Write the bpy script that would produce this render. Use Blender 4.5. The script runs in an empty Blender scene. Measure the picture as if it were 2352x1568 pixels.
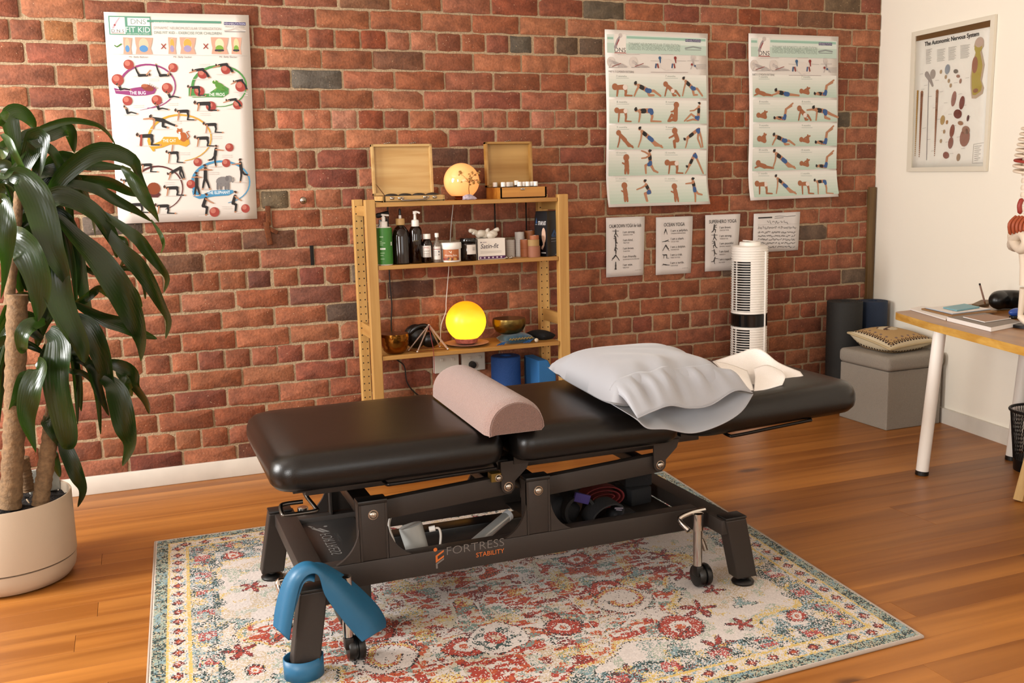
import bpy, bmesh, math, random
import numpy as np
from mathutils import Vector, Matrix
PI = math.pi
SC = bpy.context.scene
COL = SC.collection
random.seed(7)

# ---------------------------------------------------------------- camera
YAW, PITCH, ROLL = 0.3699, 0.1596, -0.0249
FPX = 2248.5
CAM = Vector((0, -4.4177, 1.2629))
_f = Vector((math.sin(YAW)*math.cos(PITCH), math.cos(YAW)*math.cos(PITCH), -math.sin(PITCH)))
_r0 = Vector((math.cos(YAW), -math.sin(YAW), 0)); _u0 = _r0.cross(_f)
_r = _r0*math.cos(ROLL) + _u0*math.sin(ROLL)
_u = _u0*math.cos(ROLL) - _r0*math.sin(ROLL)
cam = bpy.data.cameras.new('camera')
camo = bpy.data.objects.new('camera', cam); COL.objects.link(camo)
cam.sensor_width = 36; cam.lens = FPX/2352*36; cam.clip_start = .05
M = Matrix.Identity(4)
for i in range(3):
    M[i][0] = _r[i]; M[i][1] = _u[i]; M[i][2] = -_f[i]; M[i][3] = CAM[i]
camo.matrix_world = M
SC.camera = camo

# ---------------------------------------------------------------- world, daylight through the two left windows, exposure
w = bpy.data.worlds.new('World'); SC.world = w; w.use_nodes = True
w.node_tree.nodes['Background'].inputs[0].default_value = (1, .96, .91, 1)
w.node_tree.nodes['Background'].inputs[1].default_value = .25
def area(name, loc, rot, sx, sy, power, color):
    l = bpy.data.lights.new(name, 'AREA'); l.shape = 'RECTANGLE'; l.size = sx; l.size_y = sy
    l.energy = power; l.color = color
    o = bpy.data.objects.new(name, l); COL.objects.link(o); o.location = loc; o.rotation_euler = rot
    return o
# daylight entering by the two windows of the left wall plus an added fill lamp behind the camera
area('daylight_side_window', (-2.42, -1.2, 1.65), (0, math.radians(-90), 0), 1.4, 1.1, 92, (1, .985, .96))
area('daylight_second_window', (-2.42, -4.55, 1.65), (0, math.radians(-90), 0), 1.2, 1.1, 66, (1, .985, .96))
area('front_fill', (.9, -6.72, 1.75), (math.radians(90), 0, 0), 2.6, 1.4, 20, (1, .98, .95))
vs = SC.view_settings
vs.view_transform = 'Standard'; vs.look = 'None'; vs.gamma = 1; vs.use_curve_mapping = False
vs.exposure = 0.98
SC.cycles.max_bounces = 8

# ---------------------------------------------------------------- helpers
def ray(x, y):
    return _r*((x-1176)/FPX) - _u*((y-784)/FPX) + _f
def at(x, y, X=None, Y=None, Z=None):
    d = ray(x, y)
    if X is not None: t = (X-CAM.x)/d.x
    elif Y is not None: t = (Y-CAM.y)/d.y
    else: t = (Z-CAM.z)/d.z
    return CAM + d*t
def lin(c):
    return c/12.92 if c <= .04045 else ((c+.055)/1.055)**2.4
def S0(h):
    h = h.lstrip('#')
    return tuple(lin(int(h[i:i+2], 16)/255) for i in (0, 2, 4)) + (1,)
def S(h):
    """picked colour to reflectance: dark paints reflect less than the eye's pick suggests"""
    c = S0(h); k = max(.6, (.21*c[0]+.72*c[1]+.07*c[2])**.25)
    return (c[0]*k, c[1]*k, c[2]*k, 1)
_mats = {}
def mat(name, color=None, rough=.6, metal=0, spec=.5, bump=0, bscale=60, vary=0, attr=False, emit=None, estr=0, trans=0, coat=0, alpha=1, sheen=0, detail=4):
    if name in _mats: return _mats[name]
    m = bpy.data.materials.new(name); m.use_nodes = True
    nt = m.node_tree; b = nt.nodes['Principled BSDF']
    b.inputs['Roughness'].default_value = rough; b.inputs['Metallic'].default_value = metal
    b.inputs['Specular IOR Level'].default_value = spec
    if color is not None: b.inputs['Base Color'].default_value = S(color) if isinstance(color, str) else color
    if trans: b.inputs['Transmission Weight'].default_value = trans
    if coat: b.inputs['Coat Weight'].default_value = coat
    if sheen: b.inputs['Sheen Weight'].default_value = sheen
    if emit: 
        b.inputs['Emission Color'].default_value = S0(emit); b.inputs['Emission Strength'].default_value = estr
    tc = None
    if vary or bump:
        tc = nt.nodes.new('ShaderNodeTexCoord'); n = nt.nodes.new('ShaderNodeTexNoise')
        n.inputs['Scale'].default_value = bscale; n.inputs['Detail'].default_value = detail
        nt.links.new(tc.outputs['Object'], n.inputs['Vector'])
    src = None
    if attr:
        a = nt.nodes.new('ShaderNodeVertexColor'); a.layer_name = 'Col'; src = a.outputs['Color']
    if vary:
        mr = nt.nodes.new('ShaderNodeMapRange'); mr.inputs[1].default_value = .3; mr.inputs[2].default_value = .7
        mr.inputs[3].default_value = 1-vary; mr.inputs[4].default_value = 1+vary
        nt.links.new(n.outputs['Fac'], mr.inputs[0])
        mx = nt.nodes.new('ShaderNodeMix'); mx.data_type = 'RGBA'; mx.blend_type = 'MULTIPLY'; mx.inputs[0].default_value = 1
        if src: nt.links.new(src, mx.inputs[6])
        else: mx.inputs[6].default_value = b.inputs['Base Color'].default_value
        cc = nt.nodes.new('ShaderNodeCombineColor')
        for i in range(3): nt.links.new(mr.outputs[0], cc.inputs[i])
        nt.links.new(cc.outputs[0], mx.inputs[7]); src = mx.outputs[2]
    if src: nt.links.new(src, b.inputs['Base Color'])
    if bump:
        bp = nt.nodes.new('ShaderNodeBump'); bp.inputs['Strength'].default_value = bump; bp.inputs['Distance'].default_value = .004
        nt.links.new(n.outputs['Fac'], bp.inputs['Height']); nt.links.new(bp.outputs[0], b.inputs['Normal'])
    _mats[name] = m
    return m
def wood(name, c1, c2, axis='X', scale=9, rough=.45, stretch=.06, knots=0, coat=0, rnd=True, bump=.05, c3=None):
    """grain stretched along one axis, a few knots"""
    if name in _mats: return _mats[name]
    m = bpy.data.materials.new(name); m.use_nodes = True
    nt = m.node_tree; b = nt.nodes['Principled BSDF']; N = nt.nodes.new; L = nt.links.new
    b.inputs['Roughness'].default_value = rough; b.inputs['Coat Weight'].default_value = coat; b.inputs['Coat Roughness'].default_value = .25
    tc = N('ShaderNodeTexCoord'); mp = N('ShaderNodeMapping')
    L(tc.outputs['Object'], mp.inputs['Vector'])
    s = [1, 1, 1]; s['XYZ'.index(axis)] = stretch
    mp.inputs['Scale'].default_value = s
    if rnd:
        oi = N('ShaderNodeObjectInfo'); vm = N('ShaderNodeVectorMath'); vm.operation = 'SCALE'
        vm.inputs[0].default_value = (7, 13, 5); L(oi.outputs['Random'], vm.inputs['Scale']); L(vm.outputs[0], mp.inputs['Location'])
    n1 = N('ShaderNodeTexNoise'); n1.inputs['Scale'].default_value = scale*2; n1.inputs['Detail'].default_value = 6; n1.inputs['Distortion'].default_value = .6
    L(mp.outputs[0], n1.inputs['Vector'])
    wv = N('ShaderNodeTexNoise'); wv.inputs['Scale'].default_value = scale*9; wv.inputs['Detail'].default_value = 3
    L(mp.outputs[0], wv.inputs['Vector'])
    ad = N('ShaderNodeMath'); ad.operation = 'MULTIPLY_ADD'; ad.inputs[1].default_value = .25
    L(wv.outputs['Fac'], ad.inputs[0]); L(n1.outputs['Fac'], ad.inputs[2])
    cr = N('ShaderNodeValToRGB'); cr.color_ramp.elements[0].position = .48; cr.color_ramp.elements[1].position = .86
    cr.color_ramp.elements[0].color = S(c2); cr.color_ramp.elements[1].color = S(c1)
    L(ad.outputs[0], cr.inputs[0]); col = cr.outputs[0]
    if rnd:
        mx = N('ShaderNodeMix'); mx.data_type = 'RGBA'; mx.blend_type = 'MULTIPLY'; mx.inputs[0].default_value = 1
        mr = N('ShaderNodeMapRange'); mr.inputs[3].default_value = .92; mr.inputs[4].default_value = 1.05
        L(oi.outputs['Random'], mr.inputs[0]); cc = N('ShaderNodeCombineColor')
        for i in range(3): L(mr.outputs[0], cc.inputs[i])
        L(col, mx.inputs[6]); L(cc.outputs[0], mx.inputs[7]); col = mx.outputs[2]
    if knots:
        mp2 = N('ShaderNodeMapping'); s2 = [1, 1, 1]; s2['XYZ'.index(axis)] = .5; mp2.inputs['Scale'].default_value = s2
        L(tc.outputs['Object'], mp2.inputs['Vector'])
        if rnd: L(vm.outputs[0], mp2.inputs['Location'])
        nd = N('ShaderNodeTexNoise'); nd.inputs['Scale'].default_value = 14
        L(mp2.outputs[0], nd.inputs['Vector'])
        mv = N('ShaderNodeMix'); mv.data_type = 'RGBA'; mv.inputs[0].default_value = .035; L(mp2.outputs[0], mv.inputs[6]); L(nd.outputs['Color'], mv.inputs[7])
        vo = N('ShaderNodeTexVoronoi'); vo.inputs['Scale'].default_value = knots; L(mv.outputs[2], vo.inputs['Vector'])
        kr = N('ShaderNodeValToRGB'); kr.color_ramp.elements[0].position = .035; kr.color_ramp.elements[1].position = .085
        kr.color_ramp.elements[0].color = (1, 1, 1, 1); kr.color_ramp.elements[1].color = (0, 0, 0, 1)
        L(vo.outputs['Distance'], kr.inputs[0])
        gt = N('ShaderNodeMath'); gt.operation = 'GREATER_THAN'; gt.inputs[1].default_value = .5
        sep = N('ShaderNodeSeparateColor'); L(vo.outputs['Color'], sep.inputs[0]); L(sep.outputs[0], gt.inputs[0])
        ml = N('ShaderNodeMath'); ml.operation = 'MULTIPLY'; L(kr.outputs[0], ml.inputs[0]); L(gt.outputs[0], ml.inputs[1])
        m3 = N('ShaderNodeMath'); m3.operation = 'MULTIPLY'; m3.inputs[1].default_value = .8; L(ml.outputs[0], m3.inputs[0])
        mk = N('ShaderNodeMix'); mk.data_type = 'RGBA'; L(m3.outputs[0], mk.inputs[0]); L(col, mk.inputs[6]); mk.inputs[7].default_value = S(c3 or '#4a2410'); col = mk.outputs[2]
    L(col, b.inputs['Base Color'])
    bp = N('ShaderNodeBump'); bp.inputs['Strength'].default_value = bump; bp.inputs['Distance'].default_value = .002
    L(ad.outputs[0], bp.inputs['Height']); L(bp.outputs[0], b.inputs['Normal'])
    _mats[name] = m
    return m

class MB:
    """collects shapes into one mesh"""
    def __init__(s): s.v = []; s.f = []; s.mi = []; s.c = []
    def add(s, vs, fs, mi=0, col=None):
        o = len(s.v); s.v += [tuple(x) for x in vs]
        for f in fs: s.f.append(tuple(i+o for i in f)); s.mi.append(mi); s.c.append(col)
        return s
    def frombm(s, bm, mi=0, col=None):
        bm.verts.ensure_lookup_table(); bm.verts.index_update()
        s.add([v.co for v in bm.verts], [[v.index for v in f.verts] for f in bm.faces], mi, col); bm.free(); return s
    def box(s, c, d, rot=None, bev=0, seg=2, mi=0, col=None):
        bm = bmesh.new(); bmesh.ops.create_cube(bm, size=1)
        bmesh.ops.scale(bm, vec=Vector(d), verts=bm.verts)
        if bev: bmesh.ops.bevel(bm, geom=list(bm.edges), offset=bev, segments=seg, profile=.5, affect='EDGES')
        if rot is not None: bmesh.ops.transform(bm, matrix=rot.to_4x4(), verts=bm.verts)
        bmesh.ops.translate(bm, vec=Vector(c), verts=bm.verts)
        return s.frombm(bm, mi, col)
    def bb(s, x0, x1, y0, y1, z0, z1, **k):
        return s.box(((x0+x1)/2, (y0+y1)/2, (z0+z1)/2), (abs(x1-x0), abs(y1-y0), abs(z1-z0)), **k)
    def tube(s, pts, r, seg=12, closed=False, mi=0, col=None, caps=True, squash=None):
        P = [Vector(p) for p in pts]; n = len(P); R = r if isinstance(r, (list, tuple)) else [r]*n
        T = []
        for i in range(n):
            a = P[(i-1) % n] if (i or closed) else P[0]; b = P[(i+1) % n] if (i < n-1 or closed) else P[-1]
            T.append((b-a).normalized() if (b-a).length > 1e-9 else Vector((0, 0, 1)))
        u = T[0].orthogonal().normalized() if squash is None else (Vector(squash[0]) - T[0]*T[0].dot(Vector(squash[0]))).normalized()
        vs = []; fs = []
        for i in range(n):
            u = u - T[i]*u.dot(T[i])
            u = u.normalized() if u.length > 1e-6 else T[i].orthogonal().normalized()
            w_ = T[i].cross(u)
            for k in range(seg):
                a = 2*PI*k/seg
                vs.append(P[i] + u*math.cos(a)*R[i]*(squash[1] if squash else 1) + w_*math.sin(a)*R[i])
        m = n if closed else n-1
        for i in range(m):
            for k in range(seg):
                j = (i+1) % n
                fs.append((i*seg+k, i*seg+(k+1) % seg, j*seg+(k+1) % seg, j*seg+k))
        if caps and not closed:
            fs.append(tuple(range(seg))[::-1]); fs.append(tuple((n-1)*seg+k for k in range(seg)))
        return s.add(vs, fs, mi, col)
    def lathe(s, prof, c=(0, 0, 0), seg=24, axis=None, mi=0, col=None, cap=True):
        A = axis.to_3x3() if axis is not None else Matrix.Identity(3); C = Vector(c)
        vs = []; fs = []
        for r, z in prof:
            for k in range(seg):
                a = 2*PI*k/seg; vs.append(C + A @ Vector((r*math.cos(a), r*math.sin(a), z)))
        for i in range(len(prof)-1):
            for k in range(seg): fs.append((i*seg+k, i*seg+(k+1) % seg, (i+1)*seg+(k+1) % seg, (i+1)*seg+k))
        if cap:
            if prof[0][0] > 1e-6: fs.append(tuple(range(seg))[::-1])
            if prof[-1][0] > 1e-6: fs.append(tuple((len(prof)-1)*seg+k for k in range(seg)))
        return s.add(vs, fs, mi, col)
    def ball(s, c, r, seg=16, rings=10, sc=(1, 1, 1), mi=0, col=None):
        vs = []; fs = []; C = Vector(c)
        for i in range(rings+1):
            t = PI*i/rings
            for k in range(seg):
                a = 2*PI*k/seg
                vs.append(C + Vector((r*sc[0]*math.sin(t)*math.cos(a), r*sc[1]*math.sin(t)*math.sin(a), -r*sc[2]*math.cos(t))))
        for i in range(rings):
            for k in range(seg): fs.append((i*seg+k, i*seg+(k+1) % seg, (i+1)*seg+(k+1) % seg, (i+1)*seg+k))
        return s.add(vs, fs, mi, col)
    def prism(s, poly, d, fn, mi=0, col=None):
        """2D polygon extruded by d; fn(a, b, depth) gives the point"""
        n = len(poly); vs = [fn(a, b, 0) for a, b in poly] + [fn(a, b, d) for a, b in poly]
        fs = [tuple(range(n))[::-1], tuple(range(n, 2*n))] + [(i, (i+1) % n, n+(i+1) % n, n+i) for i in range(n)]
        return s.add(vs, fs, mi, col)
    def grid(s, fn, nu, nv, mi=0, col=None, closeu=False):
        vs = [fn(i/nu, j/nv) for j in range(nv+1) for i in range(nu+1)]
        fs = [(j*(nu+1)+i, j*(nu+1)+i+1, (j+1)*(nu+1)+i+1, (j+1)*(nu+1)+i) for j in range(nv) for i in range(nu)]
        return s.add(vs, fs, mi, col)
    def build(s, name, mats, parent=None, smooth=35, weld=False, origin=None, recalc=True):
        if not isinstance(mats, (list, tuple)): mats = [mats]
        off = Vector((0, 0, 0))
        if parent is not None: off = Vector(parent['_o']) if '_o' in parent else off
        if origin is not None: off = Vector(origin)
        me = bpy.data.meshes.new(name)
        me.from_pydata([(x[0]-off.x, x[1]-off.y, x[2]-off.z) for x in s.v], [], s.f)
        for m in mats: me.materials.append(m)
        me.polygons.foreach_set('material_index', s.mi)
        if any(c is not None for c in s.c):
            ca = me.color_attributes.new('Col', 'FLOAT_COLOR', 'CORNER'); arr = []
            for f, c in zip(s.f, s.c): arr += list(c or (1, 1, 1, 1))*len(f)
            ca.data.foreach_set('color', arr)
        if recalc or weld:
            bm = bmesh.new(); bm.from_mesh(me)
            if weld: bmesh.ops.remove_doubles(bm, verts=bm.verts, dist=1e-5)
            if recalc: bmesh.ops.recalc_face_normals(bm, faces=bm.faces)
            bm.to_mesh(me); bm.free()
        if smooth:
            me.polygons.foreach_set('use_smooth', [True]*len(me.polygons)); me.set_sharp_from_angle(angle=math.radians(smooth))
        o = bpy.data.objects.new(name, me); COL.objects.link(o)
        if parent is not None:
            o.parent = parent
            if '_o' in parent: o['_o'] = parent['_o']
        elif origin is not None: o.location = off; o['_o'] = tuple(off)
        return o
def tag(o, label, cat, group=None, kind=None):
    o['label'] = label; o['category'] = cat
    if group: o['group'] = group
    if kind: o['kind'] = kind
    return o
def thing(name, label, cat, loc=(0, 0, 0), group=None):
    """Empty at the thing's base; parts are given in world coordinates"""
    o = bpy.data.objects.new(name, None); COL.objects.link(o); o.location = loc; o['_o'] = tuple(loc); o.empty_display_size = .05
    return tag(o, label, cat, group)
def struct(o): o['kind'] = 'structure'; return o
def solid(o, t, off=0):
    md = o.modifiers.new('Solidify', 'SOLIDIFY'); md.thickness = t; md.offset = off; return o
def subsurf(o, n=1):
    md = o.modifiers.new('Subdivision', 'SUBSURF'); md.levels = n; md.render_levels = n; return o
def copy_thing(o, loc, label=None):
    c = o.copy(); COL.objects.link(c); d = Vector(loc)
    for ch in [k for k in bpy.data.objects if k.parent == o]:
        k = ch.copy(); COL.objects.link(k); k.parent = c
        for g in [q for q in bpy.data.objects if q.parent == ch]:
            e = g.copy(); COL.objects.link(e); e.parent = k
    c.location = d; c['_o'] = tuple(d)
    if label: c['label'] = label
    return c
_fonts = {}
def text2d(txt, bold=0, shear=0, space=1):
    key = (txt, bold, shear, space)
    if key in _fonts: return _fonts[key]
    cu = bpy.data.curves.new('t', 'FONT'); cu.body = txt; cu.size = 1; cu.offset = bold; cu.shear = shear; cu.space_character = space
    cu.resolution_u = 3; cu.fill_mode = 'FRONT'
    o = bpy.data.objects.new('t', cu); COL.objects.link(o)
    dg = bpy.context.evaluated_depsgraph_get(); me = bpy.data.meshes.new_from_object(o.evaluated_get(dg))
    vs = [(v.co.x, v.co.y) for v in me.vertices]; fs = [tuple(p.vertices) for p in me.polygons]
    bpy.data.objects.remove(o); bpy.data.curves.remove(cu); bpy.data.meshes.remove(me)
    _fonts[key] = (vs, fs)
    return vs, fs
class Print:
    """flat print laid on a surface: fn(a, b, lift) -> point, a to the reading direction, b downwards"""
    def __init__(s, fn, step=.00025): s.mb = MB(); s.fn = fn; s.step = step
    def poly(s, pts, col, layer=1):
        n = len(pts); s.mb.add([s.fn(a, b, s.step*layer) for a, b in pts], [tuple(range(n))], 0, col)
    def rect(s, a0, b0, a1, b1, col, layer=0, n=1, m=1):
        vs = [s.fn(a0+(a1-a0)*i/n, b0+(b1-b0)*j/m, s.step*layer) for j in range(m+1) for i in range(n+1)]
        s.mb.add(vs, [(j*(n+1)+i, j*(n+1)+i+1, (j+1)*(n+1)+i+1, (j+1)*(n+1)+i) for j in range(m) for i in range(n)], 0, col)
    def disc(s, a, b, r, col, layer=1, rb=None, n=14, rot=0):
        rb = rb or r; c, q = math.cos(rot), math.sin(rot)
        P = [(r*math.cos(2*PI*k/n), rb*math.sin(2*PI*k/n)) for k in range(n)]
        s.poly([(a+x*c-y*q, b+x*q+y*c) for x, y in P], col, layer)
    def line(s, pts, w_, col, layer=1, w1=None, round_=True):
        n = len(pts); w1 = w_ if w1 is None else w1
        W = [w_+(w1-w_)*i/max(1, n-1) for i in range(n)]
        L = []; R = []
        for i, (a, b) in enumerate(pts):
            p = pts[max(0, i-1)]; q = pts[min(n-1, i+1)]; dx, dy = q[0]-p[0], q[1]-p[1]; d = math.hypot(dx, dy) or 1
            L.append((a-dy/d*W[i]/2, b+dx/d*W[i]/2)); R.append((a+dy/d*W[i]/2, b-dx/d*W[i]/2))
        vs = [s.fn(a, b, s.step*layer) for a, b in L+R]
        s.mb.add(vs, [(i, i+1, n+i+1, n+i) for i in range(n-1)], 0, col)
        if round_:
            for i in (0, n-1): s.disc(pts[i][0], pts[i][1], W[i]/2, col, layer+.1, n=8)
    def text(s, txt, a, b, h, col, layer=3, align='l', bold=0, w_=None, shear=0, rot=0):
        vs, fs = text2d(txt, bold, shear)
        if not vs: return
        x0 = min(v[0] for v in vs); x1 = max(v[0] for v in vs); k = h/.69; kx = k
        if w_: kx = w_/(x1-x0)
        sh = {'l': -x0*kx, 'c': -(x0+x1)/2*kx, 'r': -x1*kx}[align]; c, q = math.cos(rot), math.sin(rot)
        P = [(v[0]*kx+sh, -v[1]*k) for v in vs]
        s.mb.add([s.fn(a+x*c-y*q, b+x*q+y*c, s.step*layer) for x, y in P], fs, 0, col)
    def build(s, name, m, parent): return s.mb.build(name, m, parent, smooth=0, weld=False, recalc=False)
def smoothpath(pts, n=6):
    """Catmull-Rom through the points"""
    P = [Vector(p) for p in pts]; out = []
    for i in range(len(P)-1):
        a = P[max(0, i-1)]; b = P[i]; c = P[i+1]; d = P[min(len(P)-1, i+2)]
        for k in range(n):
            t = k/n
            out.append(.5*((2*b)+(c-a)*t+(2*a-5*b+4*c-d)*t*t+(3*b-a-3*c+d)*t**3))
    out.append(P[-1]); return out

# ================================================================ the room
RW0 = Vector((3.915, 0, 0)); RWD = Vector((-.14, -1, 0)).normalized(); RWN = Vector((RWD.y, -RWD.x, 0))   # white wall: start, run, normal into the room
def wallx(y): return 3.915 + .14*y
def atr(x, y, off=0):
    """where the pixel's ray meets the white wall, off metres in front of it"""
    d = ray(x, y); t = ((RW0-CAM).dot(RWN) + off)/d.dot(RWN); return CAM + d*t
M_wall = mat('white_paint', '#e9e4da', rough=.75, bump=.12, bscale=45)
M_wallcream = mat('cream_paint', '#f2ebdc', rough=.7, bump=.1, bscale=40)
M_base = mat('white_gloss_paint', '#d9d2c6', rough=.4, vary=.06, bscale=9)
M_floor = wood('honey_pine_boards', '#cf873a', '#a4601c', 'X', scale=4.5, rough=.42, stretch=.05, knots=2.6, coat=.14, bump=.04, c3='#4a1f0a')
M_floor.node_tree.nodes['Principled BSDF'].inputs['Coat Roughness'].default_value = .34
M_sub = mat('dark_gap', '#2a1408', rough=.9)
struct(MB().bb(-2.5, 4.1, -6.8, .1, -.06, -.018).build('floor', M_sub))
FL = bpy.data.objects['floor']
rng = random.Random(21)
BUTT = {-2.239: 2.035, -2.575: 1.84, -1.455: -.233}
PW = .112; y0 = -1.455 + PW*13
k = 0
while y0 - PW*k > -6.75:
    yt = y0 - PW*k; yb = yt - PW; k += 1
    yt_, yb_ = min(yt, .0), yb
    if yb_ > -.001: continue
    xe = min(4.0, wallx(yb_)+.06)
    cuts = [-2.45]
    bt = [v for q, v in BUTT.items() if abs(q-yt) < .01]
    if bt: cuts += [bt[0]]
    else: cuts += [rng.choice([-1.9, -1.2, rng.uniform(.4, 1.6), rng.uniform(2.5, 3.0)])]
    if xe - cuts[-1] > 3.2: cuts.append(cuts[-1] + rng.uniform(1.6, 2.6))
    cuts.append(xe)
    for a, b in zip(cuts, cuts[1:]):
        if b-a < .1: continue
        MB().bb(a+.0005, b-.0005, yb_+.0003, yt_-.0003, -.018, 0, bev=.0004, seg=1).build('floorboard', M_floor, FL, smooth=0)
# unseen parts of the shell: ceiling, side wall with its two windows, front wall with an opening behind the camera
struct(MB().bb(-2.6, 4.1, -6.85, .12, 2.95, 3.05).build('ceiling', mat('ceiling_paint', '#efe9df', rough=.8)))
mb = MB()
mb.bb(-2.6, -2.46, -6.8, .1, 0, .95).bb(-2.6, -2.46, -6.8, .1, 2.4, 2.95)
for a, b in ((-6.8, -5.3), (-3.8, -1.85), (-.55, .1)): mb.bb(-2.6, -2.46, a, b, .95, 2.4)
struct(mb.build('wall_left', M_wall))
mb = MB(); mb.bb(-2.6, 4.1, -6.95, -6.8, 0, 1.05).bb(-2.6, 4.1, -6.95, -6.8, 2.45, 2.95).bb(-2.6, -.45, -6.95, -6.8, 1.05, 2.45).bb(2.25, 4.1, -6.95, -6.8, 1.05, 2.45)
struct(mb.build('wall_front', M_wall))
def alongwall(s, z, off): p = RW0 + RWD*s + RWN*off; return (p.x, p.y, z)
mb = MB(); mb.add([alongwall(s, z, o) for o in (0, -.15) for s in (-.12, 6.95) for z in (0, 2.95)],
                  [(0, 1, 3, 2), (4, 6, 7, 5), (0, 4, 5, 1), (2, 3, 7, 6), (0, 2, 6, 4), (1, 5, 7, 3)])
struct(mb.build('wall_right', M_wallcream))
# brick wall: mortar bed, bricks proud of it
M_mortar = mat('lime_mortar', '#b49c7c', rough=.95, bump=.9, bscale=130, vary=.18)
M_brick = mat('brick', None, rough=.88, attr=True, bump=.75, bscale=95, vary=.2, detail=8)
nt = M_brick.node_tree   # pale grit specks in the clay
tcn = nt.nodes.new('ShaderNodeTexCoord'); vo = nt.nodes.new('ShaderNodeTexVoronoi'); vo.inputs['Scale'].default_value = 75
nt.links.new(tcn.outputs['Object'], vo.inputs['Vector'])
bl = nt.nodes.new('ShaderNodeTexNoise'); bl.inputs['Scale'].default_value = 17; bl.inputs['Detail'].default_value = 5; nt.links.new(tcn.outputs['Object'], bl.inputs['Vector'])
blr = nt.nodes.new('ShaderNodeMapRange'); blr.inputs[1].default_value = .3; blr.inputs[2].default_value = .7; blr.inputs[3].default_value = .66; blr.inputs[4].default_value = 1.28; nt.links.new(bl.outputs['Fac'], blr.inputs[0])
kr = nt.nodes.new('ShaderNodeValToRGB'); kr.color_ramp.elements[0].position = .06; kr.color_ramp.elements[1].position = .16
kr.color_ramp.elements[0].color = (1, 1, 1, 1); kr.color_ramp.elements[1].color = (0, 0, 0, 1); nt.links.new(vo.outputs['Distance'], kr.inputs[0])
se = nt.nodes.new('ShaderNodeSeparateColor'); nt.links.new(vo.outputs['Color'], se.inputs[0])
gt = nt.nodes.new('ShaderNodeMath'); gt.operation = 'GREATER_THAN'; gt.inputs[1].default_value = .93; nt.links.new(se.outputs[1], gt.inputs[0])
ml = nt.nodes.new('ShaderNodeMath'); ml.operation = 'MULTIPLY'; nt.links.new(gt.outputs[0], ml.inputs[0]); nt.links.new(kr.outputs[0], ml.inputs[1])
bs = nt.nodes['Principled BSDF']; old = bs.inputs['Base Color'].links[0].from_socket
bcc = nt.nodes.new('ShaderNodeCombineColor'); [nt.links.new(blr.outputs[0], bcc.inputs[i]) for i in range(3)]
bmx = nt.nodes.new('ShaderNodeMix'); bmx.data_type = 'RGBA'; bmx.blend_type = 'MULTIPLY'; bmx.inputs[0].default_value = 1; nt.links.new(old, bmx.inputs[6]); nt.links.new(bcc.outputs[0], bmx.inputs[7]); old = bmx.outputs[2]
mk = nt.nodes.new('ShaderNodeMix'); mk.data_type = 'RGBA'; nt.links.new(ml.outputs[0], mk.inputs[0]); nt.links.new(old, mk.inputs[6]); mk.inputs[7].default_value = S('#d8b896')
nt.links.new(mk.outputs[2], bs.inputs['Base Color'])
mb = MB(); ZT = 2.32
mb.grid(lambda u, v: (-2.5+6.42*u, .003, ZT*v), 1, 1)
mb.bb(-2.5, 3.92, .0031, .12, 0, 2.95); mb.bb(-2.5, 3.92, -.004, .0031, 2.26, 2.95)
WB = struct(mb.build('wall_back', M_mortar))
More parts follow.
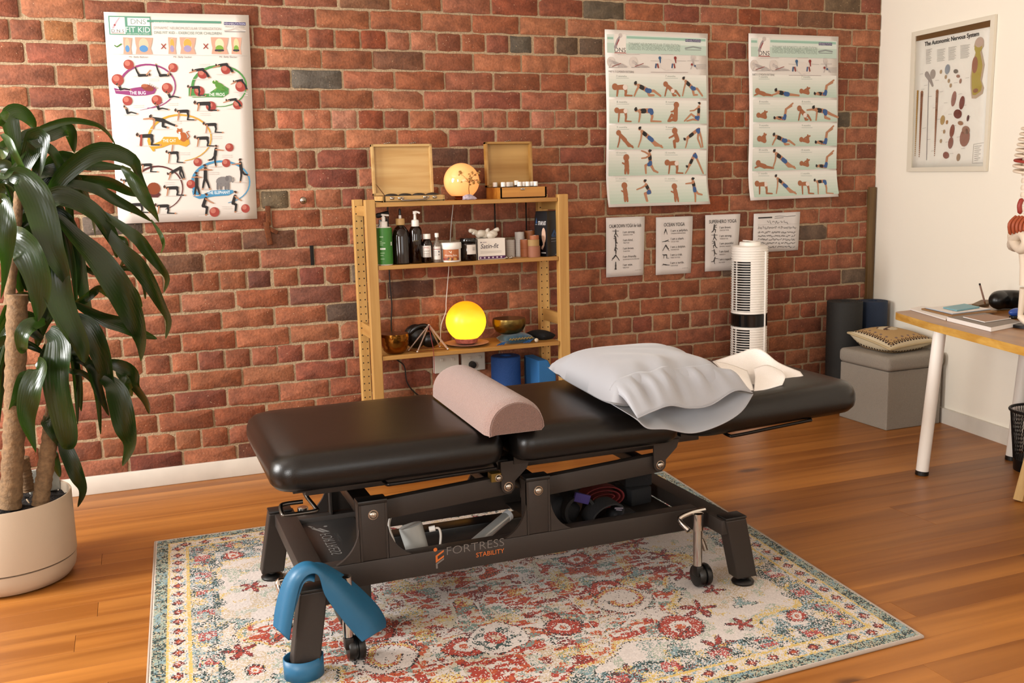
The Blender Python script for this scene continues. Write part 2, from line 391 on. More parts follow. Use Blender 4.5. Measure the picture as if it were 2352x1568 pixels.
BR={-7:[-1176,-946,-711,-479,-249,-13,229,470,710,943,1180,1413,1645,1876,2108,2351,2592,2833,3073,3306,3539,3778],
-6:[-1191,-949,-707,-476,-240,-8,229,468,706,940,1174,1412,1651,1889,2120,2343,2562,2772,2996,3136,3367,3596,3821],
-5:[-1279,-1042,-801,-559,-321,-89,143,369,600,837,1074,1315,1553,1790,2033,2298,2573,2836,3073,3258,3493,3724],
-4:[-1186,-1069,-950,-832,-715,-595,-480,-365,-246,-129,-13,101,213,331,452,564,685,799,914,1028,1147,1256,1382,1499,1620,1736,1856,1975,2096,2225,2347,2463,2581,2698,2817,2934,3052,3172,3289,3408,3529,3645,3760],
-3:[-1286,-1043,-803,-560,-318,-86,150,381,612,852,1080,1317,1555,1795,2043,2273,2508,2739,2976,3184,3388,3604,3810],
-2:[-1383,-1148,-917,-681,-449,-216,14,255,485,714,941,1176,1414,1653,1891,2132,2368,2611,2842,3023,3253,3484,3708],
-1:[-1264,-1032,-796,-553,-322,-90,138,364,600,837,1074,1310,1550,1791,2032,2263,2501,2745,2979,3213,3448,3686],
0:[-1208,-1087,-966,-849,-732,-616,-498,-382,-272,-157,-47,63,177,294,415,523,642,758,882,999,1119,1239,1357,1475,1595,1717,1838,1963,2077,2194,2310,2437,2555,2686,2797,2923,3045,3160,3277,3387,3509,3617,3732,3850],
1:[-1285,-1042,-804,-562,-332,-100,168,440,715,940,1179,1420,1658,1899,2145,2351,2560,2776,2981,3216,3458,3697],
2:[-1307,-1070,-829,-591,-350,-111,123,365,607,726,806,1039,1281,1518,1752,1986,2230,2434,2645,2862,3067,3306,3545,3778],
3:[-1374,-1134,-897,-658,-426,-196,43,286,517,759,989,1257,1508,1781,2038,2278,2509,2736,2976,3218,3451,3680],
4:[-1225,-1105,-987,-868,-753,-632,-511,-396,-277,-157,-39,77,196,317,435,554,676,791,909,1019,1132,1261,1371,1498,1616,1736,1851,1969,2084,2207,2329,2438,2561,2675,2799,2912,3035,3161,3280,3403,3519,3642,3770],
5:[-1370,-1129,-888,-652,-416,-174,65,297,353,591,812,1046,1286,1529,1756,1993,2234,2487,2720,2958,3202,3375,3612,3864],
6:[-1164,-930,-694,-462,-230,11,232,464,695,931,1175,1435,1676,1927,2179,2407,2625,2853,3073,3300,3535,3717],
7:[-1365,-1126,-887,-644,-404,-169,72,299,535,768,1020,1265,1504,1755,2004,2231,2456,2685,2909,3130,3358,3588,3810],
8:[-1162,-1045,-928,-808,-692,-570,-452,-337,-217,-100,19,127,245,357,472,583,698,816,935,1052,1179,1293,1417,1529,1655,1774,1891,2008,2124,2250,2365,2488,2601,2719,2839,2967,3078,3206,3319,3440,3548,3659,3770],
9:[-1236,-996,-753,-516,-279,-41,190,420,650,886,1099,1328,1545,1763,1982,2197,2444,2685,2917,3154,3380,3611,3835],
10:[-1300,-1067,-833,-594,-352,-114,121,353,581,811,1027,1255,1476,1698,1918,2142,2359,2544,2782,3010,3248,3474,3699],
11:[-1227,-990,-758,-529,-293,-60,181,408,642,873,1110,1350,1585,1815,2052,2298,2425,2664,2895,3126,3360,3591,3830],
12:[-1164,-1048,-926,-809,-692,-576,-456,-334,-213,-96,20,130,242,356,468,583,698,815,931,1050,1177,1294,1409,1528,1659,1780,1899,2016,2135,2259,2379,2497,2609,2723,2843,2958,3075,3192,3316,3424,3534,3654,3774],
13:[-1216,-974,-740,-497,-267,-36,198,424,656,889,1147,1392,1648,1897,2149,2407,2642,2871,3101,3343,3575,3814],
14:[-1281,-1039,-808,-577,-341,-100,132,356,581,810,1053,1297,1538,1777,2016,2259,2501,2739,2978,3216,3454,3687],
15:[-1370,-1130,-894,-657,-424,-183,59,292,519,742,982,1211,1447,1683,1913,2159,2384,2630,2856,3091,3331,3490,3722],
16:[-1250,-1131,-1015,-896,-775,-654,-536,-415,-293,-173,-77,8,123,232,348,466,587,704,824,945,1064,1180,1299,1416,1537,1656,1774,1895,2014,2132,2253,2374,2495,2616,2736,2856,2975,3094,3216,3333,3449,3569,3687,3806],
17:[-1251,-1008,-768,-537,-305,-72,150,381,621,852,1095,1336,1573,1802,2043,2282,2520,2750,2989,3219,3456,3687],
18:[-1351,-1111,-870,-636,-401,-163,66,302,545,785,1027,1260,1500,1740,1980,2215,2447,2677,2919,3161,3395,3635,3870]}
ZA, CH = 1.6067, .086
PAL = ['#a4623f', '#a96846', '#9d5b3a', '#b06d4b', '#945337', '#a56448', '#9b593c', '#ac6a4b', '#a15d3c', '#99563f']
SPEC = [((725, 183), '#6f665a'), ((925, 145), '#8a5a40'), ((1200, 98), '#6a5f50'), ((1300, 102), '#6b523c'), ((1357, 104), '#6e5744'), ((1385, 20), '#6f604c'),
        ((880, 15), '#8d5e40'), ((632, 465), '#75644b'), ((687, 272), '#b66b4c'), ((728, 272), '#c98a5c'), ((790, 272), '#b87d63'), ((700, 275), '#b57050'),
        ((645, 85), '#98502f'), ((797, 90), '#a05834'), ((855, 88), '#9a4e2e'), ((851, 270), '#9a4e2e'), ((970, 92), '#b27254'), ((1075, 275), '#b9745a'),
        ((1140, 270), '#a8684c'), ((1250, 270), '#b5745a'), ((1660, 460), '#a3532c'), ((1690, 275), '#a85c34'), ((1935, 270), '#6f614d'), ((1700, 55), '#9c4f2a'),
        ((1940, 20), '#7c6348'), ((1860, 50), '#8a5c3f'), ((672, 680), '#85503e'), ((590, 640), '#7e4a3a'), ((640, 540), '#7a4f38'), ((785, 715), '#5f4a3c'),
        ((130, 230), '#8a4d35'), ((60, 85), '#9a5b3f'), ((140, 85), '#a56a3d'), ((215, 515), '#6c5d51'), ((920, 668), '#6e4a3a'), ((760, 400), '#8c4a38'),
        ((1060, 355), '#75503e'), ((1545, 570), '#8f4424'), ((740, 640), '#8c4a38'), ((790, 820), '#86442f'), ((1420, 1010), '#7e4630'),
        ((500, 530), '#a35a3a'), ((420, 590), '#83583f'), ((300, 1060), '#7e3f2c'), ((550, 1030), '#6f3a22'), ((1150, 20), '#9d5234'), ((720, 460), '#b86f50')]
SPW = [(at(p[0], p[1], Y=0), c) for p, c in SPEC]
# what hangs or stands in front of the wall in the photograph: those bricks count as small
HID = [(235, 25, 590, 510), (1388, 70, 1625, 475), (1716, 80, 1922, 460), (855, 470, 1300, 620), (0, 420, 250, 1200), (1690, 560, 1760, 860), (1905, 680, 2050, 900), (590, 900, 2000, 1300)]
def vis(a, b, z0, z1):
    p = []
    for X, Z in ((a, z0), (b, z0), (b, z1), (a, z1)):
        v = Vector((X, 0, Z))-CAM; c = v.dot(_f); p.append((1176+FPX*v.dot(_r)/c, 784-FPX*v.dot(_u)/c))
    x0, x1 = max(0, min(q[0] for q in p)), min(2352, max(q[0] for q in p)); y0, y1 = max(0, min(q[1] for q in p)), max(q[1] for q in p)
    if x1 <= x0 or y1 <= y0: return 0
    n = 0
    for i in range(5):
        for j in range(3):
            X = x0+(x1-x0)*(i+.5)/5; Y = y0+(y1-y0)*(j+.5)/3
            n += not any(h[0] < X < h[2] and h[1] < Y < h[3] for h in HID)
    return (x1-x0)*(y1-y0)*n/15
rb = random.Random(3)
def brick_mesh(mb, a, b, z0, z1, col):
    """rounded, slightly uneven face standing proud of the mortar"""
    g = .0054; a += g+rb.uniform(-.002, .0015); b -= g+rb.uniform(-.002, .0015); z0 += .0048+rb.uniform(-.0015, .0015); z1 -= .0048+rb.uniform(-.0015, .0015)
    o = rb.uniform(-.003, .0015); tilt = rb.uniform(-.002, .002); c = [rb.uniform(.002, .008) for _ in range(4)]
    if rb.random() < .10: c[rb.randrange(4)] = rb.uniform(.014, .028)
    m = lambda s: rb.uniform(-s, s)
    w_ = b-a
    J = .0017; e = lambda p, q, k: [(p[0]+(q[0]-p[0])*t/(k+1)+(m(J) if abs(q[1]-p[1]) > .02 else m(.003)), p[1]+(q[1]-p[1])*t/(k+1)+(m(J*1.5) if abs(q[0]-p[0]) > .02 else m(.003))) for t in range(1, k+1)]
    k_ = 5 if w_ > .16 else 3
    A_, B_, C_, D_, E_, F_, G__, H_ = (a+c[0], z0), (b-c[1], z0), (b, z0+c[1]*.7), (b, z1-c[2]*.7), (b-c[2], z1), (a+c[3], z1), (a, z1-c[3]*.7), (a, z0+c[0]*.7)
    ring = [A_]+e(A_, B_, k_)+[B_, C_]+e(C_, D_, 2)+[D_, E_]+e(E_, F_, k_)+[F_, G__]+e(G__, H_, 2)+[H_]
    n = len(ring); cx, cz = (a+b)/2, (z0+z1)/2; ins = .0028
    f = lambda x: o + tilt*(x-cx)/w_*2
    vs = [(x, .004, z) for x, z in ring] + [(x, f(x)+.0018, z) for x, z in ring]
    vs += [(cx+(x-cx)*(1-2*ins/w_), f(x)-.0006, cz+(z-cz)*(1-2*ins/(z1-z0))) for x, z in ring] + [(cx, f(cx)-.0012+m(.0012), cz)]
    fs = []
    for r in (0, 1):
        fs += [(r*n+i, r*n+(i+1) % n, (r+1)*n+(i+1) % n, (r+1)*n+i) for i in range(n)]
    fs += [(2*n+i, 2*n+(i+1) % n, 3*n) for i in range(n)]
    mb.add(vs, fs, 0, col)
todo = []
for c, xs in BR.items():
    zt = ZA-CH*c; zb = zt-CH
    if zb < 0: zb = 0
    for a, b in zip(xs, xs[1:]+[3915]):
        a /= 1000; b /= 1000
        if b-a < .03: continue
        X, Z = (a+b)/2, (zt+zb)/2
        colr = None
        for p, h in SPW:
            if a < p.x < b and zb < p.z < zt: colr = S(h)
        if colr is None:
            h = S(rb.choice(PAL)); k_ = rb.uniform(.9, 1.1); t_ = rb.uniform(.94, 1.06)
            if rb.random() < .012: h = S('#7a6350')
            colr = (h[0]*k_, h[1]*k_*t_, h[2]*k_*t_, 1)
        todo.append((vis(a, b, zb, zt), a, b, zb, zt, colr))
todo.sort(key=lambda t: -t[0])
rest = MB()
for i, (v, a, b, z0, z1, c) in enumerate(todo):
    if i < 300:
        m_ = MB(); brick_mesh(m_, a, b, z0, z1, c); m_.build('brick', M_brick, WB, smooth=50, weld=False)
    else: brick_mesh(rest, a, b, z0, z1, c)
ro = rest.build('remaining_bricks', M_brick, WB, smooth=50, weld=False); ro['kind'] = 'stuff'
# baseboards and corner post
bx = MB(); bx.bb(-2.46, 3.9, -.018, .004, 0, .078, bev=.003)
struct(bx.build('baseboard_back', M_base))
bx = MB(); z_ = .078
bx.add([alongwall(s, z, o) for o in (.016, 0) for s in (.03, 6.8) for z in (0, z_)], [(0, 1, 3, 2), (0, 4, 5, 1), (2, 3, 7, 6), (1, 5, 7, 3), (4, 6, 7, 5), (0, 2, 6, 4)])
struct(bx.build('baseboard_right', M_base))
M_trim = wood('brown_trim', '#8a6a3a', '#6b4c24', 'Z', scale=8, rough=.6, rnd=False)
struct(MB().bb(3.862, 3.905, -.022, .006, .08, 1.195, bev=.002).build('trim_1', M_trim))

# ================================================================ rug
def fnoise(n, m, sx, sy, seed):
    r = np.random.RandomState(seed); gx, gy = int(n/sx)+3, int(m/sy)+3; g = r.rand(gy, gx)
    x = np.arange(n)/sx; y = np.arange(m)/sy; xi = x.astype(int); yi = y.astype(int); fx = x-xi; fy = y-yi
    fx = fx*fx*(3-2*fx); fy = (fy*fy*(3-2*fy))[:, None]
    a = g[np.ix_(yi, xi)]*(1-fx)+g[np.ix_(yi, xi+1)]*fx; b = g[np.ix_(yi+1, xi)]*(1-fx)+g[np.ix_(yi+1, xi+1)]*fx
    return a*(1-fy)+b*fy
def rug():
    X0, X1, Y0, Y1 = -.02, 2.085, -2.465, -.775
    NX, NY = 600, 484
    hx = np.linspace(0, 1, NX+1); hy = np.linspace(0, 1, NY+1)
    # slight skew so that the four corners sit where the photograph shows them
    BLc, BRc, FRc, FLc = (.005, -.757), (2.10, -.80), (1.95, -2.462), (-.075, -2.52)
    U, V = np.meshgrid(hx, hy)     # V: 0 front, 1 back
    PX = (FLc[0]*(1-U)+FRc[0]*U)*(1-V)+(BLc[0]*(1-U)+BRc[0]*U)*V
    PY = (FLc[1]*(1-U)+FRc[1]*U)*(1-V)+(BLc[1]*(1-U)+BRc[1]*U)*V
    r = np.random.RandomState(5)
    PZ = .0075 + r.rand(NY+1, NX+1)*.0016
    PZ[0, :] = PZ[-1, :] = .004; PZ[:, 0] = PZ[:, -1] = .004
    u = (np.arange(NX)+.5)/NX*2.06; v = (np.arange(NY)+.5)/NY*1.71
    x, y = np.meshgrid(u, v); W_, H_ = 2.06, 1.71
    N = lambda s, q, k=1: fnoise(NX, NY, s, s*k, q)
    wob = (N(14, 1)-.5)*.02; wob2 = (N(14, 2)-.5)*.02; speck = r.rand(NY, NX); sp2 = r.rand(NY, NX)
    xx, yy = x+wob, y+wob2
    C = lambda h: np.array(S(h)[:3])
    cream, beige, teal, dkteal, black, red, orange, dkred, yellow, sky, coral = map(C, ('#d6cbc4', '#c9b494', '#7f988f', '#33504c', '#23231f', '#c23a1e', '#cf5a28', '#8c2018', '#d6b765', '#86a4ab', '#c75048'))
    img = np.tile(cream, (NY, NX, 1))
    def put(mask, col, p=1.0, q=0):
        m = mask & ((speck if q == 0 else sp2) < p); img[m] = col
    # field: faded beige clouds, sage leaf-like patches
    put(N(34, 3) > .60, beige, .45); put((N(16, 4)*N(40, 5)) > .42, teal, .30); put((N(12, 6) > .74), C('#a9b3a0'), .5); put((N(10, 31) > .80), yellow, .35, 1)
    # medallion
    cx, cy = .98, .80
    dx, dy = xx-cx, yy-cy; R = np.hypot(dx*.92, dy*1.03); th = np.arctan2(dy, dx)
    edge = .60 + .05*np.cos(8*th) + .03*np.cos(16*th+.6)
    inside = R < edge
    put(inside & (N(20, 32) > .45), beige, .6); put(inside & (N(13, 7) > .52), red, .85); put(inside & (N(9, 8, .5) > .62), orange, .8, 1)
    put(inside & (N(11, 9) > .66), dkred, .55); put(inside & (N(12, 10) > .70), teal, .7); put(inside & (N(7, 33, .45) > .66), cream, .9, 1); put(inside & (np.abs(N(26, 11)-.5) < .018), cream, .95); put(inside & (np.abs(N(30, 12)-.48) < .015), C('#c7bda8'), .9)
    put(inside & (np.abs(N(26, 11)-.53) < .012), black, .30); put((np.abs(R-edge) < .012), yellow, .5); put((np.abs(R-edge-.012) < .006), black, .3); put(inside & (N(24, 13) > .72), yellow, .4)
    put(inside & (speck > .965), black)
    def flower(fx, fy, s, kind=0, rot=0):
        ax, ay = xx-fx, yy-fy; rr = np.hypot(ax, ay); t = np.arctan2(ay, ax)+rot
        if kind == 0:
            e = s*(.62+.38*np.cos(5*t)); put(rr < e, dkred, .85); put(rr < e*.7, red, .6, 1); put(rr < s*.2, black, .5)
            put((np.abs(rr-e) < .004), black, .35)
        elif kind == 1:
            put(rr < s, red, .8); put(rr < s*.5, cream, .8); put(rr < s*.25, orange, .8); put((np.abs(rr-s) < .006), black, .4)
        elif kind == 2:
            e = s*(.7+.3*np.cos(3*t)); put(rr < e, teal, .6); put(rr < e*.6, sky, .5, 1); put((np.abs(rr-e) < .005), black, .35)
        elif kind == 3:
            e = s*(.6+.4*np.cos(4*t)); put(rr < e, coral, .75); put(rr < e*.4, dkred, .7)
        elif kind == 4:    # rosette ring
            put(rr < s, cream, .95); put(rr < s*.84, dkteal, .6); put((rr < s*.84) & (N(6, 15) > .5), cream, .6); put(rr < s*.42, red, .8); put(rr < s*.2, beige, .7); put((np.abs(rr-s*1.04) < .004), black, .3)
    def scroll(fx, fy, s, flip=1):
        ax, ay = (xx-fx)*flip, yy-fy; rr = np.hypot(ax, ay); t = np.arctan2(ay, ax)
        sp = s*(.35+.65*((t+PI)/(2*PI)))
        put(rr < s*1.05, cream, .95); put((np.abs(rr-sp) < s*.13), red, .6); put((np.abs(rr-sp) < s*.08), yellow, .5, 1); put((np.abs(rr-sp-s*.15) < .004), black, .45); put((np.abs(rr-s*1.05) < .004), black, .4)
    rr_ = random.Random(12)
    for i in range(8):
        a = 2*PI*i/8+.39; flower(cx+.40*math.cos(a), cy+.34*math.sin(a), .055, 1)
    flower(.93, .50, .085, 4); flower(cx, cy+.28, .085, 4)
    for p in ((1.37, .58, .085), (.62, .52, .08), (1.30, 1.05, .085), (.66, 1.08, .085)): scroll(p[0], p[1], p[2], 1 if p[0] > cx else -1)
    spots = [(.33, .42, .05, 0), (.42, .30, .045, 0), (.27, .60, .03, 1), (.24, .72, .05, 0), (.38, .78, .05, 0), (.60, .20, .05, 0), (.72, .17, .035, 1), (.86, .12, .05, 0), (1.05, .13, .035, 1),
             (1.20, .16, .055, 0), (1.35, .12, .04, 0), (1.50, .20, .05, 0), (1.62, .28, .045, 0), (1.55, .42, .06, 0), (1.45, .34, .075, 1), (1.45, .30, .04, 0), (1.66, .52, .04, 0), (1.62, .66, .05, 0),
             (1.50, .74, .045, 2), (1.64, .84, .05, 0), (1.60, .98, .05, 0), (.40, 1.0, .05, 0), (.30, 1.15, .045, 0), (.40, 1.25, .04, 2), (1.55, 1.2, .05, 0), (.85, 1.45, .05, 0), (1.15, 1.45, .05, 0),
             (.50, .38, .04, 2), (.34, .52, .04, 2), (1.1, .22, .045, 2), (1.38, .22, .04, 2), (1.7, .4, .04, 2), (1.55, .58, .04, 2), (.25, .9, .04, 2), (.75, .09, .04, 2), (1.05, .045+.05, .03, 2), (.52, .10, .03, 0)]
    for p in spots: flower(*p, rot=rr_.uniform(0, 6))
    # corner pieces: sage scalloped fields
    d = np.minimum(np.minimum(x, W_-x), np.minimum(y, H_-y))
    for qx in (0, W_):
        for qy in (0, H_):
            ax, ay = np.abs(xx-qx), np.abs(yy-qy); rc = np.hypot(ax, ay); t = np.arctan2(ay, ax)
            e = .43+.05*np.cos(10*t)
            put((rc < e) & (N(9, 16) > .48), dkteal, .55); put((rc < e) & (N(9, 17) > .5), sky, .45, 1); put((np.abs(rc-e) < .012), yellow, .6)
            for s_, a_, k_ in ((.30, .5, 3), (.32, 1.05, 3), (.22, .8, 3), (.36, .78, 1)):
                flower(qx+(1 if qx == 0 else -1)*s_*math.cos(a_), qy+(1 if qy == 0 else -1)*s_*math.sin(a_), .034, k_)
    # borders
    wide = (d < .20) & (d > .112)
    put(wide & (N(8, 18) > .42), dkteal, .42); put(wide & (N(7, 19) > .5), sky, .40, 1); put(wide & (N(9, 20) > .66), yellow, .4); put(wide & (speck > .93), black)
    scal = .20+.02*np.cos(2*PI*(x+y)/.16); put((d > .18) & (d < scal) & (N(8, 21) > .4), dkteal, .55)
    along = np.where(np.minimum(x, W_-x) < np.minimum(y, H_-y), y, x)
    ph = (along/.155) % 1
    put(wide & (np.abs(ph-.5) < .17) & (np.abs(d-.155) < .026) & (N(5, 22) > .40), coral, .62)
    band = (d < .105) & (d > .048)
    img[band] = cream; put(band, yellow, .30); put(band & (N(6, 23) > .6), sky, .5)
    ph2 = (along/.068) % 1
    dia = np.abs(ph2-.5)*.068+np.abs(d-.077)*1.1
    put(band & (dia < .020), dkred, .8); put(band & (dia < .009), orange, .8); put(band & (np.abs(dia-.022) < .004), black, .5)
    for k_ in (.048, .108): put(np.abs(d-k_) < .004, yellow, .85)
    outer = d < .045
    put(outer, C('#9fae9e'), 1); put(outer & (N(4, 24) > .5), dkteal, .75); put(outer & (sp2 > .8), black); put(outer & (sp2 < .16), beige); put(outer & (N(5, 25) > .7), sky, .6)
    put(d < .008, C('#cbbcb0'), 1)
    img *= .90*(1+(r.rand(NY, NX, 1)-.5)*.22)*(1+(N(60, 26)[..., None]-.5)*.12)
    me = bpy.data.meshes.new('rug')
    vs = np.stack([PX, PY, PZ], -1).reshape(-1, 3)
    i = np.arange(NX); j = np.arange(NY)[:, None]; a = (j*(NX+1)+i)
    F = np.stack([a, a+1, a+NX+2, a+NX+1], -1).reshape(-1, 4)
    me.vertices.add(len(vs)); me.vertices.foreach_set('co', vs.ravel())
    me.loops.add(F.size); me.loops.foreach_set('vertex_index', F.ravel())
    me.polygons.add(len(F)); me.polygons.foreach_set('loop_start', np.arange(len(F))*4); me.polygons.foreach_set('loop_total', np.full(len(F), 4))
    me.update(); ca = me.color_attributes.new('Col', 'FLOAT_COLOR', 'CORNER')
    c4 = np.concatenate([np.clip(img.reshape(-1, 3), 0, 1), np.ones((NX*NY, 1))], 1)
    ca.data.foreach_set('color', np.repeat(c4, 4, 0).ravel())
    me.materials.append(mat('wool_pile', None, rough=.95, attr=True, sheen=.15, spec=.15)); me.validate()
    o = bpy.data.objects.new('rug', me); COL.objects.link(o)
    tag(o, 'large cream oriental patterned rug with red medallion, lying under the black treatment table', 'rug')
    P = [FLc, FRc, BRc, BLc]
    e = MB()
    for (a, b) in zip(P, P[1:]+P[:1]): e.tube([(a[0], a[1], .0045), (b[0], b[1], .0045)], .0045, seg=8)
    e.build('bound_edge', mat('rug_binding', '#b3a496', rough=.9, bump=.3, bscale=300), o)
    return o
rug()

# ================================================================ treatment table
M_vinyl = mat('black_vinyl', '#110e0c', rough=.30, spec=.38, bump=.08, bscale=420, detail=2)
M_steel = mat('charcoal_powder_coat', '#362e29', rough=.5, spec=.4, bump=.12, bscale=700)
M_dark = mat('black_plastic', '#100e0d', rough=.4)
M_chrome = mat('chrome', '#cfcbc6', rough=.14, metal=1)
M_bolt = mat('zinc_bolt', '#b9b1a6', rough=.28, metal=1)
def pad(mb, x0, x1, y0, y1, z0, z1, rc=.075, nc=7, mi=0):
    """upholstered section: rounded corners in plan, rolled edges, slightly domed"""
    h = z1-z0
    prof = [(.05, 0), (.016, .02), (.004, .16), (0, .36), (.001, .56), (.008, .76), (.022, .90), (.045, .975), (.09, 1.0), (.16, 1.012)]
    rings = []
    for ins, t in prof:
        r = max(.012, rc-ins*.6); a0, a1, b0, b1 = x0+ins, x1-ins, y0+ins, y1-ins; ring = []
        for (cx, cy, s) in ((a1-r, b1-r, 0), (a0+r, b1-r, 1), (a0+r, b0+r, 2), (a1-r, b0+r, 3)):
            for k in range(nc):
                t_ = (s+k/(nc-1))*PI/2; ring.append((cx+r*math.cos(t_), cy+r*math.sin(t_), z0+h*t))
        rings.append(ring)
    n = len(rings[0]); vs = [p for r in rings for p in r] + [((x0+x1)/2, (y0+y1)/2, z0+h*1.015)]
    fs = [tuple(range(n))[::-1]]
    for i in range(len(rings)-1): fs += [(i*n+k, i*n+(k+1) % n, (i+1)*n+(k+1) % n, (i+1)*n+k) for k in range(n)]
    L = (len(rings)-1)*n
    fs += [(L+k, L+(k+1) % n, len(vs)-1) for k in range(n)]
    mb.add(vs, fs, mi)
T = thing('treatment_table', 'black vinyl three section treatment table on charcoal steel frame, standing on the rug', 'treatment table', (1.05, -1.62, .008))
YF, YB = -1.86, -1.38        # outer faces of the two long beams
ZC0, ZC1 = .472, .572
m = MB(); pad(m, .298, .962, -1.905, -1.25, ZC0, ZC1); f_ = m.build('foot_cushion', M_vinyl, T, smooth=60)
m = MB(); pad(m, .984, 1.532, -1.905, -1.25, ZC0, ZC1, rc=.055); m.build('middle_cushion', M_vinyl, T, smooth=60)
m = MB(); pad(m, 1.55, 2.225, -1.905, -1.25, ZC0, ZC1, rc=.09)
m.v = [(x, y, z+(x-1.55)*.035) for x, y, z in m.v]; m.build('head_cushion', M_vinyl, T, smooth=60)
# steel trays of the cushions and the flat side grab rails
m = MB(); m.bb(.36, .95, -1.83, -1.32, .452, .474); m.bb(1.0, 1.50, -1.83, -1.32, .452, .474); m.bb(1.58, 2.12, -1.80, -1.34, .468, .486, rot=Matrix.Rotation(math.radians(-2), 3, 'Y')); m.build('cushion_board', M_dark, T)
def grab(x0, x1, y, z, dz):
    s = 1 if y < -1.6 else -1; yo = y - .016*s
    pts = smoothpath([(x0, y+.05*s, z+.012), (x0+.004, yo+.012*s, z), (x0+.03, yo, z), ((x0+x1)/2, yo, z+dz/2), (x1-.03, yo, z+dz), (x1-.004, yo+.012*s, z+dz), (x1, y+.05*s, z+dz+.012)], 5)
    MB().tube(pts, .0055, seg=10).build('side_rail', mat('black_satin_bar', '#1c1816', rough=.25, metal=.6), T, smooth=60)
grab(.60, .93, -1.875, .462, .004); grab(1.70, 2.02, -1.875, .468, .016); grab(1.05, 1.45, -1.31, .462, 0); grab(1.70, 2.02, -1.31, .468, .016)
# upper frame
m = MB()
for y in (-1.76, -1.42):
    m.bb(.40, 1.53, y-.02, y+.02, .425, .455, bev=.003)
for x in (.42, .95, 1.02, 1.50): m.bb(x-.015, x+.015, -1.76, -1.42, .425, .45, bev=.003)
m.bb(1.52, 1.66, -1.78, -1.74, .435, .465, bev=.003); m.bb(1.52, 1.66, -1.44, -1.40, .435, .465, bev=.003)
m.build('upper_frame', M_steel, T)
def bolt(x, y, z, r=.0115, parent=None, s=-1):
    A = Matrix.Rotation(math.radians(90)*(1 if s < 0 else -1), 3, 'X')
    MB().lathe([(r*1.25, 0), (r*1.25, .002), (r, .0022), (r*.95, .006), (r*.6, .009), (0, .0098)], (x, y, z), 14, A).build('bolt', M_bolt, parent or T, smooth=50)
# hinge brackets hanging from the upper frame
for (yf, s) in ((-1.826, -1), (-1.42, 1)):
    for x in (.982, 1.49):
        m = MB(); poly = [(x-.022, .462), (x-.021, .400)] + [(x+.021*math.cos(a), .386+.021*math.sin(a)) for a in np.linspace(PI, 2*PI, 9)] + [(x+.021, .400), (x+.06, .435), (x+.07, .462)]
        m.prism(poly, .006, lambda a, b, d, yf=yf: (a, yf+d, b)); h_ = m.build('hinge_bracket', M_steel, T)
        bolt(x, yf+(0 if s < 0 else .006), .386, parent=h_, s=s)
    m = MB(); m.bb(.93, .962, yf, yf+.03, .405, .43); g_ = m.build('ratchet_block', mat('brass_zinc', '#8a7238', rough=.45, metal=.7), T); bolt(.952, yf+(0 if s < 0 else .03), .416, .009, parent=g_, s=s)
# lift arms (parallelogram) with their cross tubes
def bar(m, a, b, w_, h, mi=0):
    a, b = Vector(a), Vector(b); d = b-a; L = d.length; ang = math.atan2(d.z, d.x)
    m.box((a+b)/2, (L, w_, h), rot=Matrix.Rotation(-ang, 3, 'Y'), bev=.003, mi=mi)
for x0, x1 in ((.565, .982), (1.063, 1.49)):
    for y in (-1.80, -1.44):
        m = MB(); bar(m, (x0-.03, y, .362), (x1+.015, y, .388), .032, .058); m.build('lift_arm', M_steel, T)
    MB().bb(x0-.035, x0+.02, -1.80, -1.44, .365, .40, bev=.004).build('arm_cross_tube', M_dark, T); MB().bb(x1-.03, x1+.01, -1.80, -1.44, .355, .385, bev=.004).build('arm_cross_tube', M_dark, T)
# side panels: long beam, posts and curved gussets, one front and one back
def curve(p, q, c, n=8):
    P, Q, Cc = Vector(p), Vector(q), Vector(c); return [tuple((1-t)**2*P+2*t*(1-t)*Cc+t*t*Q) for t in (i/n for i in range(n+1))]
for yo, s in ((YF, -1), (YB, 1)):
    yi = yo - s*.045
    fn = lambda a, b, d, yo=yo, s=s: (a, yo - s*d, b)
    m = MB(); m.bb(.40, 1.66, min(yo, yi), max(yo, yi), .170, .2405, bev=.004)
    m.build('long_beam', M_steel, T)
    for x0, x1 in ((.529, .608), (1.026, 1.10)):
        m = MB(); m.bb(x0, x1, yo+(.001 if s < 0 else -.012), yo+(.012 if s < 0 else -.001), .2415, .402, bev=.002); m.bb(x0, x0+.006, min(yo, yi), max(yo, yi), .2415, .402); m.bb(x1-.006, x1, min(yo, yi), max(yo, yi), .2415, .402)
        p_ = m.build('post', M_steel, T)
        MB().bb(x0-.002, x1+.002, min(yo, yi)-.002, max(yo, yi)+.002, .4025, .414, bev=.003).build('post_cap', M_dark, p_)
        bolt((x0+x1)/2, yo+(.0012 if s < 0 else -.0012), .372, parent=p_, s=s)
        for (e, w_, g) in ((x0-.0015, x0-.068, 1), (x1+.0015, x1+.066, -1)):
            poly = [(e, .2415), (e, .332)] + curve((e, .332), (w_, .2415), (e-.010*g, .268))[1:]
            MB().prism(poly, .010, fn).build('gusset', M_steel, T)
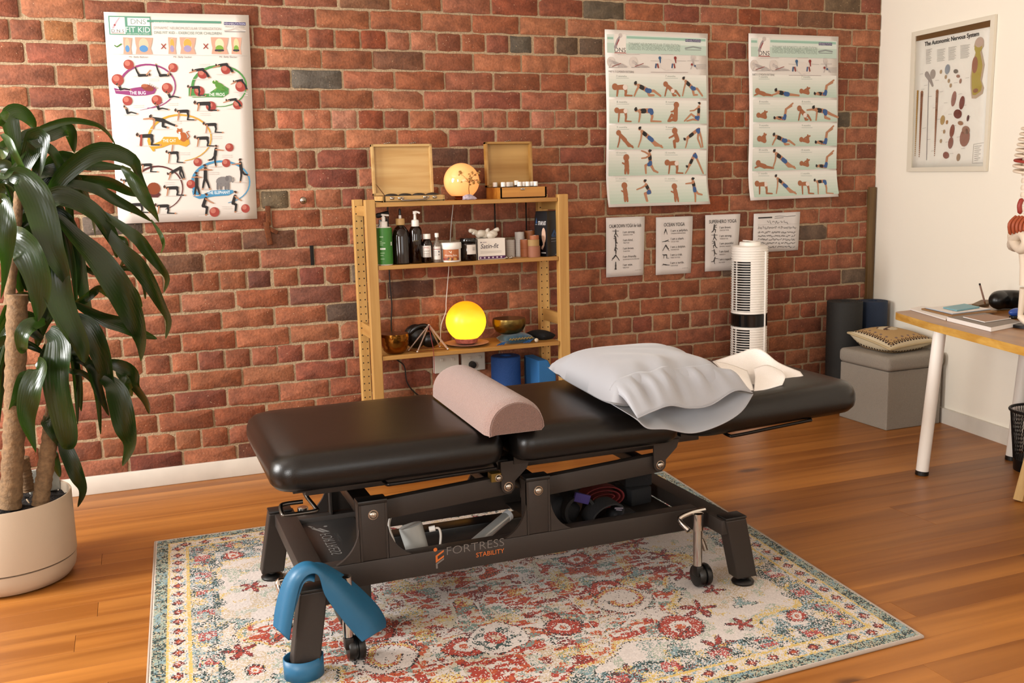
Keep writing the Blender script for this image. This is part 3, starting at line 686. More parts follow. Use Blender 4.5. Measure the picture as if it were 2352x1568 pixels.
# printed maker's mark on the front beam
C_or, C_gy, C_gy2 = S('#d8702a'), S('#7d7671'), S('#8f8a86')
P = Print(lambda a, b, l: (a, YF-.0006-l, b), .00015)
def logo(P, x, z, s, co, cg, sx=1):
    P.disc(x+.02*s, z+.20*s-.012*s, .022*s, co, 2)
    P.poly([(x+.02*s, z+.118*s), (x+.115*s, z+.172*s), (x+.115*s, z+.150*s), (x+.042*s, z+.108*s), (x+.042*s, z+.07*s), (x+.115*s, z+.110*s), (x+.115*s, z+.088*s), (x+.02*s, z+.036*s)][::-1], co, 2)
    P.poly([(x+.02*s, z+.028*s), (x+.115*s, z+.080*s), (x+.115*s, z+.060*s), (x+.040*s, z+.018*s), (x+.040*s, z-.03*s), (x+.02*s, z-.03*s)][::-1], cg, 2)
flip = lambda f: (lambda a, b, l: f(a, -b, l))
logo(P, .737, .194, .26, C_or, C_gy)
P2 = Print(lambda a, b, l: (a, YF-.0006-l, .221-b), .00015); P2.mb = P.mb
P2.text('FORTRESS', .776, 0, .024, C_gy, 2, w_=.175, bold=-.012)
P2.text('STABILITY', .951, .0215, .0135, C_or, 2, 'r', bold=.004)
M_print = mat('printed_ink', None, rough=.5, attr=True)
lg = P2.build('maker_mark', M_print, T); lg['label'] = 'orange and grey FORTRESS STABILITY lettering'
# base: two cross tubes, floor plates, legs with feet, castors
for x in (.398, 1.635):
    m = MB(); m.bb(x-.032, x+.032, -2.0, -1.30, .195, .2415, bev=.004); m.build('cross_tube', M_steel, T)
m = MB(); m.bb(.43, .60, -1.81, -1.43, .2215, .2265, bev=.001); sp_ = m.build('base_plate', mat('charcoal_plate', '#3c3937', rough=.4, spec=.5, bump=.1, bscale=600), T)
P = Print(lambda a, b, l: (.452+b, -1.475-a, .2268+l), .00015)
P.text('FORTRESS', .075, .050, .032, S('#8f8b86'), 1, w_=.185, bold=-.01); P.text('STABILITY', .085, .072, .012, S('#5d5a58'), 1)
P.poly([(.0, .008), (.062, .040), (.062, .030), (.015, .004)], S('#8f8b86'), 1); P.poly([(.02, .03), (.062, .052), (.062, .043), (.02, .021)], S('#8f8b86'), 1); P.disc(.01, .048, .006, S('#8f8b86'), 1); P.poly([(-.015, .004), (.01, .016), (.01, .006), (-.015, -.004)], S('#8f8b86'), 1)
P.build('plate_lettering', M_print, sp_)
m = MB(); m.bb(1.12, 1.60, -1.81, -1.43, .1905, .1955, bev=.001); m.bb(1.12, 1.60, -1.815, -1.805, .19, .225); m.build('base_tray', M_steel, T)
m = MB(); m.bb(.62, 1.10, -1.65, -1.58, .16, .22, bev=.004); m.bb(.50, .62, -1.66, -1.56, .13, .21, bev=.006); m.bb(.47, .56, -1.83, -1.72, .05, .17, bev=.005); m.build('actuator', M_dark, T)
LEGS = [((.372, -1.985), (.338, -1.99)), ((1.648, -1.985), (1.712, -1.955)), ((.385, -1.315), (.352, -1.285)), ((1.66, -1.315), (1.712, -1.285))]
for i, ((xt, yt), (xb, yb)) in enumerate(LEGS):
    m = MB(); s = -1 if yt < -1.6 else 1
    wt, wb = .036, .036; dt = .026
    A = [(xt-wt, yt-dt, .2415), (xt+wt, yt-dt, .2415), (xt+wt, yt+dt, .2415), (xt-wt, yt+dt, .2415)]
    B = [(xb-wb, yb-dt, .034), (xb+wb, yb-dt, .034), (xb+wb, yb+dt, .034), (xb-wb, yb+dt, .034)]
    m.add(A+B, [(0, 1, 2, 3), (7, 6, 5, 4)]+[(k, (k+1) % 4, 4+(k+1) % 4, 4+k) for k in range(4)])
    g = m.build('leg', M_steel, T, smooth=0)
    md = g.modifiers.new('Bevel', 'BEVEL'); md.width = .004; md.segments = 2
    MB().bb(xt-wt-.001, xt+wt+.001, yt-dt-.001, yt+dt+.001, .2418, .2500, bev=.003).build('leg_cap', M_dark, g)
    MB().lathe([(.034, 0), (.036, .006), (.030, .013), (.012, .016), (.010, .034)], (xb, yb, .0095), 20).build('adjustable_foot', M_dark, g, smooth=50)
# castors with retracting levers
def castor(x, y, s):
    m = MB(); m.lathe([(.014, .085), (.014, .20), (.0175, .2), (.0175, .252), (.013, .254)], (x, y, 0), 16); m.lathe([(.008, .06), (.008, .1)], (x, y, 0), 12)
    o = m.build('castor_stem', M_chrome, T, smooth=40)
    A = Matrix.Rotation(math.radians(90), 3, 'Y')
    m = MB(); m.lathe([(.018, -.024), (.033, -.022), (.036, -.016), (.036, -.004), (.03, -.002), (.03, .002), (.036, .004), (.036, .016), (.033, .022), (.018, .024)], (x+.02, y+.01, .046), 22, A)
    m.bb(x-.012, x+.012, y-.016, y+.016, .05, .085, bev=.005); m.build('castor_wheel', mat('castor_rubber', '#0d0d0d', rough=.35), o, smooth=40)
castor(1.56, -1.935, 1); castor(.462, -1.965, 1); castor(1.565, -1.345, -1); castor(.455, -1.345, -1)
# retracting lever: bent chrome bar ends
def lever(pts, name='castor_lever'):
    o = MB().tube(smoothpath(pts, 5), .008, seg=10).build(name, M_chrome, T, smooth=60); return o
lever([at(1618, 1170, Y=-1.92), at(1590, 1176, Y=-1.925), at(1566, 1186, Y=-1.93), at(1560, 1194, Y=-1.935), at(1570, 1206, Y=-1.955), at(1582, 1218, Y=-1.975)])
lever([at(1604, 1178, Y=-1.92), at(1601, 1222, Y=-1.925), at(1612, 1240, Y=-1.93), at(1620, 1262, Y=-1.93)])
lever([(.365, -1.86, .20), (.335, -1.88, .19), (.318, -1.895, .235), (.296, -1.91, .245), (.298, -1.925, .22), (.315, -1.95, .13)])
m = MB(); m.ball((.405, -2.02, .262), .011, sc=(1.3, 1, .8)); m.build('leg_bolt', M_chrome, T)
# crank of the backrest at the foot end
cr = [(.52, -1.70, .448), (.47, -1.735, .436), (.405, -1.755, .44), (.405, -1.758, .42), (.424, -1.79, .392), (.42, -1.80, .386), (.345, -1.80, .386), (.333, -1.795, .388), (.333, -1.765, .40), (.345, -1.757, .404), (.395, -1.757, .404)]
MB().tube(smoothpath(cr, 4), .006, seg=10).build('crank_handle', mat('dull_steel', '#6d6862', rough=.3, metal=1), T, smooth=60)
m = MB(); m.bb(.45, .54, -1.76, -1.745, .43, .462, bev=.004); c_ = m.build('crank_plate', M_steel, T); bolt(.472, -1.76, .44, .007, parent=c_); bolt(.505, -1.76, .452, .010, parent=c_)
# power lead of the lift motor
MB().tube(smoothpath([(.665, -1.70, .21), (.655, -1.74, .225), (.645, -1.765, .255), (.64, -1.74, .29), (.66, -1.70, .31), (.70, -1.60, .30)], 6), .004, seg=8).build('power_lead', mat('white_cable', '#cfc8bf', rough=.5), T, smooth=60)

# ================================================================ what lies on the treatment table
ZT_ = .574
M_terry = mat('pink_terry', '#a3847a', rough=.95, bump=1.0, bscale=330, sheen=.3, vary=.10, detail=2)
m = MB()
def bol(u, v):
    # u around the D section, v along the axis (front to back)
    y = -1.945+.60*v; cx = .966+.022*v; hw = .090; h = .098
    e = min(v, 1-v); k = 1 - .10*max(0, 1-e/.05)**2
    if u < .72:
        a = PI*(u/.72); x = -math.cos(a)*hw; z = math.sin(a)**.8*h
    else:
        t = (u-.72)/.28; x = hw*(1-2*t); z = 0
    return (cx+x*k*1.0, y, ZT_+.002+z*k+(.004 if u >= .72 else 0))
NU, NV = 30, 30
vs = [bol(i/NU, j/NV) for j in range(NV+1) for i in range(NU)]
fs = [(j*NU+i, j*NU+(i+1) % NU, (j+1)*NU+(i+1) % NU, (j+1)*NU+i) for j in range(NV) for i in range(NU)]
m.add(vs, fs)
BO = thing('bolster', 'half round pink towelling bolster laid across the black table near the shelf', 'bolster', (.97, -1.64, ZT_))
m.build('cover', M_terry, BO, smooth=50)
for v, nm in ((0, 'end_panel'), (1, 'end_panel')):
    m = MB(); s = -1 if v == 0 else 1; r0 = [Vector(bol(i/NU, v)) for i in range(NU)]; c = sum(r0, Vector())/NU
    r1 = [c+(p-c)*.96+Vector((0, .006*s, 0)) for p in r0]; n = NU
    m.add(r0+r1+[c+Vector((0, .008*s, 0))], [(i, (i+1) % n, n+(i+1) % n, n+i) for i in range(n)]+[(n+i, n+(i+1) % n, 2*n) for i in range(n)])
    o = m.build(nm, mat('pink_terry_shaded', '#8c6b60', rough=.95, bump=1.0, bscale=330, sheen=.3, vary=.1, detail=2), BO, smooth=50)  # end panels coloured darker to paint in their shade
    MB().tube([c+(p-c)*1.005+Vector((0, .002*s, 0)) for p in r0], .0022, seg=6, closed=True).build('seam', M_terry, o, smooth=60)

# pillow in its open case
M_sat = mat('grey_sateen', '#a9abb1', rough=.5, spec=.4, sheen=.25, bump=.06, bscale=500)
PL = thing('pillow', 'plump pillow in a pale grey pillowcase with its open end toward the viewer', 'pillow', (1.56, -1.6, ZT_))
def pil(u, v, top):
    u, v = 2*u-1, 2*v-1
    ex = (1-abs(u)**4.2)**.55 if abs(u) < 1 else 0; ey = (1-abs(v)**5)**.5 if abs(v) < 1 else 0
    y = -1.605 + .305*v*(1-.03*(1-u*u))
    x = 1.555 + (.232+.012*v)*u*(1-.05*(1-v*v)) + .028*v - .02*(1-v)*.5
    mid = .605 + .018*abs(u)**3*abs(v)**3
    if top:
        wr = .004*math.sin(9*u+5*v+2*math.sin(4*v))*(1-abs(u)**2)*max(0, .55-v)+.0035*math.sin(16*(u-.25*v))*max(0, -v-.2)*1.6
        wr += -.008*math.exp(-((v-.72+.12*u)/.05)**2)*(1-abs(u)**4) + .004*math.exp(-((v-.35+.3*u)/.07)**2)
        z = mid + (.104-.006*v)*ex*ey + wr*ey
    else: z = mid - .024*ex*ey
    return (x, y, max(z, ZT_+.004))
m = MB(); m.grid(lambda u, v: pil(u, v, True), 40, 44); m.grid(lambda u, v: pil(u, v, False), 40, 44)
m.build('pillow_body', M_sat, PL, smooth=80, weld=True)
def pxrow(pts, n=7): return smoothpath([at(p[0], p[1], Y=p[2]) for p in pts], n)
def sheet(m, rows, sub=5):
    """lofts polylines of equal length, smoothly across too"""
    k = len(rows[0]); cols = [smoothpath([r[i] for r in rows], sub) for i in range(k)]; nr = len(cols[0])
    vs = [cols[i][j] for j in range(nr) for i in range(k)]
    m.add(vs, [(j*k+i, j*k+i+1, (j+1)*k+i+1, (j+1)*k+i) for j in range(nr-1) for i in range(k-1)])
S_ = lambda n: [i/(n-1) for i in range(n)]
topb = [Vector(pil(.02+.96*s, .10, True)) for s in S_(43)]; botb = [Vector(pil(.02+.96*s, .08, False)) for s in S_(43)]
lip = pxrow([(1464, 960, -1.99), (1500, 944, -1.985), (1540, 931, -1.975), (1585, 937, -1.96), (1632, 930, -1.945), (1688, 897, -1.93), (1728, 901, -1.905)])
lip2 = pxrow([(1464, 963, -1.99), (1488, 983, -2.0), (1532, 985, -2.0), (1590, 994, -1.99), (1652, 976, -1.975), (1702, 945, -1.95), (1729, 905, -1.907)])
mid1 = [topb[i]*.5+lip[i]*.5+Vector((0, 0, .012+.011*math.sin(i*.52)+.007*math.sin(i*1.13+1))) for i in range(43)]
m = MB(); sheet(m, [topb, mid1, lip]); o = m.build('case_opening', M_sat, PL, smooth=80); solid(o, .0016)
mid2 = [botb[i]*.45+lip2[i]*.55 - Vector((0, 0, .0)) for i in range(43)]
for i, p in enumerate(mid2): p.z = min(p.z, lip2[i].z+.012)
m = MB(); sheet(m, [botb, mid2, lip2]); o = m.build('case_opening', M_sat, PL, smooth=80); solid(o, .0016)
MB().tube(lip2, .0018, seg=6).build('hem', M_sat, PL, smooth=80); MB().tube(lip, .0018, seg=6).build('hem', M_sat, PL, smooth=80)
inner = [Vector(pil(.04+.92*s, .03, True)) for s in S_(20)]
# face paper
M_pap = mat('white_tissue', '#f5f2ee', rough=.9, bump=.5, bscale=380, detail=1)
FP = thing('face_paper', 'folded white embossed paper sheet draped on the black head section beside the pillow', 'paper sheet', (1.96, -1.66, ZT_+.01))
m = MB(); R_ = lambda *p: pxrow(p, 6)
sheet(m, [R_((1636, 830, -1.49), (1692, 812, -1.49), (1741, 799, -1.50), (1788, 832, -1.60), (1838, 853, -1.68)),
          R_((1655, 848, -1.58), (1705, 838, -1.58), (1745, 838, -1.58), (1796, 858, -1.68), (1850, 873, -1.76)),
          R_((1690, 888, -1.72), (1725, 890, -1.75), (1765, 886, -1.78), (1800, 892, -1.80), (1847, 896, -1.83))])
solid(m.build('paper_sheet', M_pap, FP, smooth=80), .0008)
m = MB(); sheet(m, [R_((1640, 829, -1.60), (1675, 836, -1.63), (1717, 851, -1.66)), R_((1656, 846, -1.69), (1690, 856, -1.73), (1727, 880, -1.76)), R_((1690, 885, -1.75), (1712, 899, -1.79), (1733, 902, -1.815))])
solid(m.build('folded_flap', M_pap, FP, smooth=80), .0008)
m = MB(); sheet(m, [R_((1731, 846, -1.66), (1762, 838, -1.66), (1795, 851, -1.70)), R_((1734, 868, -1.745), (1768, 862, -1.745), (1804, 864, -1.77)), R_((1731, 900, -1.815), (1765, 893, -1.815), (1797, 884, -1.80))])
solid(m.build('folded_flap', M_pap, FP, smooth=80), .0008)

# blue resistance band hung over the front leg
M_band = mat('blue_latex', '#2b749f', rough=.42, spec=.45, bump=.05, bscale=200)
RB = thing('resistance_band', 'wide blue latex resistance band looped over the table leg and round its foot', 'exercise band', (.36, -1.99, .01))
def ribbon(e1, e2, name, n=7, th=.0035):
    a = smoothpath([at(p[0], p[1], Y=p[2]) for p in e1], n); b = smoothpath([at(p[0], p[1], Y=p[2]) for p in e2], n)
    m = MB(); k = len(a); m.add(a+b, [(i, i+1, k+i+1, k+i) for i in range(k-1)]); o = m.build(name, M_band, RB, smooth=80); solid(o, th); return o
# near arch: up the inner side of the leg, over its top, down the far side and back in a loop
ribbon([(628, 1436, -2.0), (634, 1390, -2.0), (650, 1335, -2.01), (672, 1304, -2.02), (702, 1289, -2.02), (735, 1298, -2.02), (790, 1330, -2.0), (845, 1385, -1.985), (878, 1420, -1.975), (886, 1440, -1.98)],
       [(664, 1470, -2.04), (672, 1420, -2.045), (684, 1360, -2.05), (694, 1334, -2.055), (712, 1318, -2.055), (733, 1322, -2.055), (748, 1368, -2.05), (785, 1420, -2.04), (815, 1455, -2.03), (832, 1473, -2.03)], 'band_loop')
ribbon([(886, 1440, -1.98), (884, 1420, -1.955), (862, 1385, -1.95), (810, 1335, -1.955), (765, 1305, -1.965), (735, 1292, -1.985), (700, 1297, -2.0), (668, 1315, -2.0)],
       [(832, 1473, -2.03), (838, 1455, -2.01), (828, 1430, -2.0), (790, 1380, -2.0), (755, 1340, -2.01), (735, 1318, -2.03), (712, 1310, -2.04), (690, 1320, -2.04)], 'band_loop')
ribbon([(635, 1430, -1.995), (642, 1385, -1.995), (658, 1340, -2.0), (680, 1316, -2.01), (706, 1309, -2.015), (724, 1318, -2.02)],
       [(660, 1460, -2.035), (674, 1410, -2.04), (688, 1365, -2.045), (698, 1340, -2.05), (710, 1333, -2.05), (722, 1336, -2.05)], 'band_loop', th=.002)
m = MB(); nn = 40; cx, cy = .338, -1.985
ring = [(cx+.047*math.cos(2*PI*i/nn)*(1+.06*math.cos(4*PI*i/nn)), cy+.043*math.sin(2*PI*i/nn)) for i in range(nn)]
m.add([(x, y, .0105) for x, y in ring]+[(x*1+(x-cx)*.01, y+(y-cy)*.01, .063) for x, y in ring], [(i, (i+1) % nn, nn+(i+1) % nn, nn+i) for i in range(nn)])
o = m.build('foot_loop', M_band, RB, smooth=80); solid(o, .004)

# things lying on the base of the table
def cyl_thing(m, c, r, h, bev=.004, seg=28, rot=None, mi=0): m.lathe([(r-bev, 0), (r, bev), (r, h-bev), (r-bev, h), (0, h)], c, seg, rot, mi=mi); return m
CN = thing('motor_can', 'pale grey plastic canister with a cable plug, sitting inside the table frame', 'canister', (.72, -1.73, .0))
Rt = Matrix.Rotation(math.radians(-12), 3, 'Y') @ Matrix.Rotation(math.radians(-10), 3, 'X')
m = MB(); m.lathe([(.029, 0), (.033, .004), (.0355, .082), (.034, .086), (0, .087)], (.724, -1.745, .195), 32, Rt); m.build('canister_body', mat('grey_abs', '#a9aaa6', rough=.45), CN, smooth=40)
MB().tube([(.755, -1.76, .268), (.772, -1.765, .271)], .0085, seg=10).build('plug', mat('white_abs', '#d8d5cf', rough=.4), CN)
MB().tube(smoothpath([(.772, -1.765, .271), (.783, -1.768, .268), (.786, -1.772, .245), (.778, -1.778, .20), (.775, -1.785, .18)], 6), .0036, seg=8).build('cable', M_pap if False else mat('white_cable', '#cfc8bf'), CN, smooth=60)
LT = thing('light_tube', 'slim silver tube with a clear end cap, slanting inside the table frame', 'tube', (.95, -1.72, .1))
a, b = Vector((.845, -1.76, .170)), Vector((1.035, -1.66, .232)); d = (b-a).normalized()
MB().tube([a, b], .017, seg=18).build('tube_body', mat('brushed_silver', '#b9b9b6', rough=.3, metal=.5), LT)
MB().tube([b, b+d*.014], .018, seg=18).build('end_cap', mat('clear_grey_cap', '#c9ccd0', rough=.25), LT)
M_neo = mat('black_neoprene', '#121114', rough=.8, bump=.3, bscale=160); M_pur = mat('purple_webbing', '#40327e', rough=.8); M_redw = mat('red_webbing', '#7d1518', rough=.8, bump=.2, bscale=200)
def strapring(m, c, rx, rz, w_, t, rot=0, n=28, a0=0, a1=2*PI, mi=0):
    for (r_in) in (0,):
        P_ = [(c[0]+rx*math.cos(a)*math.cos(rot)-rz*math.sin(a)*math.sin(rot), c[2]+rx*math.cos(a)*math.sin(rot)+rz*math.sin(a)*math.cos(rot)) for a in np.linspace(a0, a1, n+1)]
        cx, cz = c[0], c[2]
        Q_ = [(x+(x-cx)/max(rx, rz)*t, z+(z-cz)/max(rx, rz)*t) for x, z in P_]
        vs = [(x, c[1]-w_/2, z) for x, z in P_]+[(x, c[1]+w_/2, z) for x, z in P_]+[(x, c[1]-w_/2, z) for x, z in Q_]+[(x, c[1]+w_/2, z) for x, z in Q_]
        k = n+1
        fs = []
        for i in range(n): fs += [(i, i+1, k+i+1, k+i), (2*k+i, 2*k+i+1, 3*k+i+1, 3*k+i), (i, i+1, 2*k+i+1, 2*k+i), (k+i, k+i+1, 3*k+i+1, 3*k+i)]
        fs += [(0, k, 3*k, 2*k), (n, k+n, 3*k+n, 2*k+n)]
        m.add(vs, fs, mi)
SB = thing('mobilisation_belt', 'black neoprene treatment belt with purple webbing, coiled on the table tray', 'belt', (1.30, -1.72, .196))
m = MB(); strapring(m, (1.325, -1.755, .232), .052, .030, .075, .008, rot=.35); strapring(m, (1.255, -1.70, .24), .045, .042, .08, .010, rot=-.5); m.box((1.225, -1.66, .235), (.10, .09, .07), rot=Matrix.Rotation(.5, 3, 'Y'), bev=.02); m.box((1.40, -1.74, .212), (.09, .07, .03), rot=Matrix.Rotation(.15, 3, 'Y'), bev=.012)
m.build('neoprene_strap', M_neo, SB, smooth=50)
MB().box((1.262, -1.735, .283), (.055, .012, .03), rot=Matrix.Rotation(.35, 3, 'Y'), bev=.003).build('purple_webbing', M_pur, SB); MB().box((1.300, -1.801, .206), (.042, .006, .018), bev=.002).build('purple_webbing', M_pur, SB)
m = MB(); m.tube([(1.345, -1.80, .258), (1.375, -1.795, .252)], .0025, seg=6); m.tube([(1.35, -1.80, .252), (1.37, -1.797, .247)], .002, seg=6); m.build('stitched_badge', mat('silver_thread', '#8d8796', rough=.5, metal=.3), SB)
RS = thing('red_belt_roll', 'rolled red webbing belt behind the black neoprene belt', 'belt', (1.40, -1.63, .196))
m = MB(); strapring(m, (1.385, -1.62, .240), .070, .034, .05, .006, rot=-.05); strapring(m, (1.385, -1.62, .240), .055, .022, .05, .006, rot=-.05); strapring(m, (1.385, -1.62, .240), .036, .010, .05, .005)
m.build('webbing_roll', M_redw, RS, smooth=50)
for i, (p, d_) in enumerate((((1.515, -1.60, .226), (.085, .10, .058)), ((1.525, -1.595, .288), (.095, .085, .062)))):
    BK = thing('foam_block', ('lower black foam block on the table tray' if i == 0 else 'upper black foam block stacked on another on the tray'), 'foam block', (p[0], p[1], p[2]-d_[2]/2))
    MB().box(p, d_, rot=Matrix.Rotation(.15-.3*i, 3, 'Z'), bev=.006).build('block', mat('black_foam', '#17171a', rough=.9, bump=.3, bscale=200), BK)
PN = thing('orange_pencil', 'short orange pencil stub poking up behind the red belt', 'pencil', (1.44, -1.49, .196))
MB().tube([(1.44, -1.50, .20), (1.425, -1.47, .262)], .004, seg=6).build('shaft', mat('orange_paint', '#c6541f', rough=.4), PN)
MB().tube([(1.424, -1.4685, .264), (1.4233, -1.467, .267)], .0041, seg=6).build('tip', M_redw, PN)
CD = thing('red_white_card', 'small white card with a red mark lying on the table tray', 'card', (1.17, -1.80, .196))
MB().box((1.17, -1.795, .2275), (.035, .022, .001), rot=Matrix.Rotation(-.35, 3, 'Z')).build('card_sheet', mat('card_white', '#d9d0c8', rough=.6), CD)
P = Print(lambda a, b, l: (1.17+a, -1.795-b, .2282+l)); P.disc(.003, 0, .006, S('#b02a22'), 1); P.line([(-.012, .004), (.0, -.004), (.010, .004)], .002, S('#b02a22'), 2); P.build('card_print', M_print, CD)

# ================================================================ pine shelf unit
M_pine = wood('pine', '#dcb068', '#c08d48', 'Z', scale=7, rough=.5, knots=3.2, c3='#6b3c16')
M_pinex = wood('pine_shelf', '#d3a25a', '#b47f3c', 'X', scale=7, rough=.45, knots=2.2, c3='#6b3c16')
M_piney = wood('pine_rail', '#d3a660', '#b68444', 'Y', scale=7, rough=.5)
SX0, SX1 = .941, 1.880; SYF, SYB = -.322, -.055; SZ = (1.197, .930, .537, .12)
SH = thing('shelf_unit', 'open pine shelf unit with peg-holed posts standing against the brick wall', 'shelf', (1.41, -.19, 0))
holes = MB()
for x0, x1 in ((SX0, SX0+.044), (SX1-.050, SX1)):
    for y0_, y1_ in ((SYF, SYF+.034), (SYB-.034, SYB)):
        MB().bb(x0, x1, y0_, y1_, 0, 1.211, bev=.003).build('post', M_pine, SH, smooth=0)
    for z in (1.172, .640, .10):
        MB().bb((x0+x1)/2-.009, (x0+x1)/2+.009, SYF+.034, SYB-.034, z-.032, z+.012 if z > 1 else z+.022, bev=.002).build('side_rail', M_piney, SH, smooth=0)
A = Matrix.Rotation(math.radians(90), 3, 'X')
for x in (SX0+.011, SX0+.033, SX1-.040, SX1-.012):
    for z in np.arange(.06, 1.19, .032): holes.lathe([(.0032, 0), (.0026, .0004)], (x, SYB-.0342, z), 8, A)  # flat dark discs painted for the shade inside the holes
h_ = holes.build('peg_holes', mat('hole_dark', '#2a1608', rough=.9), SH, weld=False); h_['kind'] = 'stuff'
for z in SZ:
    MB().bb(SX0+.046, SX1-.052, SYF+.004, SYB-.002, z-.018, z, bev=.002).build('shelf_board', M_pinex, SH, smooth=0)
# steel cross brace behind
m = MB(); 
for x in (1.63, 1.79): m.bb(x-.003, x+.003, SYB+.022, SYB+.026, .95, 1.18)
m.build('brace_strap', mat('black_iron', '#14110f', rough=.5, metal=.5), SH)

def px(x, y, Y): return at(x, y, Y=Y)
# --- wooden cases on the top shelf
M_bam = wood('bamboo', '#dab87c', '#c79c5c', 'X', scale=9, rough=.45)
M_bam2 = wood('golden_pine', '#d9983c', '#b87222', 'X', scale=8, rough=.35, coat=.2)
M_bam2l = wood('golden_pine_lid', '#cda25d', '#b07f38', 'X', scale=5, rough=.45)
M_silv = mat('nickel', '#b5aca0', rough=.22, metal=1)
def case(name, label, x0, x1, yf, yb, z0, hb, lx0, lx1, lh, lt, lean, wt, mbase, mlid, minner):
    T_ = thing(name, label, 'case', ((x0+x1)/2, (yf+yb)/2, z0))
    m = MB(); m.bb(x0, x1, yf, yb, z0, z0+.006); m.bb(x0, x1, yf, yf+wt, z0, z0+hb, bev=.0012); m.bb(x0, x1, yb-wt, yb, z0, z0+hb, bev=.0012); m.bb(x0, x0+wt, yf, yb, z0, z0+hb, bev=.0012); m.bb(x1-wt, x1, yf, yb, z0, z0+hb, bev=.0012)
    b_ = m.build('case_base', mbase, T_, smooth=0)
    zb = z0+hb+.001; R_ = Matrix.Rotation(lean, 3, 'X')
    def tr(m):
        o = Vector((0, yb, zb)); m.v = [tuple(o+R_ @ (Vector(p)-o)) for p in m.v]
    m = MB(); m.bb(lx0, lx0+wt, yb-lt, yb, zb, zb+lh, bev=.0012); m.bb(lx1-wt, lx1, yb-lt, yb, zb, zb+lh, bev=.0012); m.bb(lx0, lx1, yb-lt, yb, zb, zb+wt, bev=.0012); m.bb(lx0, lx1, yb-lt, yb, zb+lh-wt, zb+lh, bev=.0012); tr(m)
    l_ = m.build('lid_frame', mlid, T_, smooth=0)
    m = MB(); m.bb(lx0+wt*.5, lx1-wt*.5, yb-.005, yb, zb+wt*.5, zb+lh-wt*.5); tr(m); m.build('lid_panel', minner, l_, smooth=0)
    return T_, b_, l_, zb
z1 = SZ[0]
a = px(881, 463, -.312); b = px(1022, 460, -.312); la = px(856, 400, -.155); lb = px(995, 400, -.155); ltop = px(925, 331, -.155)
T_, b_, l_, zb = case('stone_case', 'open bamboo case with flat lid and chrome carry handle on the top shelf', a.x, b.x, -.312, -.135, z1+.0005, .026, la.x, lb.x, ltop.z-z1-.027, .022, math.radians(-2), .011, M_bam, M_bam, M_bam)
for q in (.27, .69):
    m = MB()
    for k in range(4): m.ball((la.x+(lb.x-la.x)*q-.012+.008*k, -.137, ltop.z+.004+.0012*k), .0035, 8, 6)
    m.build('hinge', M_silv, l_)
m = MB(); hx = (a.x+b.x)/2-.005
m.tube(smoothpath([(hx-.055, -.313, z1+.017), (hx-.055, -.325, z1+.014), (hx-.045, -.331, z1+.008), (hx+.045, -.331, z1+.010), (hx+.057, -.325, z1+.016), (hx+.057, -.313, z1+.019)], 4), .0036, seg=8)
m.box((hx-.055, -.315, z1+.017), (.026, .004, .010), bev=.002); m.box((hx+.057, -.315, z1+.019), (.026, .004, .010), bev=.002)
m.build('carry_handle', M_silv, T_, smooth=50)
for x in (hx-.094, hx+.095):
    m = MB(); m.box((x, -.3145, z1+.018), (.018, .004, .012), bev=.003); m.ball((x, -.318, z1+.017), .005, 10, 6); m.build('latch', M_silv, T_, smooth=50)
M_stone = mat('basalt', '#2a2420', rough=.55, bump=.2, bscale=120)
for k in range(4):
    o = MB().ball((a.x+.055+.062*k, -.235+.004*(k % 2), z1+.0270), .031, 18, 10, (1, .62, .32)).build('basalt_stone', M_stone, origin=(a.x+.055+.062*k, -.235, z1+.018))
    tag(o, 'flat dark massage stone in the open bamboo case', 'stone', 'massage stones in the bamboo case')
MB().tube([(la.x+.012, -.16, zb+.05), (la.x+.016, -.29, zb+.002)], .0022, seg=6).build('lid_stay', M_silv, T_)
a = px(1149, 454, -.312); b = px(1256, 449, -.312); la = px(1115, 370, -.145); lb = px(1221, 370, -.145); ltop = px(1168, 326, -.145)
T_, b_, l_, zb = case('oil_case', 'open golden wooden case filled with white capped oil bottles', a.x, b.x, -.312, -.13, z1+.0005, .050, la.x, lb.x, ltop.z-z1-.051, .03, math.radians(-2), .010, M_bam2, M_bam2l, M_bam2l)
m = MB()
for k in range(4): m.ball((la.x+(lb.x-la.x)*.5-.010+.008*k, -.132, ltop.z+.003+.0014*k), .0032, 8, 6)
m.build('hinge', M_silv, l_)
m = MB(); m.box(((a.x+b.x)/2-.005, -.3135, z1+.042), (.02, .003, .010), bev=.0014); m.ball(((a.x+b.x)/2-.005, -.316, z1+.041), .004, 8, 6); m.build('clasp', M_silv, T_)
M_amb = mat('amber_glass', '#1c0a04', rough=.08, spec=.5); M_cap = mat('white_cap', '#e9e4dc', rough=.35)
g0 = None
for r_ in range(3):
    for c in range(5):
        p = Vector((a.x+.026+.039*c+(r_ % 2)*.006, -.285+.052*r_, z1+.008))
        if g0 is None:
            g0 = thing('oil_bottle', 'small dark oil bottle with white screw cap in the golden case', 'bottle', p, 'white capped oil bottles in the wooden case')
            MB().lathe([(.0105, 0), (.0115, .002), (.0115, .038), (.007, .044), (.007, .05)], p, 14).build('glass', M_amb, g0, smooth=40)
            MB().lathe([(.0105, .046), (.0105, .064), (.0095, .066), (0, .066)], p, 16).build('screw_cap', M_cap, g0, smooth=40)
        else:
            if (r_, c) in ((0, 1), (1, 0)): continue
            copy_thing(g0, p + Vector((0, 0, .006 if (r_, c) == (1, 2) else 0)))
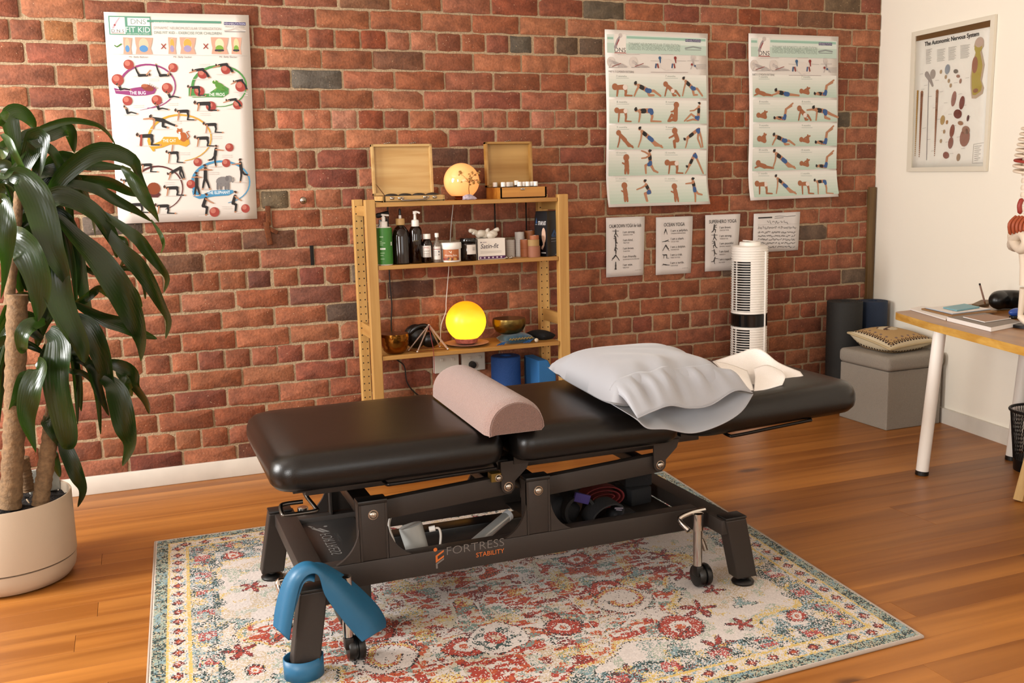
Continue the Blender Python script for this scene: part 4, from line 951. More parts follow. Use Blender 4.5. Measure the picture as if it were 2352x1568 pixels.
# --- peach mist lamp and gem tree
c = px(1060, 416, -.20); Rl = .0800
ML = thing('mist_lamp', 'glowing peach glass globe lamp on a copper base between the wooden cases', 'lamp', (c.x, c.y, z1))
M_peach = mat('peach_glass', '#f0a46a', rough=.12, spec=.5, emit='#f2a058', estr=.55, coat=.4)
nt = M_peach.node_tree; tn = nt.nodes.new('ShaderNodeTexNoise'); tn.inputs['Scale'].default_value = 14; tcn = nt.nodes.new('ShaderNodeTexCoord'); nt.links.new(tcn.outputs['Object'], tn.inputs['Vector'])
mrr = nt.nodes.new('ShaderNodeMapRange'); mrr.inputs[3].default_value = .25; mrr.inputs[4].default_value = .62; nt.links.new(tn.outputs['Fac'], mrr.inputs[0]); nt.links.new(mrr.outputs[0], nt.nodes['Principled BSDF'].inputs['Emission Strength'])
prof = [(Rl*math.sin(t), -Rl*math.cos(t)) for t in np.linspace(.62, PI-.08, 24)]+[(0, Rl)]
MB().lathe(prof, (c.x, c.y, z1+.018+Rl*.815), 40).build('globe', M_peach, ML, smooth=60)
MB().lathe([(.034, 0), (.036, .004), (.032, .010), (.036, .018), (.046, .022)], (c.x, c.y, z1+.0005), 28).build('lamp_base', mat('copper_base', '#7a3216', rough=.25, metal=.6), ML, smooth=40)
c = px(1078, 456, -.285)
GT = thing('gem_tree', 'tiny amber gem tree on an amethyst stone in front of the peach lamp', 'ornament', (c.x, -.285, z1))
bm = bmesh.new(); bmesh.ops.create_icosphere(bm, subdivisions=2, radius=1)
for v in bm.verts: v.co = Vector((v.co.x*.034, v.co.y*.020, max(-.004, v.co.z*.019)+.0045)) * (1+.10*math.sin(v.co.x*9+v.co.z*7))
bmesh.ops.translate(bm, vec=Vector((c.x, -.285, z1+.001)), verts=bm.verts)
MB().frombm(bm).build('amethyst_stone', mat('amethyst', '#b7aab8', rough=.35, vary=.35, bscale=60, bump=.6), GT, smooth=0)
m = MB(); tp = Vector((c.x+.002, -.285, z1+.075)); rt = random.Random(5); leaves = []
m.tube([(c.x, -.285, z1+.02), (c.x-.001, -.285, z1+.05), tp], .0014, seg=6)
for k in range(11):
    e = Vector((c.x+rt.uniform(-.052, .052), -.285+rt.uniform(-.02, .02), z1+rt.uniform(.068, .122))); m.tube(smoothpath([tp, (tp+e)/2+Vector((0, 0, .008)), e], 3), .0007, seg=5); leaves.append(e)
m.build('wire_trunk', mat('copper_wire', '#7a4a20', rough=.3, metal=.9), GT)
m = MB()
for e in leaves:
    for q in range(4): m.ball(e+Vector((rt.uniform(-.010, .010), rt.uniform(-.008, .008), rt.uniform(-.010, .010))), rt.uniform(.0038, .006), 6, 4, (1.1, .7, .8))
o = m.build('gem_leaves', mat('amber_gem', '#b98a4a', rough=.15, spec=.6, vary=.4, bscale=90), GT, smooth=0); o['kind'] = 'stuff'

# --- middle shelf
z2 = SZ[1]
def lathe_thing(name, label, cat, pxx, Y, parts, group=None):
    c = px(pxx, 600, Y); T_ = thing(name, label, cat, (c.x, Y, z2+.0005), group)
    for nm, prof, mt, seg in parts: MB().lathe(prof, (c.x, Y, z2+.0005), seg).build(nm, mt, T_, smooth=40)
    return T_, c.x
def wrap(cx, cy, r, z0, a0):
    return Print(lambda a, b, l: (cx+(r+l)*math.cos(a0+a/r), cy+(r+l)*math.sin(a0+a/r), z0-b), .0002)
K = .002        # metres per photograph pixel near the shelf
M_lab = mat('label_paper', '#ddd4cb', rough=.6); FRONT = -PI/2-.35
T_, x = lathe_thing('green_pump_bottle', 'green lotion bottle with white pump at the end by the shelf post', 'bottle', 885, -.275, [('bottle_body', [(.031, 0), (.0335, .003), (.0335, .004)], M_cap, 30), ('green_sleeve', [(.034, .004), (.034, .158), (.032, .160)], mat('green_label', '#3f8f2e', rough=.45), 30),
    ('pump_collar', [(.030, .160), (.030, .163), (.016, .164), (.0165, .186), (.008, .187), (.0085, .205), (.006, .206), (.006, .212)], M_cap, 20)])
m = MB(); m.box((x+.006, -.28, z2+.214), (.034, .013, .008), rot=Matrix.Rotation(.12, 3, 'Y'), bev=.003); m.build('pump_head', M_cap, T_)
P = wrap(x, -.275, .0342, z2+.16, FRONT-.5)
for b, w_, h in ((.035, .016, .005), (.055, .010, .003), (.062, .024, .003), (.070, .014, .003), (.105, .020, .003), (.115, .014, .003), (.130, .018, .003)): P.rect(0, b, w_, b+h, S('#a9cfa0'), 1, 4)
P.rect(0, .085, .024, .092, S('#e8ece4'), 1, 4); P.rect(.050, .060, .060, .076, S('#d7ddd2'), 1, 3); P.build('label_print', M_print, T_)
T_, x = lathe_thing('dark_spray_bottle', 'black trigger spray bottle hiding behind the green pump bottle', 'bottle', 880, -.15, [('bottle_body', [(.028, 0), (.030, .004), (.030, .13), (.012, .17), (.012, .19)], M_dark, 20)])
m = MB(); m.box((x+.005, -.155, z2+.213), (.06, .02, .022), rot=Matrix.Rotation(-.2, 3, 'Y'), bev=.006); m.box((x+.02, -.155, z2+.19), (.010, .014, .03), rot=Matrix.Rotation(-.4, 3, 'Y'), bev=.003); m.build('spray_trigger', M_dark, T_)
lathe_thing('large_amber_bottle', 'large round-shouldered amber bottle with bamboo collar and dropper', 'bottle', 923, -.265, [('glass', [(.036, 0), (.040, .004), (.040, .118), (.036, .138), (.025, .155), (.016, .164), (.015, .17)], M_amb, 34), ('bamboo_collar', [(.019, .168), (.0195, .170), (.0195, .194), (.018, .196), (0, .196)], M_bam, 24), ('dropper_neck', [(.006, .196), (.006, .210)], M_cap, 12), ('dropper_bulb', [(.0055, .210), (.0055, .232), (.003, .238), (0, .239)], M_dark, 12)])
T_, x = lathe_thing('amber_pump_bottle', 'slim amber bottle with white pump head', 'bottle', 957, -.275, [('glass', [(.025, 0), (.0275, .003), (.0275, .142), (.022, .156), (.014, .162)], M_amb, 30), ('pump_collar', [(.016, .160), (.0165, .162), (.0165, .184), (.014, .188), (.007, .19), (.0055, .212), (.009, .214), (.008, .224), (0, .226)], M_cap, 22)])
m = MB(); m.tube(smoothpath([(x-.008, -.275, z2+.221), (x+.008, -.281, z2+.223), (x+.020, -.286, z2+.217)], 4), [.0055]*4+[.0045]*4+[.004], seg=8); m.build('pump_spout', M_cap, T_, smooth=50)
P = wrap(x, -.275, .0277, z2+.10, FRONT-.25)
P.line([(.0, .0), (.003, .004), (.006, -.002), (.009, .003), (.013, -.003), (.016, .002), (.02, -.001)], .0012, S('#8a7a3a'), 1); P.build('etched_mark', M_print, T_)
def label(T_, x, Y, r, z0, w_, h, draw, a0=FRONT):
    m = MB(); n = 12; vs = [(x+(r+.0004)*math.cos(a0+w_/r*(i/n-.5)), Y+(r+.0004)*math.sin(a0+w_/r*(i/n-.5)), z) for z in (z0, z0+h) for i in range(n+1)]
    m.add(vs, [(i, i+1, n+2+i, n+1+i) for i in range(n)]); lb_ = m.build('paper_label', M_lab, T_, recalc=False)
    P = wrap(x, Y, r+.0006, z0+h, a0-w_/r/2); draw(P, w_, h); P.build('label_print', M_print, lb_)
def d_brown(P, w_, h):
    P.rect(.008, .005, w_-.010, .008, S('#b77a72'), 1, 3); P.rect(.006, .012, w_-.008, .014, S('#c99a92'), 1, 3); P.text('ALMOND', w_/2, .026, .0055, S('#3b3532'), 1, 'c', w_=w_*.75)
    for b in (.031, .036, .041, .046): P.rect(.005, b, w_-.006, b+.002, S('#7e756f'), 1, 4)
T_, x = lathe_thing('small_brown_bottle', 'small brown medicine bottle with white cap and paper label', 'bottle', 982, -.28, [('glass', [(.0215, 0), (.0235, .003), (.0235, .082), (.018, .096), (.012, .102), (.012, .106)], M_amb, 26), ('screw_cap', [(.0165, .104), (.017, .106), (.017, .124), (.016, .126), (0, .126)], M_cap, 24)])
label(T_, x, -.28, .0235, z2+.026, .040, .050, d_brown)
M_clr = mat('clear_glass', '#cfc3b4', rough=.05, spec=.6, trans=.75)
def d_clear(P, w_, h):
    P.rect(0, .010, w_, .0125, S('#b0433c'), 1, 6); P.rect(w_*.7, .018, w_*.85, .026, S('#3b4c66'), 1, 3); P.rect(w_*.7, .032, w_*.82, .038, S('#3c3632'), 1, 3)
    for b in (.020, .026, .032, .038): P.rect(.004, b, w_*.55, b+.0015, S('#8f8d92'), 1, 3)
T_, x = lathe_thing('clear_bottle', 'clear narrow bottle with small white cap beside the brown bottle', 'bottle', 1005, -.285, [('glass', [(.018, 0), (.0195, .003), (.0195, .074), (.014, .086), (.0065, .096), (.0065, .112)], M_clr, 24), ('screw_cap', [(.0085, .110), (.0090, .112), (.0090, .126), (.008, .128), (0, .128)], M_cap, 18)])
label(T_, x, -.285, .0195, z2+.014, .034, .056, d_clear)
T_, x = lathe_thing('balm_tub', 'white plastic balm tub with orange label', 'tub', 1037, -.285, [('tub_body', [(.040, 0), (.042, .003), (.043, .060)], M_cap, 34), ('tub_lid', [(.0455, .058), (.0465, .060), (.0465, .080), (.045, .084), (0, .085)], M_cap, 34)])
def d_tub(P, w_, h):
    P.rect(0, 0, w_, h, S('#c06c35'), 1, 10); P.text('Warming Balm', w_/2, h*.62, .0085, S('#e9d9c6'), 2, 'c', w_=w_*.72); P.line([(w_*.42, .008), (w_*.5, .014), (w_*.55, .006), (w_*.52, .016)], .0025, S('#e9d9c6'), 2)
    rr = random.Random(3)
    for k in range(12): P.disc(.005+k*(w_-.01)/11, h-.005-rr.uniform(0, .004), .0055, S(rr.choice(['#8c4a24', '#d9a24f', '#e2c89a', '#4a2a1a', '#a83a20'])), 2+k*.1, n=9)
label(T_, x, -.285, .0428, z2+.008, .080, .048, d_tub)
T_, x = lathe_thing('dark_jar', 'squat dark glass jar with black lid and pale label', 'jar', 1077, -.28, [('glass', [(.034, 0), (.0365, .003), (.0365, .074), (.032, .08)], M_amb, 32), ('jar_lid', [(.0365, .080), (.0375, .082), (.0375, .096), (.035, .100), (0, .100)], mat('gloss_black', '#0c0b0b', rough=.15), 32)])
label(T_, x, -.28, .0365, z2+.030, .046, .042, lambda P, w_, h: [P.rect(.026, b, .040, b+.0015, S('#8a8178'), 1, 3) for b in (.012, .016, .020, .024)], a0=FRONT+.45)
# glove box
a = px(1098, 590, -.29); b = px(1161, 590, -.29); W_ = b.x-a.x
GB = thing('glove_box', 'white cardboard dispenser box of disposable gloves with a purple band', 'box', ((a.x+b.x)/2, -.235, z2+.0005))
m = MB(); m.bb(a.x, b.x, -.29, -.165, z2+.0005, z2+.094, bev=.001); g_ = m.build('carton', mat('white_card', '#e6ddd2', rough=.65), GB, smooth=0)
P = Print(lambda u, v, l: (a.x+u, -.2905-l, z2+.094-v), .0002)
P.text('Satin-fit', .013, .043, .020, S('#4a3b4c'), 1, w_=W_*.66, shear=.25, bold=.004); P.disc(.016, .016, .003, S('#6c5a68'), 1); P.rect(.022, .014, .042, .018, S('#b9aeb0'), 1)
for v in (.056, .062): P.rect(.012, v, W_*.86, v+.0022, S('#c9bfb6'), 1)
P.rect(.004, .078, W_, .091, S('#5e2560'), 1)
for k in range(6): P.rect(.008+k*(W_-.012)/6, .081, .015+k*(W_-.012)/6, .088, S('#d9c9d6'), 2)
P.build('carton_print', M_print, g_)
m = MB(); rg = random.Random(8)
cx = (a.x+b.x)/2-.005
for k in range(7):
    a_ = rg.uniform(-.5, .5); m.ball((cx+rg.uniform(-.035, .03), -.235+rg.uniform(-.02, .02), z2+.104+rg.uniform(0, .012)), .018, 14, 10, (1.3, .9, .9))
for (dx, dz, ex, ez) in ((-.03, .015, -.085, .038), (-.035, .012, -.07, .028), (.02, .012, .058, .040), (.0, .02, .01, .036)):
    m.tube(smoothpath([(cx+dx, -.24, z2+.093+dz), (cx+(dx+ex)/2, -.245, z2+.096+(dz+ez)/2+.003), (cx+ex, -.25, z2+.093+ez)], 4), [.011]*4+[.010]*4+[.007], seg=10)
m.build('crumpled_gloves', mat('latex_gloves', '#cfc4b4', rough=.45, spec=.4, bump=.5, bscale=60), GB, smooth=80)
# tapes
def roll(pxx, pb, Y, r, h, z, name, label, m_, core=True):
    c = px(pxx, pb, Y); T_ = thing(name, label, 'tape roll', (c.x, Y, z))
    MB().lathe([(r*.45, 0), (r, 0), (r, h), (r*.45, h), (r*.45, 0)], (c.x, Y, z), 28, cap=False).build('tape', m_, T_, smooth=40)
    MB().lathe([(r*.38, .0), (r*.449, .0), (r*.449, h), (r*.38, h), (r*.38, 0)], (c.x, Y, z), 20, cap=False).build('core', M_cap, T_, smooth=40)
    return c.x, T_
M_grid = mat('white_tape_paper', '#d3cbc2', rough=.6)
def gridprint(x, Y, r, h, z, T_):
    P = wrap(x, Y, r+.0003, z+h+.0005, FRONT-1.3)
    for k in range(9): P.rect(k*.0065, 0, k*.0065+.0006, h, S('#8f8f98'), 1)
    for k in range(int(h/.0085)): P.rect(0, .004+k*.0085, .055, .0046+k*.0085, S('#8f8f98'), 1, 10)
    P.build('grid_print', M_print, T_)
x, T_ = roll(1172, 578, -.20, .0215, .078, z2+.0005, 'dressing_tape', 'shorter white grid-backed dressing roll beside the glove box', M_grid); gridprint(x, -.20, .0215, .078, z2, T_)
x, T_ = roll(1194, 578, -.20, .0215, .112, z2+.0005, 'dressing_tape', 'taller white grid-backed dressing roll between shorter roll and tan tapes', M_grid); gridprint(x, -.20, .0215, .112, z2, T_)
M_tan = mat('tan_tape', '#a8602c', rough=.55, vary=.12, bscale=8); M_tan2 = mat('orange_tan_tape', '#b3673a', rough=.6); M_pink = mat('pinkish_tape', '#a96a4c', rough=.65); M_yel = mat('sand_tape', '#b08a52', rough=.65)
M_stack = [(M_tan2, 1207, -.235, .0225, 'lowest rigid tan strapping tape of the stack beside the dressing rolls'), ]
zz = z2+.0005
for k in range(2):
    roll(1207, 583, -.235, .0235, .039, zz, 'strapping_tape', ('lower' if k == 0 else 'upper') + ' orange-tan strapping tape of the two-roll stack', M_tan2); zz += .0395
zz = z2+.0005
for k, w_ in enumerate(('bottom', 'middle', 'top')):
    roll(1219, 583, -.175, .0265, .038, zz, 'strapping_tape', w_+' brown strapping tape of the tall stack near the black box', M_tan); zz += .0385
zz = z2+.0005
roll(1227, 588, -.278, .0280, .050, zz, 'strapping_tape', 'wide pinkish strapping tape at the bottom of the front stack', M_pink); zz += .0505
roll(1226, 588, -.278, .0262, .029, zz, 'strapping_tape', 'sand coloured strapping tape in the middle of the front stack', M_yel); zz += .0295
roll(1228, 588, -.278, .0210, .018, zz, 'strapping_tape', 'narrow tan tape topping the front stack of rolls', M_tan2)
# black tape box, set cornerwise
fc = px(1258, 588, -.305); lc = px(1229, 578, -.225); rc = px(1287, 583, -.245)
dl = Vector((lc.x-fc.x, lc.y-fc.y, 0)); dr = Vector((rc.x-fc.x, rc.y-fc.y, 0)); f0 = Vector((fc.x, fc.y, z2+.0005)); H = .205
BX = thing('tape_box', 'tall black cardboard box with blue triangle emblem beside the shelf post', 'box', f0)
q = [f0, f0+dr, f0+dr+dl, f0+dl]; up = Vector((0, 0, 1))
ctr = sum(q, Vector())/4
lv = [(0, 1), (.006, 1), (.165, 1.0), (H-.004, .90), (H, .88)]
vs = [ctr+(p-ctr)*s+up*z for z, s in lv for p in q]
fs = [(3, 2, 1, 0), tuple(range(16, 20))]+[(4*i+k, 4*i+(k+1) % 4, 4*i+4+(k+1) % 4, 4*i+4+k) for i in range(4) for k in range(4)]
b_ = MB().add(vs, fs).build('carton', mat('black_card', '#100f14', rough=.4), BX, smooth=0)
nl = Vector((dl.y, -dl.x, 0)).normalized(); nr = Vector((dr.y, -dr.x, 0)).normalized()
if nl.dot(f0-ctr) < 0: nl = -nl
if nr.dot(f0-ctr) < 0: nr = -nr
Ll, Lr = dl.length, dr.length
def taper(z): return 0 if z < .165 else .11*(z-.165)/.04
PL_ = Print(lambda u, v, l: f0+dl*(1-u)+up*(H-v)+nl*(.0006+l)-nl*taper(H-v)*.32*Ll, .0003)      # u 0..1 from far edge to near corner
PR_ = Print(lambda u, v, l: f0+dr*u+up*(H-v)+nr*(.0006+l)-nr*taper(H-v)*.32*Lr, .0003)
PL_.text('STRAPLAST', .30, .062, .017, S('#d8d3d0'), 1, w_=.62, bold=.02); PL_.poly([(.10, .055), (.17, .028), (.22, .055)], S('#2f5f95'), 1); PL_.rect(.08, .058, .22, .062, S('#8a8f98'), 1)
PL_.disc(.72, .110, .16, S('#d9b39a'), 1, rb=.036); PL_.poly([(.60, .105), (.66, .152), (.52, .162), (.50, .170), (.62, .174), (.76, .156), (.84, .12)], S('#d2a98f'), 2); PL_.rect(.5, .186, .88, .191, S('#c9c4c0'), 1)
PL_.build('side_print', M_print, b_)
PR_.poly([(.30, .112), (.52, .082), (.76, .110), (.62, .112), (.53, .098), (.44, .112)], S('#3f6ea8'), 1); PR_.poly([(.30, .114), (.44, .104), (.62, .112), (.76, .112), (.70, .119), (.38, .119)], S('#2f5f95'), 1.5)
PR_.text('STRAPLAST', .53, .128, .005, S('#cfd4da'), 1, 'c', w_=.5); PR_.rect(.28, .137, .80, .139, S('#9aa0a8'), 1); PR_.poly([(.70, .004), (.88, .004), (.80, .018)], S('#d8d3cc'), 1); PR_.poly([(.55, .201), (.95, .199), (.75, .194)], S('#d8d3cc'), 1)
PR_.build('front_print', M_print, b_)
for k, xx in enumerate((1161, 1172)):
    c = px(xx, 593, -.312); o = MB().ball((c.x, -.312, z2+.005), .0045, 10, 6).ball((c.x+.008, -.310, z2+.0068), .006, 10, 6).build('metal_stud', M_silv, origin=(c.x, -.312, z2), smooth=60)
    tag(o, 'small shiny metal stud lying on the edge of the middle shelf', 'stud', 'metal studs on the middle shelf')

# --- lower shelf
z3 = SZ[2]
M_brass = mat('hammered_brass', '#a8702e', rough=.22, metal=1, bump=.5, bscale=55, detail=1); M_brassd = mat('aged_brass', '#8d7440', rough=.32, metal=1, bump=.25, bscale=60, detail=1); M_bowlin = mat('bowl_inside', '#2a160c', rough=.4, metal=.6)
def bowl(pxx, Y, z, R, h, name, label, m_):
    c = px(pxx, 770, Y); T_ = thing(name, label, 'singing bowl', (c.x, Y, z))
    MB().lathe([(0, .001), (R*.55, 0), (R*.80, h*.16), (R*.97, h*.5), (R, h*.75), (R*.97, h), (R*.91, h)], (c.x, Y, z), 36).build('bowl_wall', m_, T_, smooth=60)
    MB().lathe([(0, .006), (R*.5, .006), (R*.76, h*.2), (R*.9, h*.5), (R*.94, h*.75), (R*.91, h*.999)], (c.x, Y, z), 36).build('bowl_lining', M_bowlin, T_, smooth=60)
bowl(906, -.255, z3+.0005, .064, .088, 'singing_bowl', 'hammered golden singing bowl close to the shelf post', M_brass)
m = MB(); c = px(966, 770, -.19)
m.ball((c.x-.02, -.18, z3+.057), .056, 18, 12, (1, .8, .98)); m.ball((c.x+.045, -.19, z3+.038), .036, 14, 10, (1.3, .9, 1)); m.tube(smoothpath([(c.x-.06, -.20, z3+.06), (c.x-.03, -.22, z3+.10), (c.x+.02, -.21, z3+.105), (c.x+.06, -.2, z3+.07)], 5), .010, seg=8)
HS = thing('headset', 'bundled black headset on the lower shelf behind the glass pyramid', 'headset', (c.x, -.19, z3)); m.build('ear_pads', mat('black_leatherette', '#0f0d0d', rough=.35, bump=.2, bscale=80), HS, smooth=60)
# glass pyramid
M_rod = mat('glass_rod', '#d9b7a5', rough=.05, spec=.7, trans=.6, coat=.3)
ap = px(985, 746, -.25); bs_ = [px(938, 797, -.245), px(959, 811, -.300), px(1029, 806, -.300), px(1010, 792, -.22)]
for p in bs_: p.z = z3+.0062
PY = thing('glass_pyramid', 'open pyramid of clear glass rods with a red cord', 'ornament', (ap.x, -.27, z3))
for p in bs_: MB().tube([p, ap], .0032 if p is not bs_[2] else .0046, seg=8).build('glass_rod', M_rod, PY, smooth=60)
for i in range(4): MB().tube([bs_[i], bs_[(i+1) % 4]], .0016, seg=6).build('base_wire', mat('copper_thin', '#8a4a2a', rough=.3, metal=.8), PY, smooth=60)
m = MB()
for p in bs_+[ap]: m.ball(p, .0055, 10, 6)
m.build('joint_beads', mat('silver_bead', '#cdb9ac', rough=.15, metal=.8), PY, smooth=60)
MB().tube(smoothpath([ap+Vector((0, -.004, 0)), px(990, 775, -.31), px(995, 800, -.328), px(997, 830, -.332), px(998, 862, -.332)], 5), .0016, seg=6).build('red_cord', mat('red_cord', '#8e1410', rough=.7), PY, smooth=60)
# glowing orb on its plate
c = px(1070, 735, -.20); Ro = .0925
OL = thing('salt_orb_lamp', 'bright glowing yellow orb lamp standing in a pink saucer on the lower shelf', 'lamp', (c.x, -.20, z3))
M_orb = mat('glowing_onyx', '#f0a020', rough=.35, emit='#ff9a18', estr=1.05)
nt = M_orb.node_tree; bsd = nt.nodes['Principled BSDF']; tcn = nt.nodes.new('ShaderNodeTexCoord'); sx_ = nt.nodes.new('ShaderNodeSeparateXYZ'); nt.links.new(tcn.outputs['Object'], sx_.inputs[0])
mr1 = nt.nodes.new('ShaderNodeMapRange'); mr1.inputs[1].default_value = .055; mr1.inputs[2].default_value = .20; mr1.inputs[3].default_value = 1; mr1.inputs[4].default_value = 0; nt.links.new(sx_.outputs[2], mr1.inputs[0])
tn = nt.nodes.new('ShaderNodeTexNoise'); tn.inputs['Scale'].default_value = 9; nt.links.new(tcn.outputs['Object'], tn.inputs['Vector'])
ad = nt.nodes.new('ShaderNodeMath'); ad.operation = 'MULTIPLY_ADD'; ad.inputs[1].default_value = .45; nt.links.new(tn.outputs['Fac'], ad.inputs[0]); nt.links.new(mr1.outputs[0], ad.inputs[2])
cr = nt.nodes.new('ShaderNodeValToRGB'); cr.color_ramp.elements[0].position = .38; cr.color_ramp.elements[0].color = S0('#ee7408'); cr.color_ramp.elements[1].position = 1.0; cr.color_ramp.elements[1].color = S0('#ffc022'); nt.links.new(ad.outputs[0], cr.inputs[0]); nt.links.new(cr.outputs[0], bsd.inputs['Emission Color'])
zc = z3+.024+Ro*.93
MB().lathe([(Ro*math.sin(t), -Ro*math.cos(t)) for t in np.linspace(.42, PI-.06, 26)]+[(0, Ro)], (c.x, -.20, zc), 44).build('orb', M_orb, OL, smooth=60)
MB().lathe([(.042, 0), (.05, .004), (.056, .022), (.050, .026)], (c.x, -.20, z3+.010), 14).build('rock_collar', mat('pink_salt', '#b5675a', rough=.6, vary=.35, bscale=60, bump=1), OL, smooth=0)
SC_ = thing('saucer', 'pink ceramic saucer beneath the glowing orb lamp', 'saucer', (c.x, -.205, z3))
MB().lathe([(.0, .002), (.055, .0005), (.075, .005), (.100, .012), (.101, .0135), (.074, .0075), (.05, .005), (0, .005)], (c.x, -.205, z3), 44).build('dish', mat('pink_ceramic', '#c99a8c', rough=.3, coat=.3), SC_, smooth=60)
# teal cushion, bowl on it, black pouch
def softbox(m, pts, h, n=14, p=2.6, sag=0):
    """little cushion over four floor corners (counter-clockwise), z of the corners is its base"""
    A_, B_, C_, D_ = [Vector(q) for q in pts]
    for top in (1, 0):
        def fn(u, v):
            P_ = (A_*(1-u)+B_*u)*(1-v)+(D_*(1-u)+C_*u)*v; s, t = 2*u-1, 2*v-1
            e = max(0, (1-abs(s)**p))**.6*max(0, (1-abs(t)**p))**.6
            return P_+Vector((0, 0, h*.4+(h*.6*e if top else -h*.4*min(1, e*2.2))))
        m.grid(fn, n, n)
M_teal = mat('teal_brocade', '#17506a', rough=.45, vary=.5, bscale=70, sheen=.3)
q = [px(1163, 790, -.295), px(1231, 783, -.285), px(1205, 763, -.16), px(1138, 765, -.17)]
for p in q: p.z = z3+.001
TC = thing('bowl_cushion', 'little teal brocade cushion with blue tassels beneath the singing bowl', 'cushion', (sum(p.x for p in q)/4, -.23, z3))
m = MB(); softbox(m, q, .042); cu_ = m.build('cushion_cover', M_teal, TC, smooth=80, weld=True)
m = MB(); 
for k in range(26): 
    u = .12+.76*(k/25); p = (q[0]*(1-u)+q[1]*u)+Vector((0, -.002, .022+.003*math.sin(k*1.9))); m.ball(p, .0042, 6, 4, (1, .4, .9))
m.build('gold_embroidery', mat('gold_thread', '#9b8450', rough=.4, metal=.5), cu_)
for (s, e, nm) in (((1163, 787, -.297), (1150, 797, -.318), 0), ((1225, 782, -.29), (1210, 790, -.315), 1)):
    a = px(*s); b = px(*e); a.z = z3+.014; b.z = z3+.006; m = MB()
    for k in range(9): m.tube(smoothpath([a, (a+b)/2+Vector((.002*(k-4), 0, .004)), b+Vector((.0045*(k-4), .002*(k % 3), 0))], 3), .0016, seg=5)
    m.build('tassel', mat('blue_tassel', '#1f5fa0', rough=.7), TC, smooth=60)
m = MB(); p = px(1232, 779, -.30); m.ball((p.x, -.30, z3+.011), .010, 12, 8); m.build('bead', mat('bone_bead', '#c9b79c', rough=.4), TC, smooth=60)
bowl(1170, -.21, z3+.040, .078, .070, 'singing_bowl', 'dull bronze singing bowl raised on the teal cushion', M_brassd)
q = [px(1250, 781, -.27), px(1278, 772, -.24), px(1230, 752, -.12), px(1200, 755, -.16)]
for p in q: p.z = z3+.001
o = MB(); softbox(o, q, .040); o = o.build('eye_pouch', mat('black_velvet', '#0d0c0e', rough=.95), weld=True, origin=(sum(p.x for p in q)/4, -.2, z3), smooth=80); tag(o, 'limp black velvet pouch lying by the shelf post on the lower shelf', 'pouch')
# --- below: roller and block of blue foam
M_foam = mat('blue_foam', '#1553a3', rough=.75, bump=.6, bscale=170, detail=1); M_foam2 = mat('light_blue_foam', '#2f7bc0', rough=.85, bump=.25, bscale=260)
c = px(1160, 845, -.13); zt = px(1160, 819, -.17).z
FR = thing('foam_roller', 'deep blue textured foam roller standing upright beneath the shelf', 'foam roller', (c.x, -.14, .1205))
MB().lathe([(.028, 0), (.066, 0), (.070, .004), (.070, zt-.1245), (.066, zt-.1205), (.028, zt-.1205), (.028, 0)], (c.x, -.14, .1205), 36, cap=False).build('roller', M_foam, FR, smooth=40)
a = px(1210, 826, -.14); 
FB = thing('foam_wedge', 'light blue foam wedge next to the upright roller', 'foam wedge', (1.72, -.19, .1205))
x0 = a.x; x1 = SX1-.056
m = MB(); zt_ = px(1212, 831, -.28).z; m.prism([(x0, .121), (x1, .121), (x1, zt_-.075), (x0+.05, zt_), (x0, zt_)], .18, lambda p, q, d: (p, -.28+d, q))
o = m.build('wedge', M_foam2, FB, smooth=0); md = o.modifiers.new('Bevel', 'BEVEL'); md.width = .006; md.segments = 2
# sockets and cables on the wall behind
M_sock = mat('grey_white_plate', '#d5cfc2', rough=.45)
for (x0, y0, x1, y1, lab, hol) in ((997, 818, 1055, 853, 'double wall switch plate behind the pine shelf', 0), (1061, 813, 1115, 848, 'wall power socket behind the pine shelf with a black plug', 1)):
    a = px(x0, y0, -.03); b = px(x1, y1, -.03); T_ = thing('wall_socket', lab, 'socket', ((a.x+b.x)/2, -.012, (a.z+b.z)/2))
    MB().bb(a.x, b.x, -.030, -.006, b.z, a.z, bev=.003).build('plate', M_sock, T_, smooth=0)
    for k in (.3, .75):
        MB().bb(a.x+(b.x-a.x)*k-.008, a.x+(b.x-a.x)*k+.008, -.036, -.030, a.z-.028, a.z-.014, bev=.002).build('rocker', M_sock, T_, smooth=0)
    if hol: MB().lathe([(.018, 0), (.016, .02), (0, .021)], (a.x+(b.x-a.x)*.42, -.031, a.z-.055), 16, Matrix.Rotation(PI/2, 3, 'X')).build('plug', M_dark, T_)
def cable(pts, r, col, name, lab):
    o = MB().tube(smoothpath(pts, 6), r, seg=8).build(name, col, origin=pts[0], smooth=60); tag(o, lab, 'cable'); return o
cable([px(890, 466, -.018), px(893, 560, -.018), px(895, 640, -.018), px(900, 700, -.018), px(899, 745, -.018), px(905, 815, -.018), px(928, 840, -.018), px(936, 880, -.018), px(962, 908, -.018), px(1010, 930, -.018)], .0032, mat('black_cable', '#12100f', rough=.5), 'black_cable', 'thick black cable hanging down the bricks behind the shelf')
cable([px(1041, 470, -.02), px(1036, 520, -.02), px(1034, 560, -.02), px(1031, 615, -.02), px(1025, 690, -.02), px(1024, 715, -.02), px(1014, 745, -.02), px(1012, 775, -.02), px(1014, 812, -.035)], .0022, mat('white_cable', '#cfc8bf'), 'white_cable', 'thin white lamp cord hanging down the bricks behind the shelf')

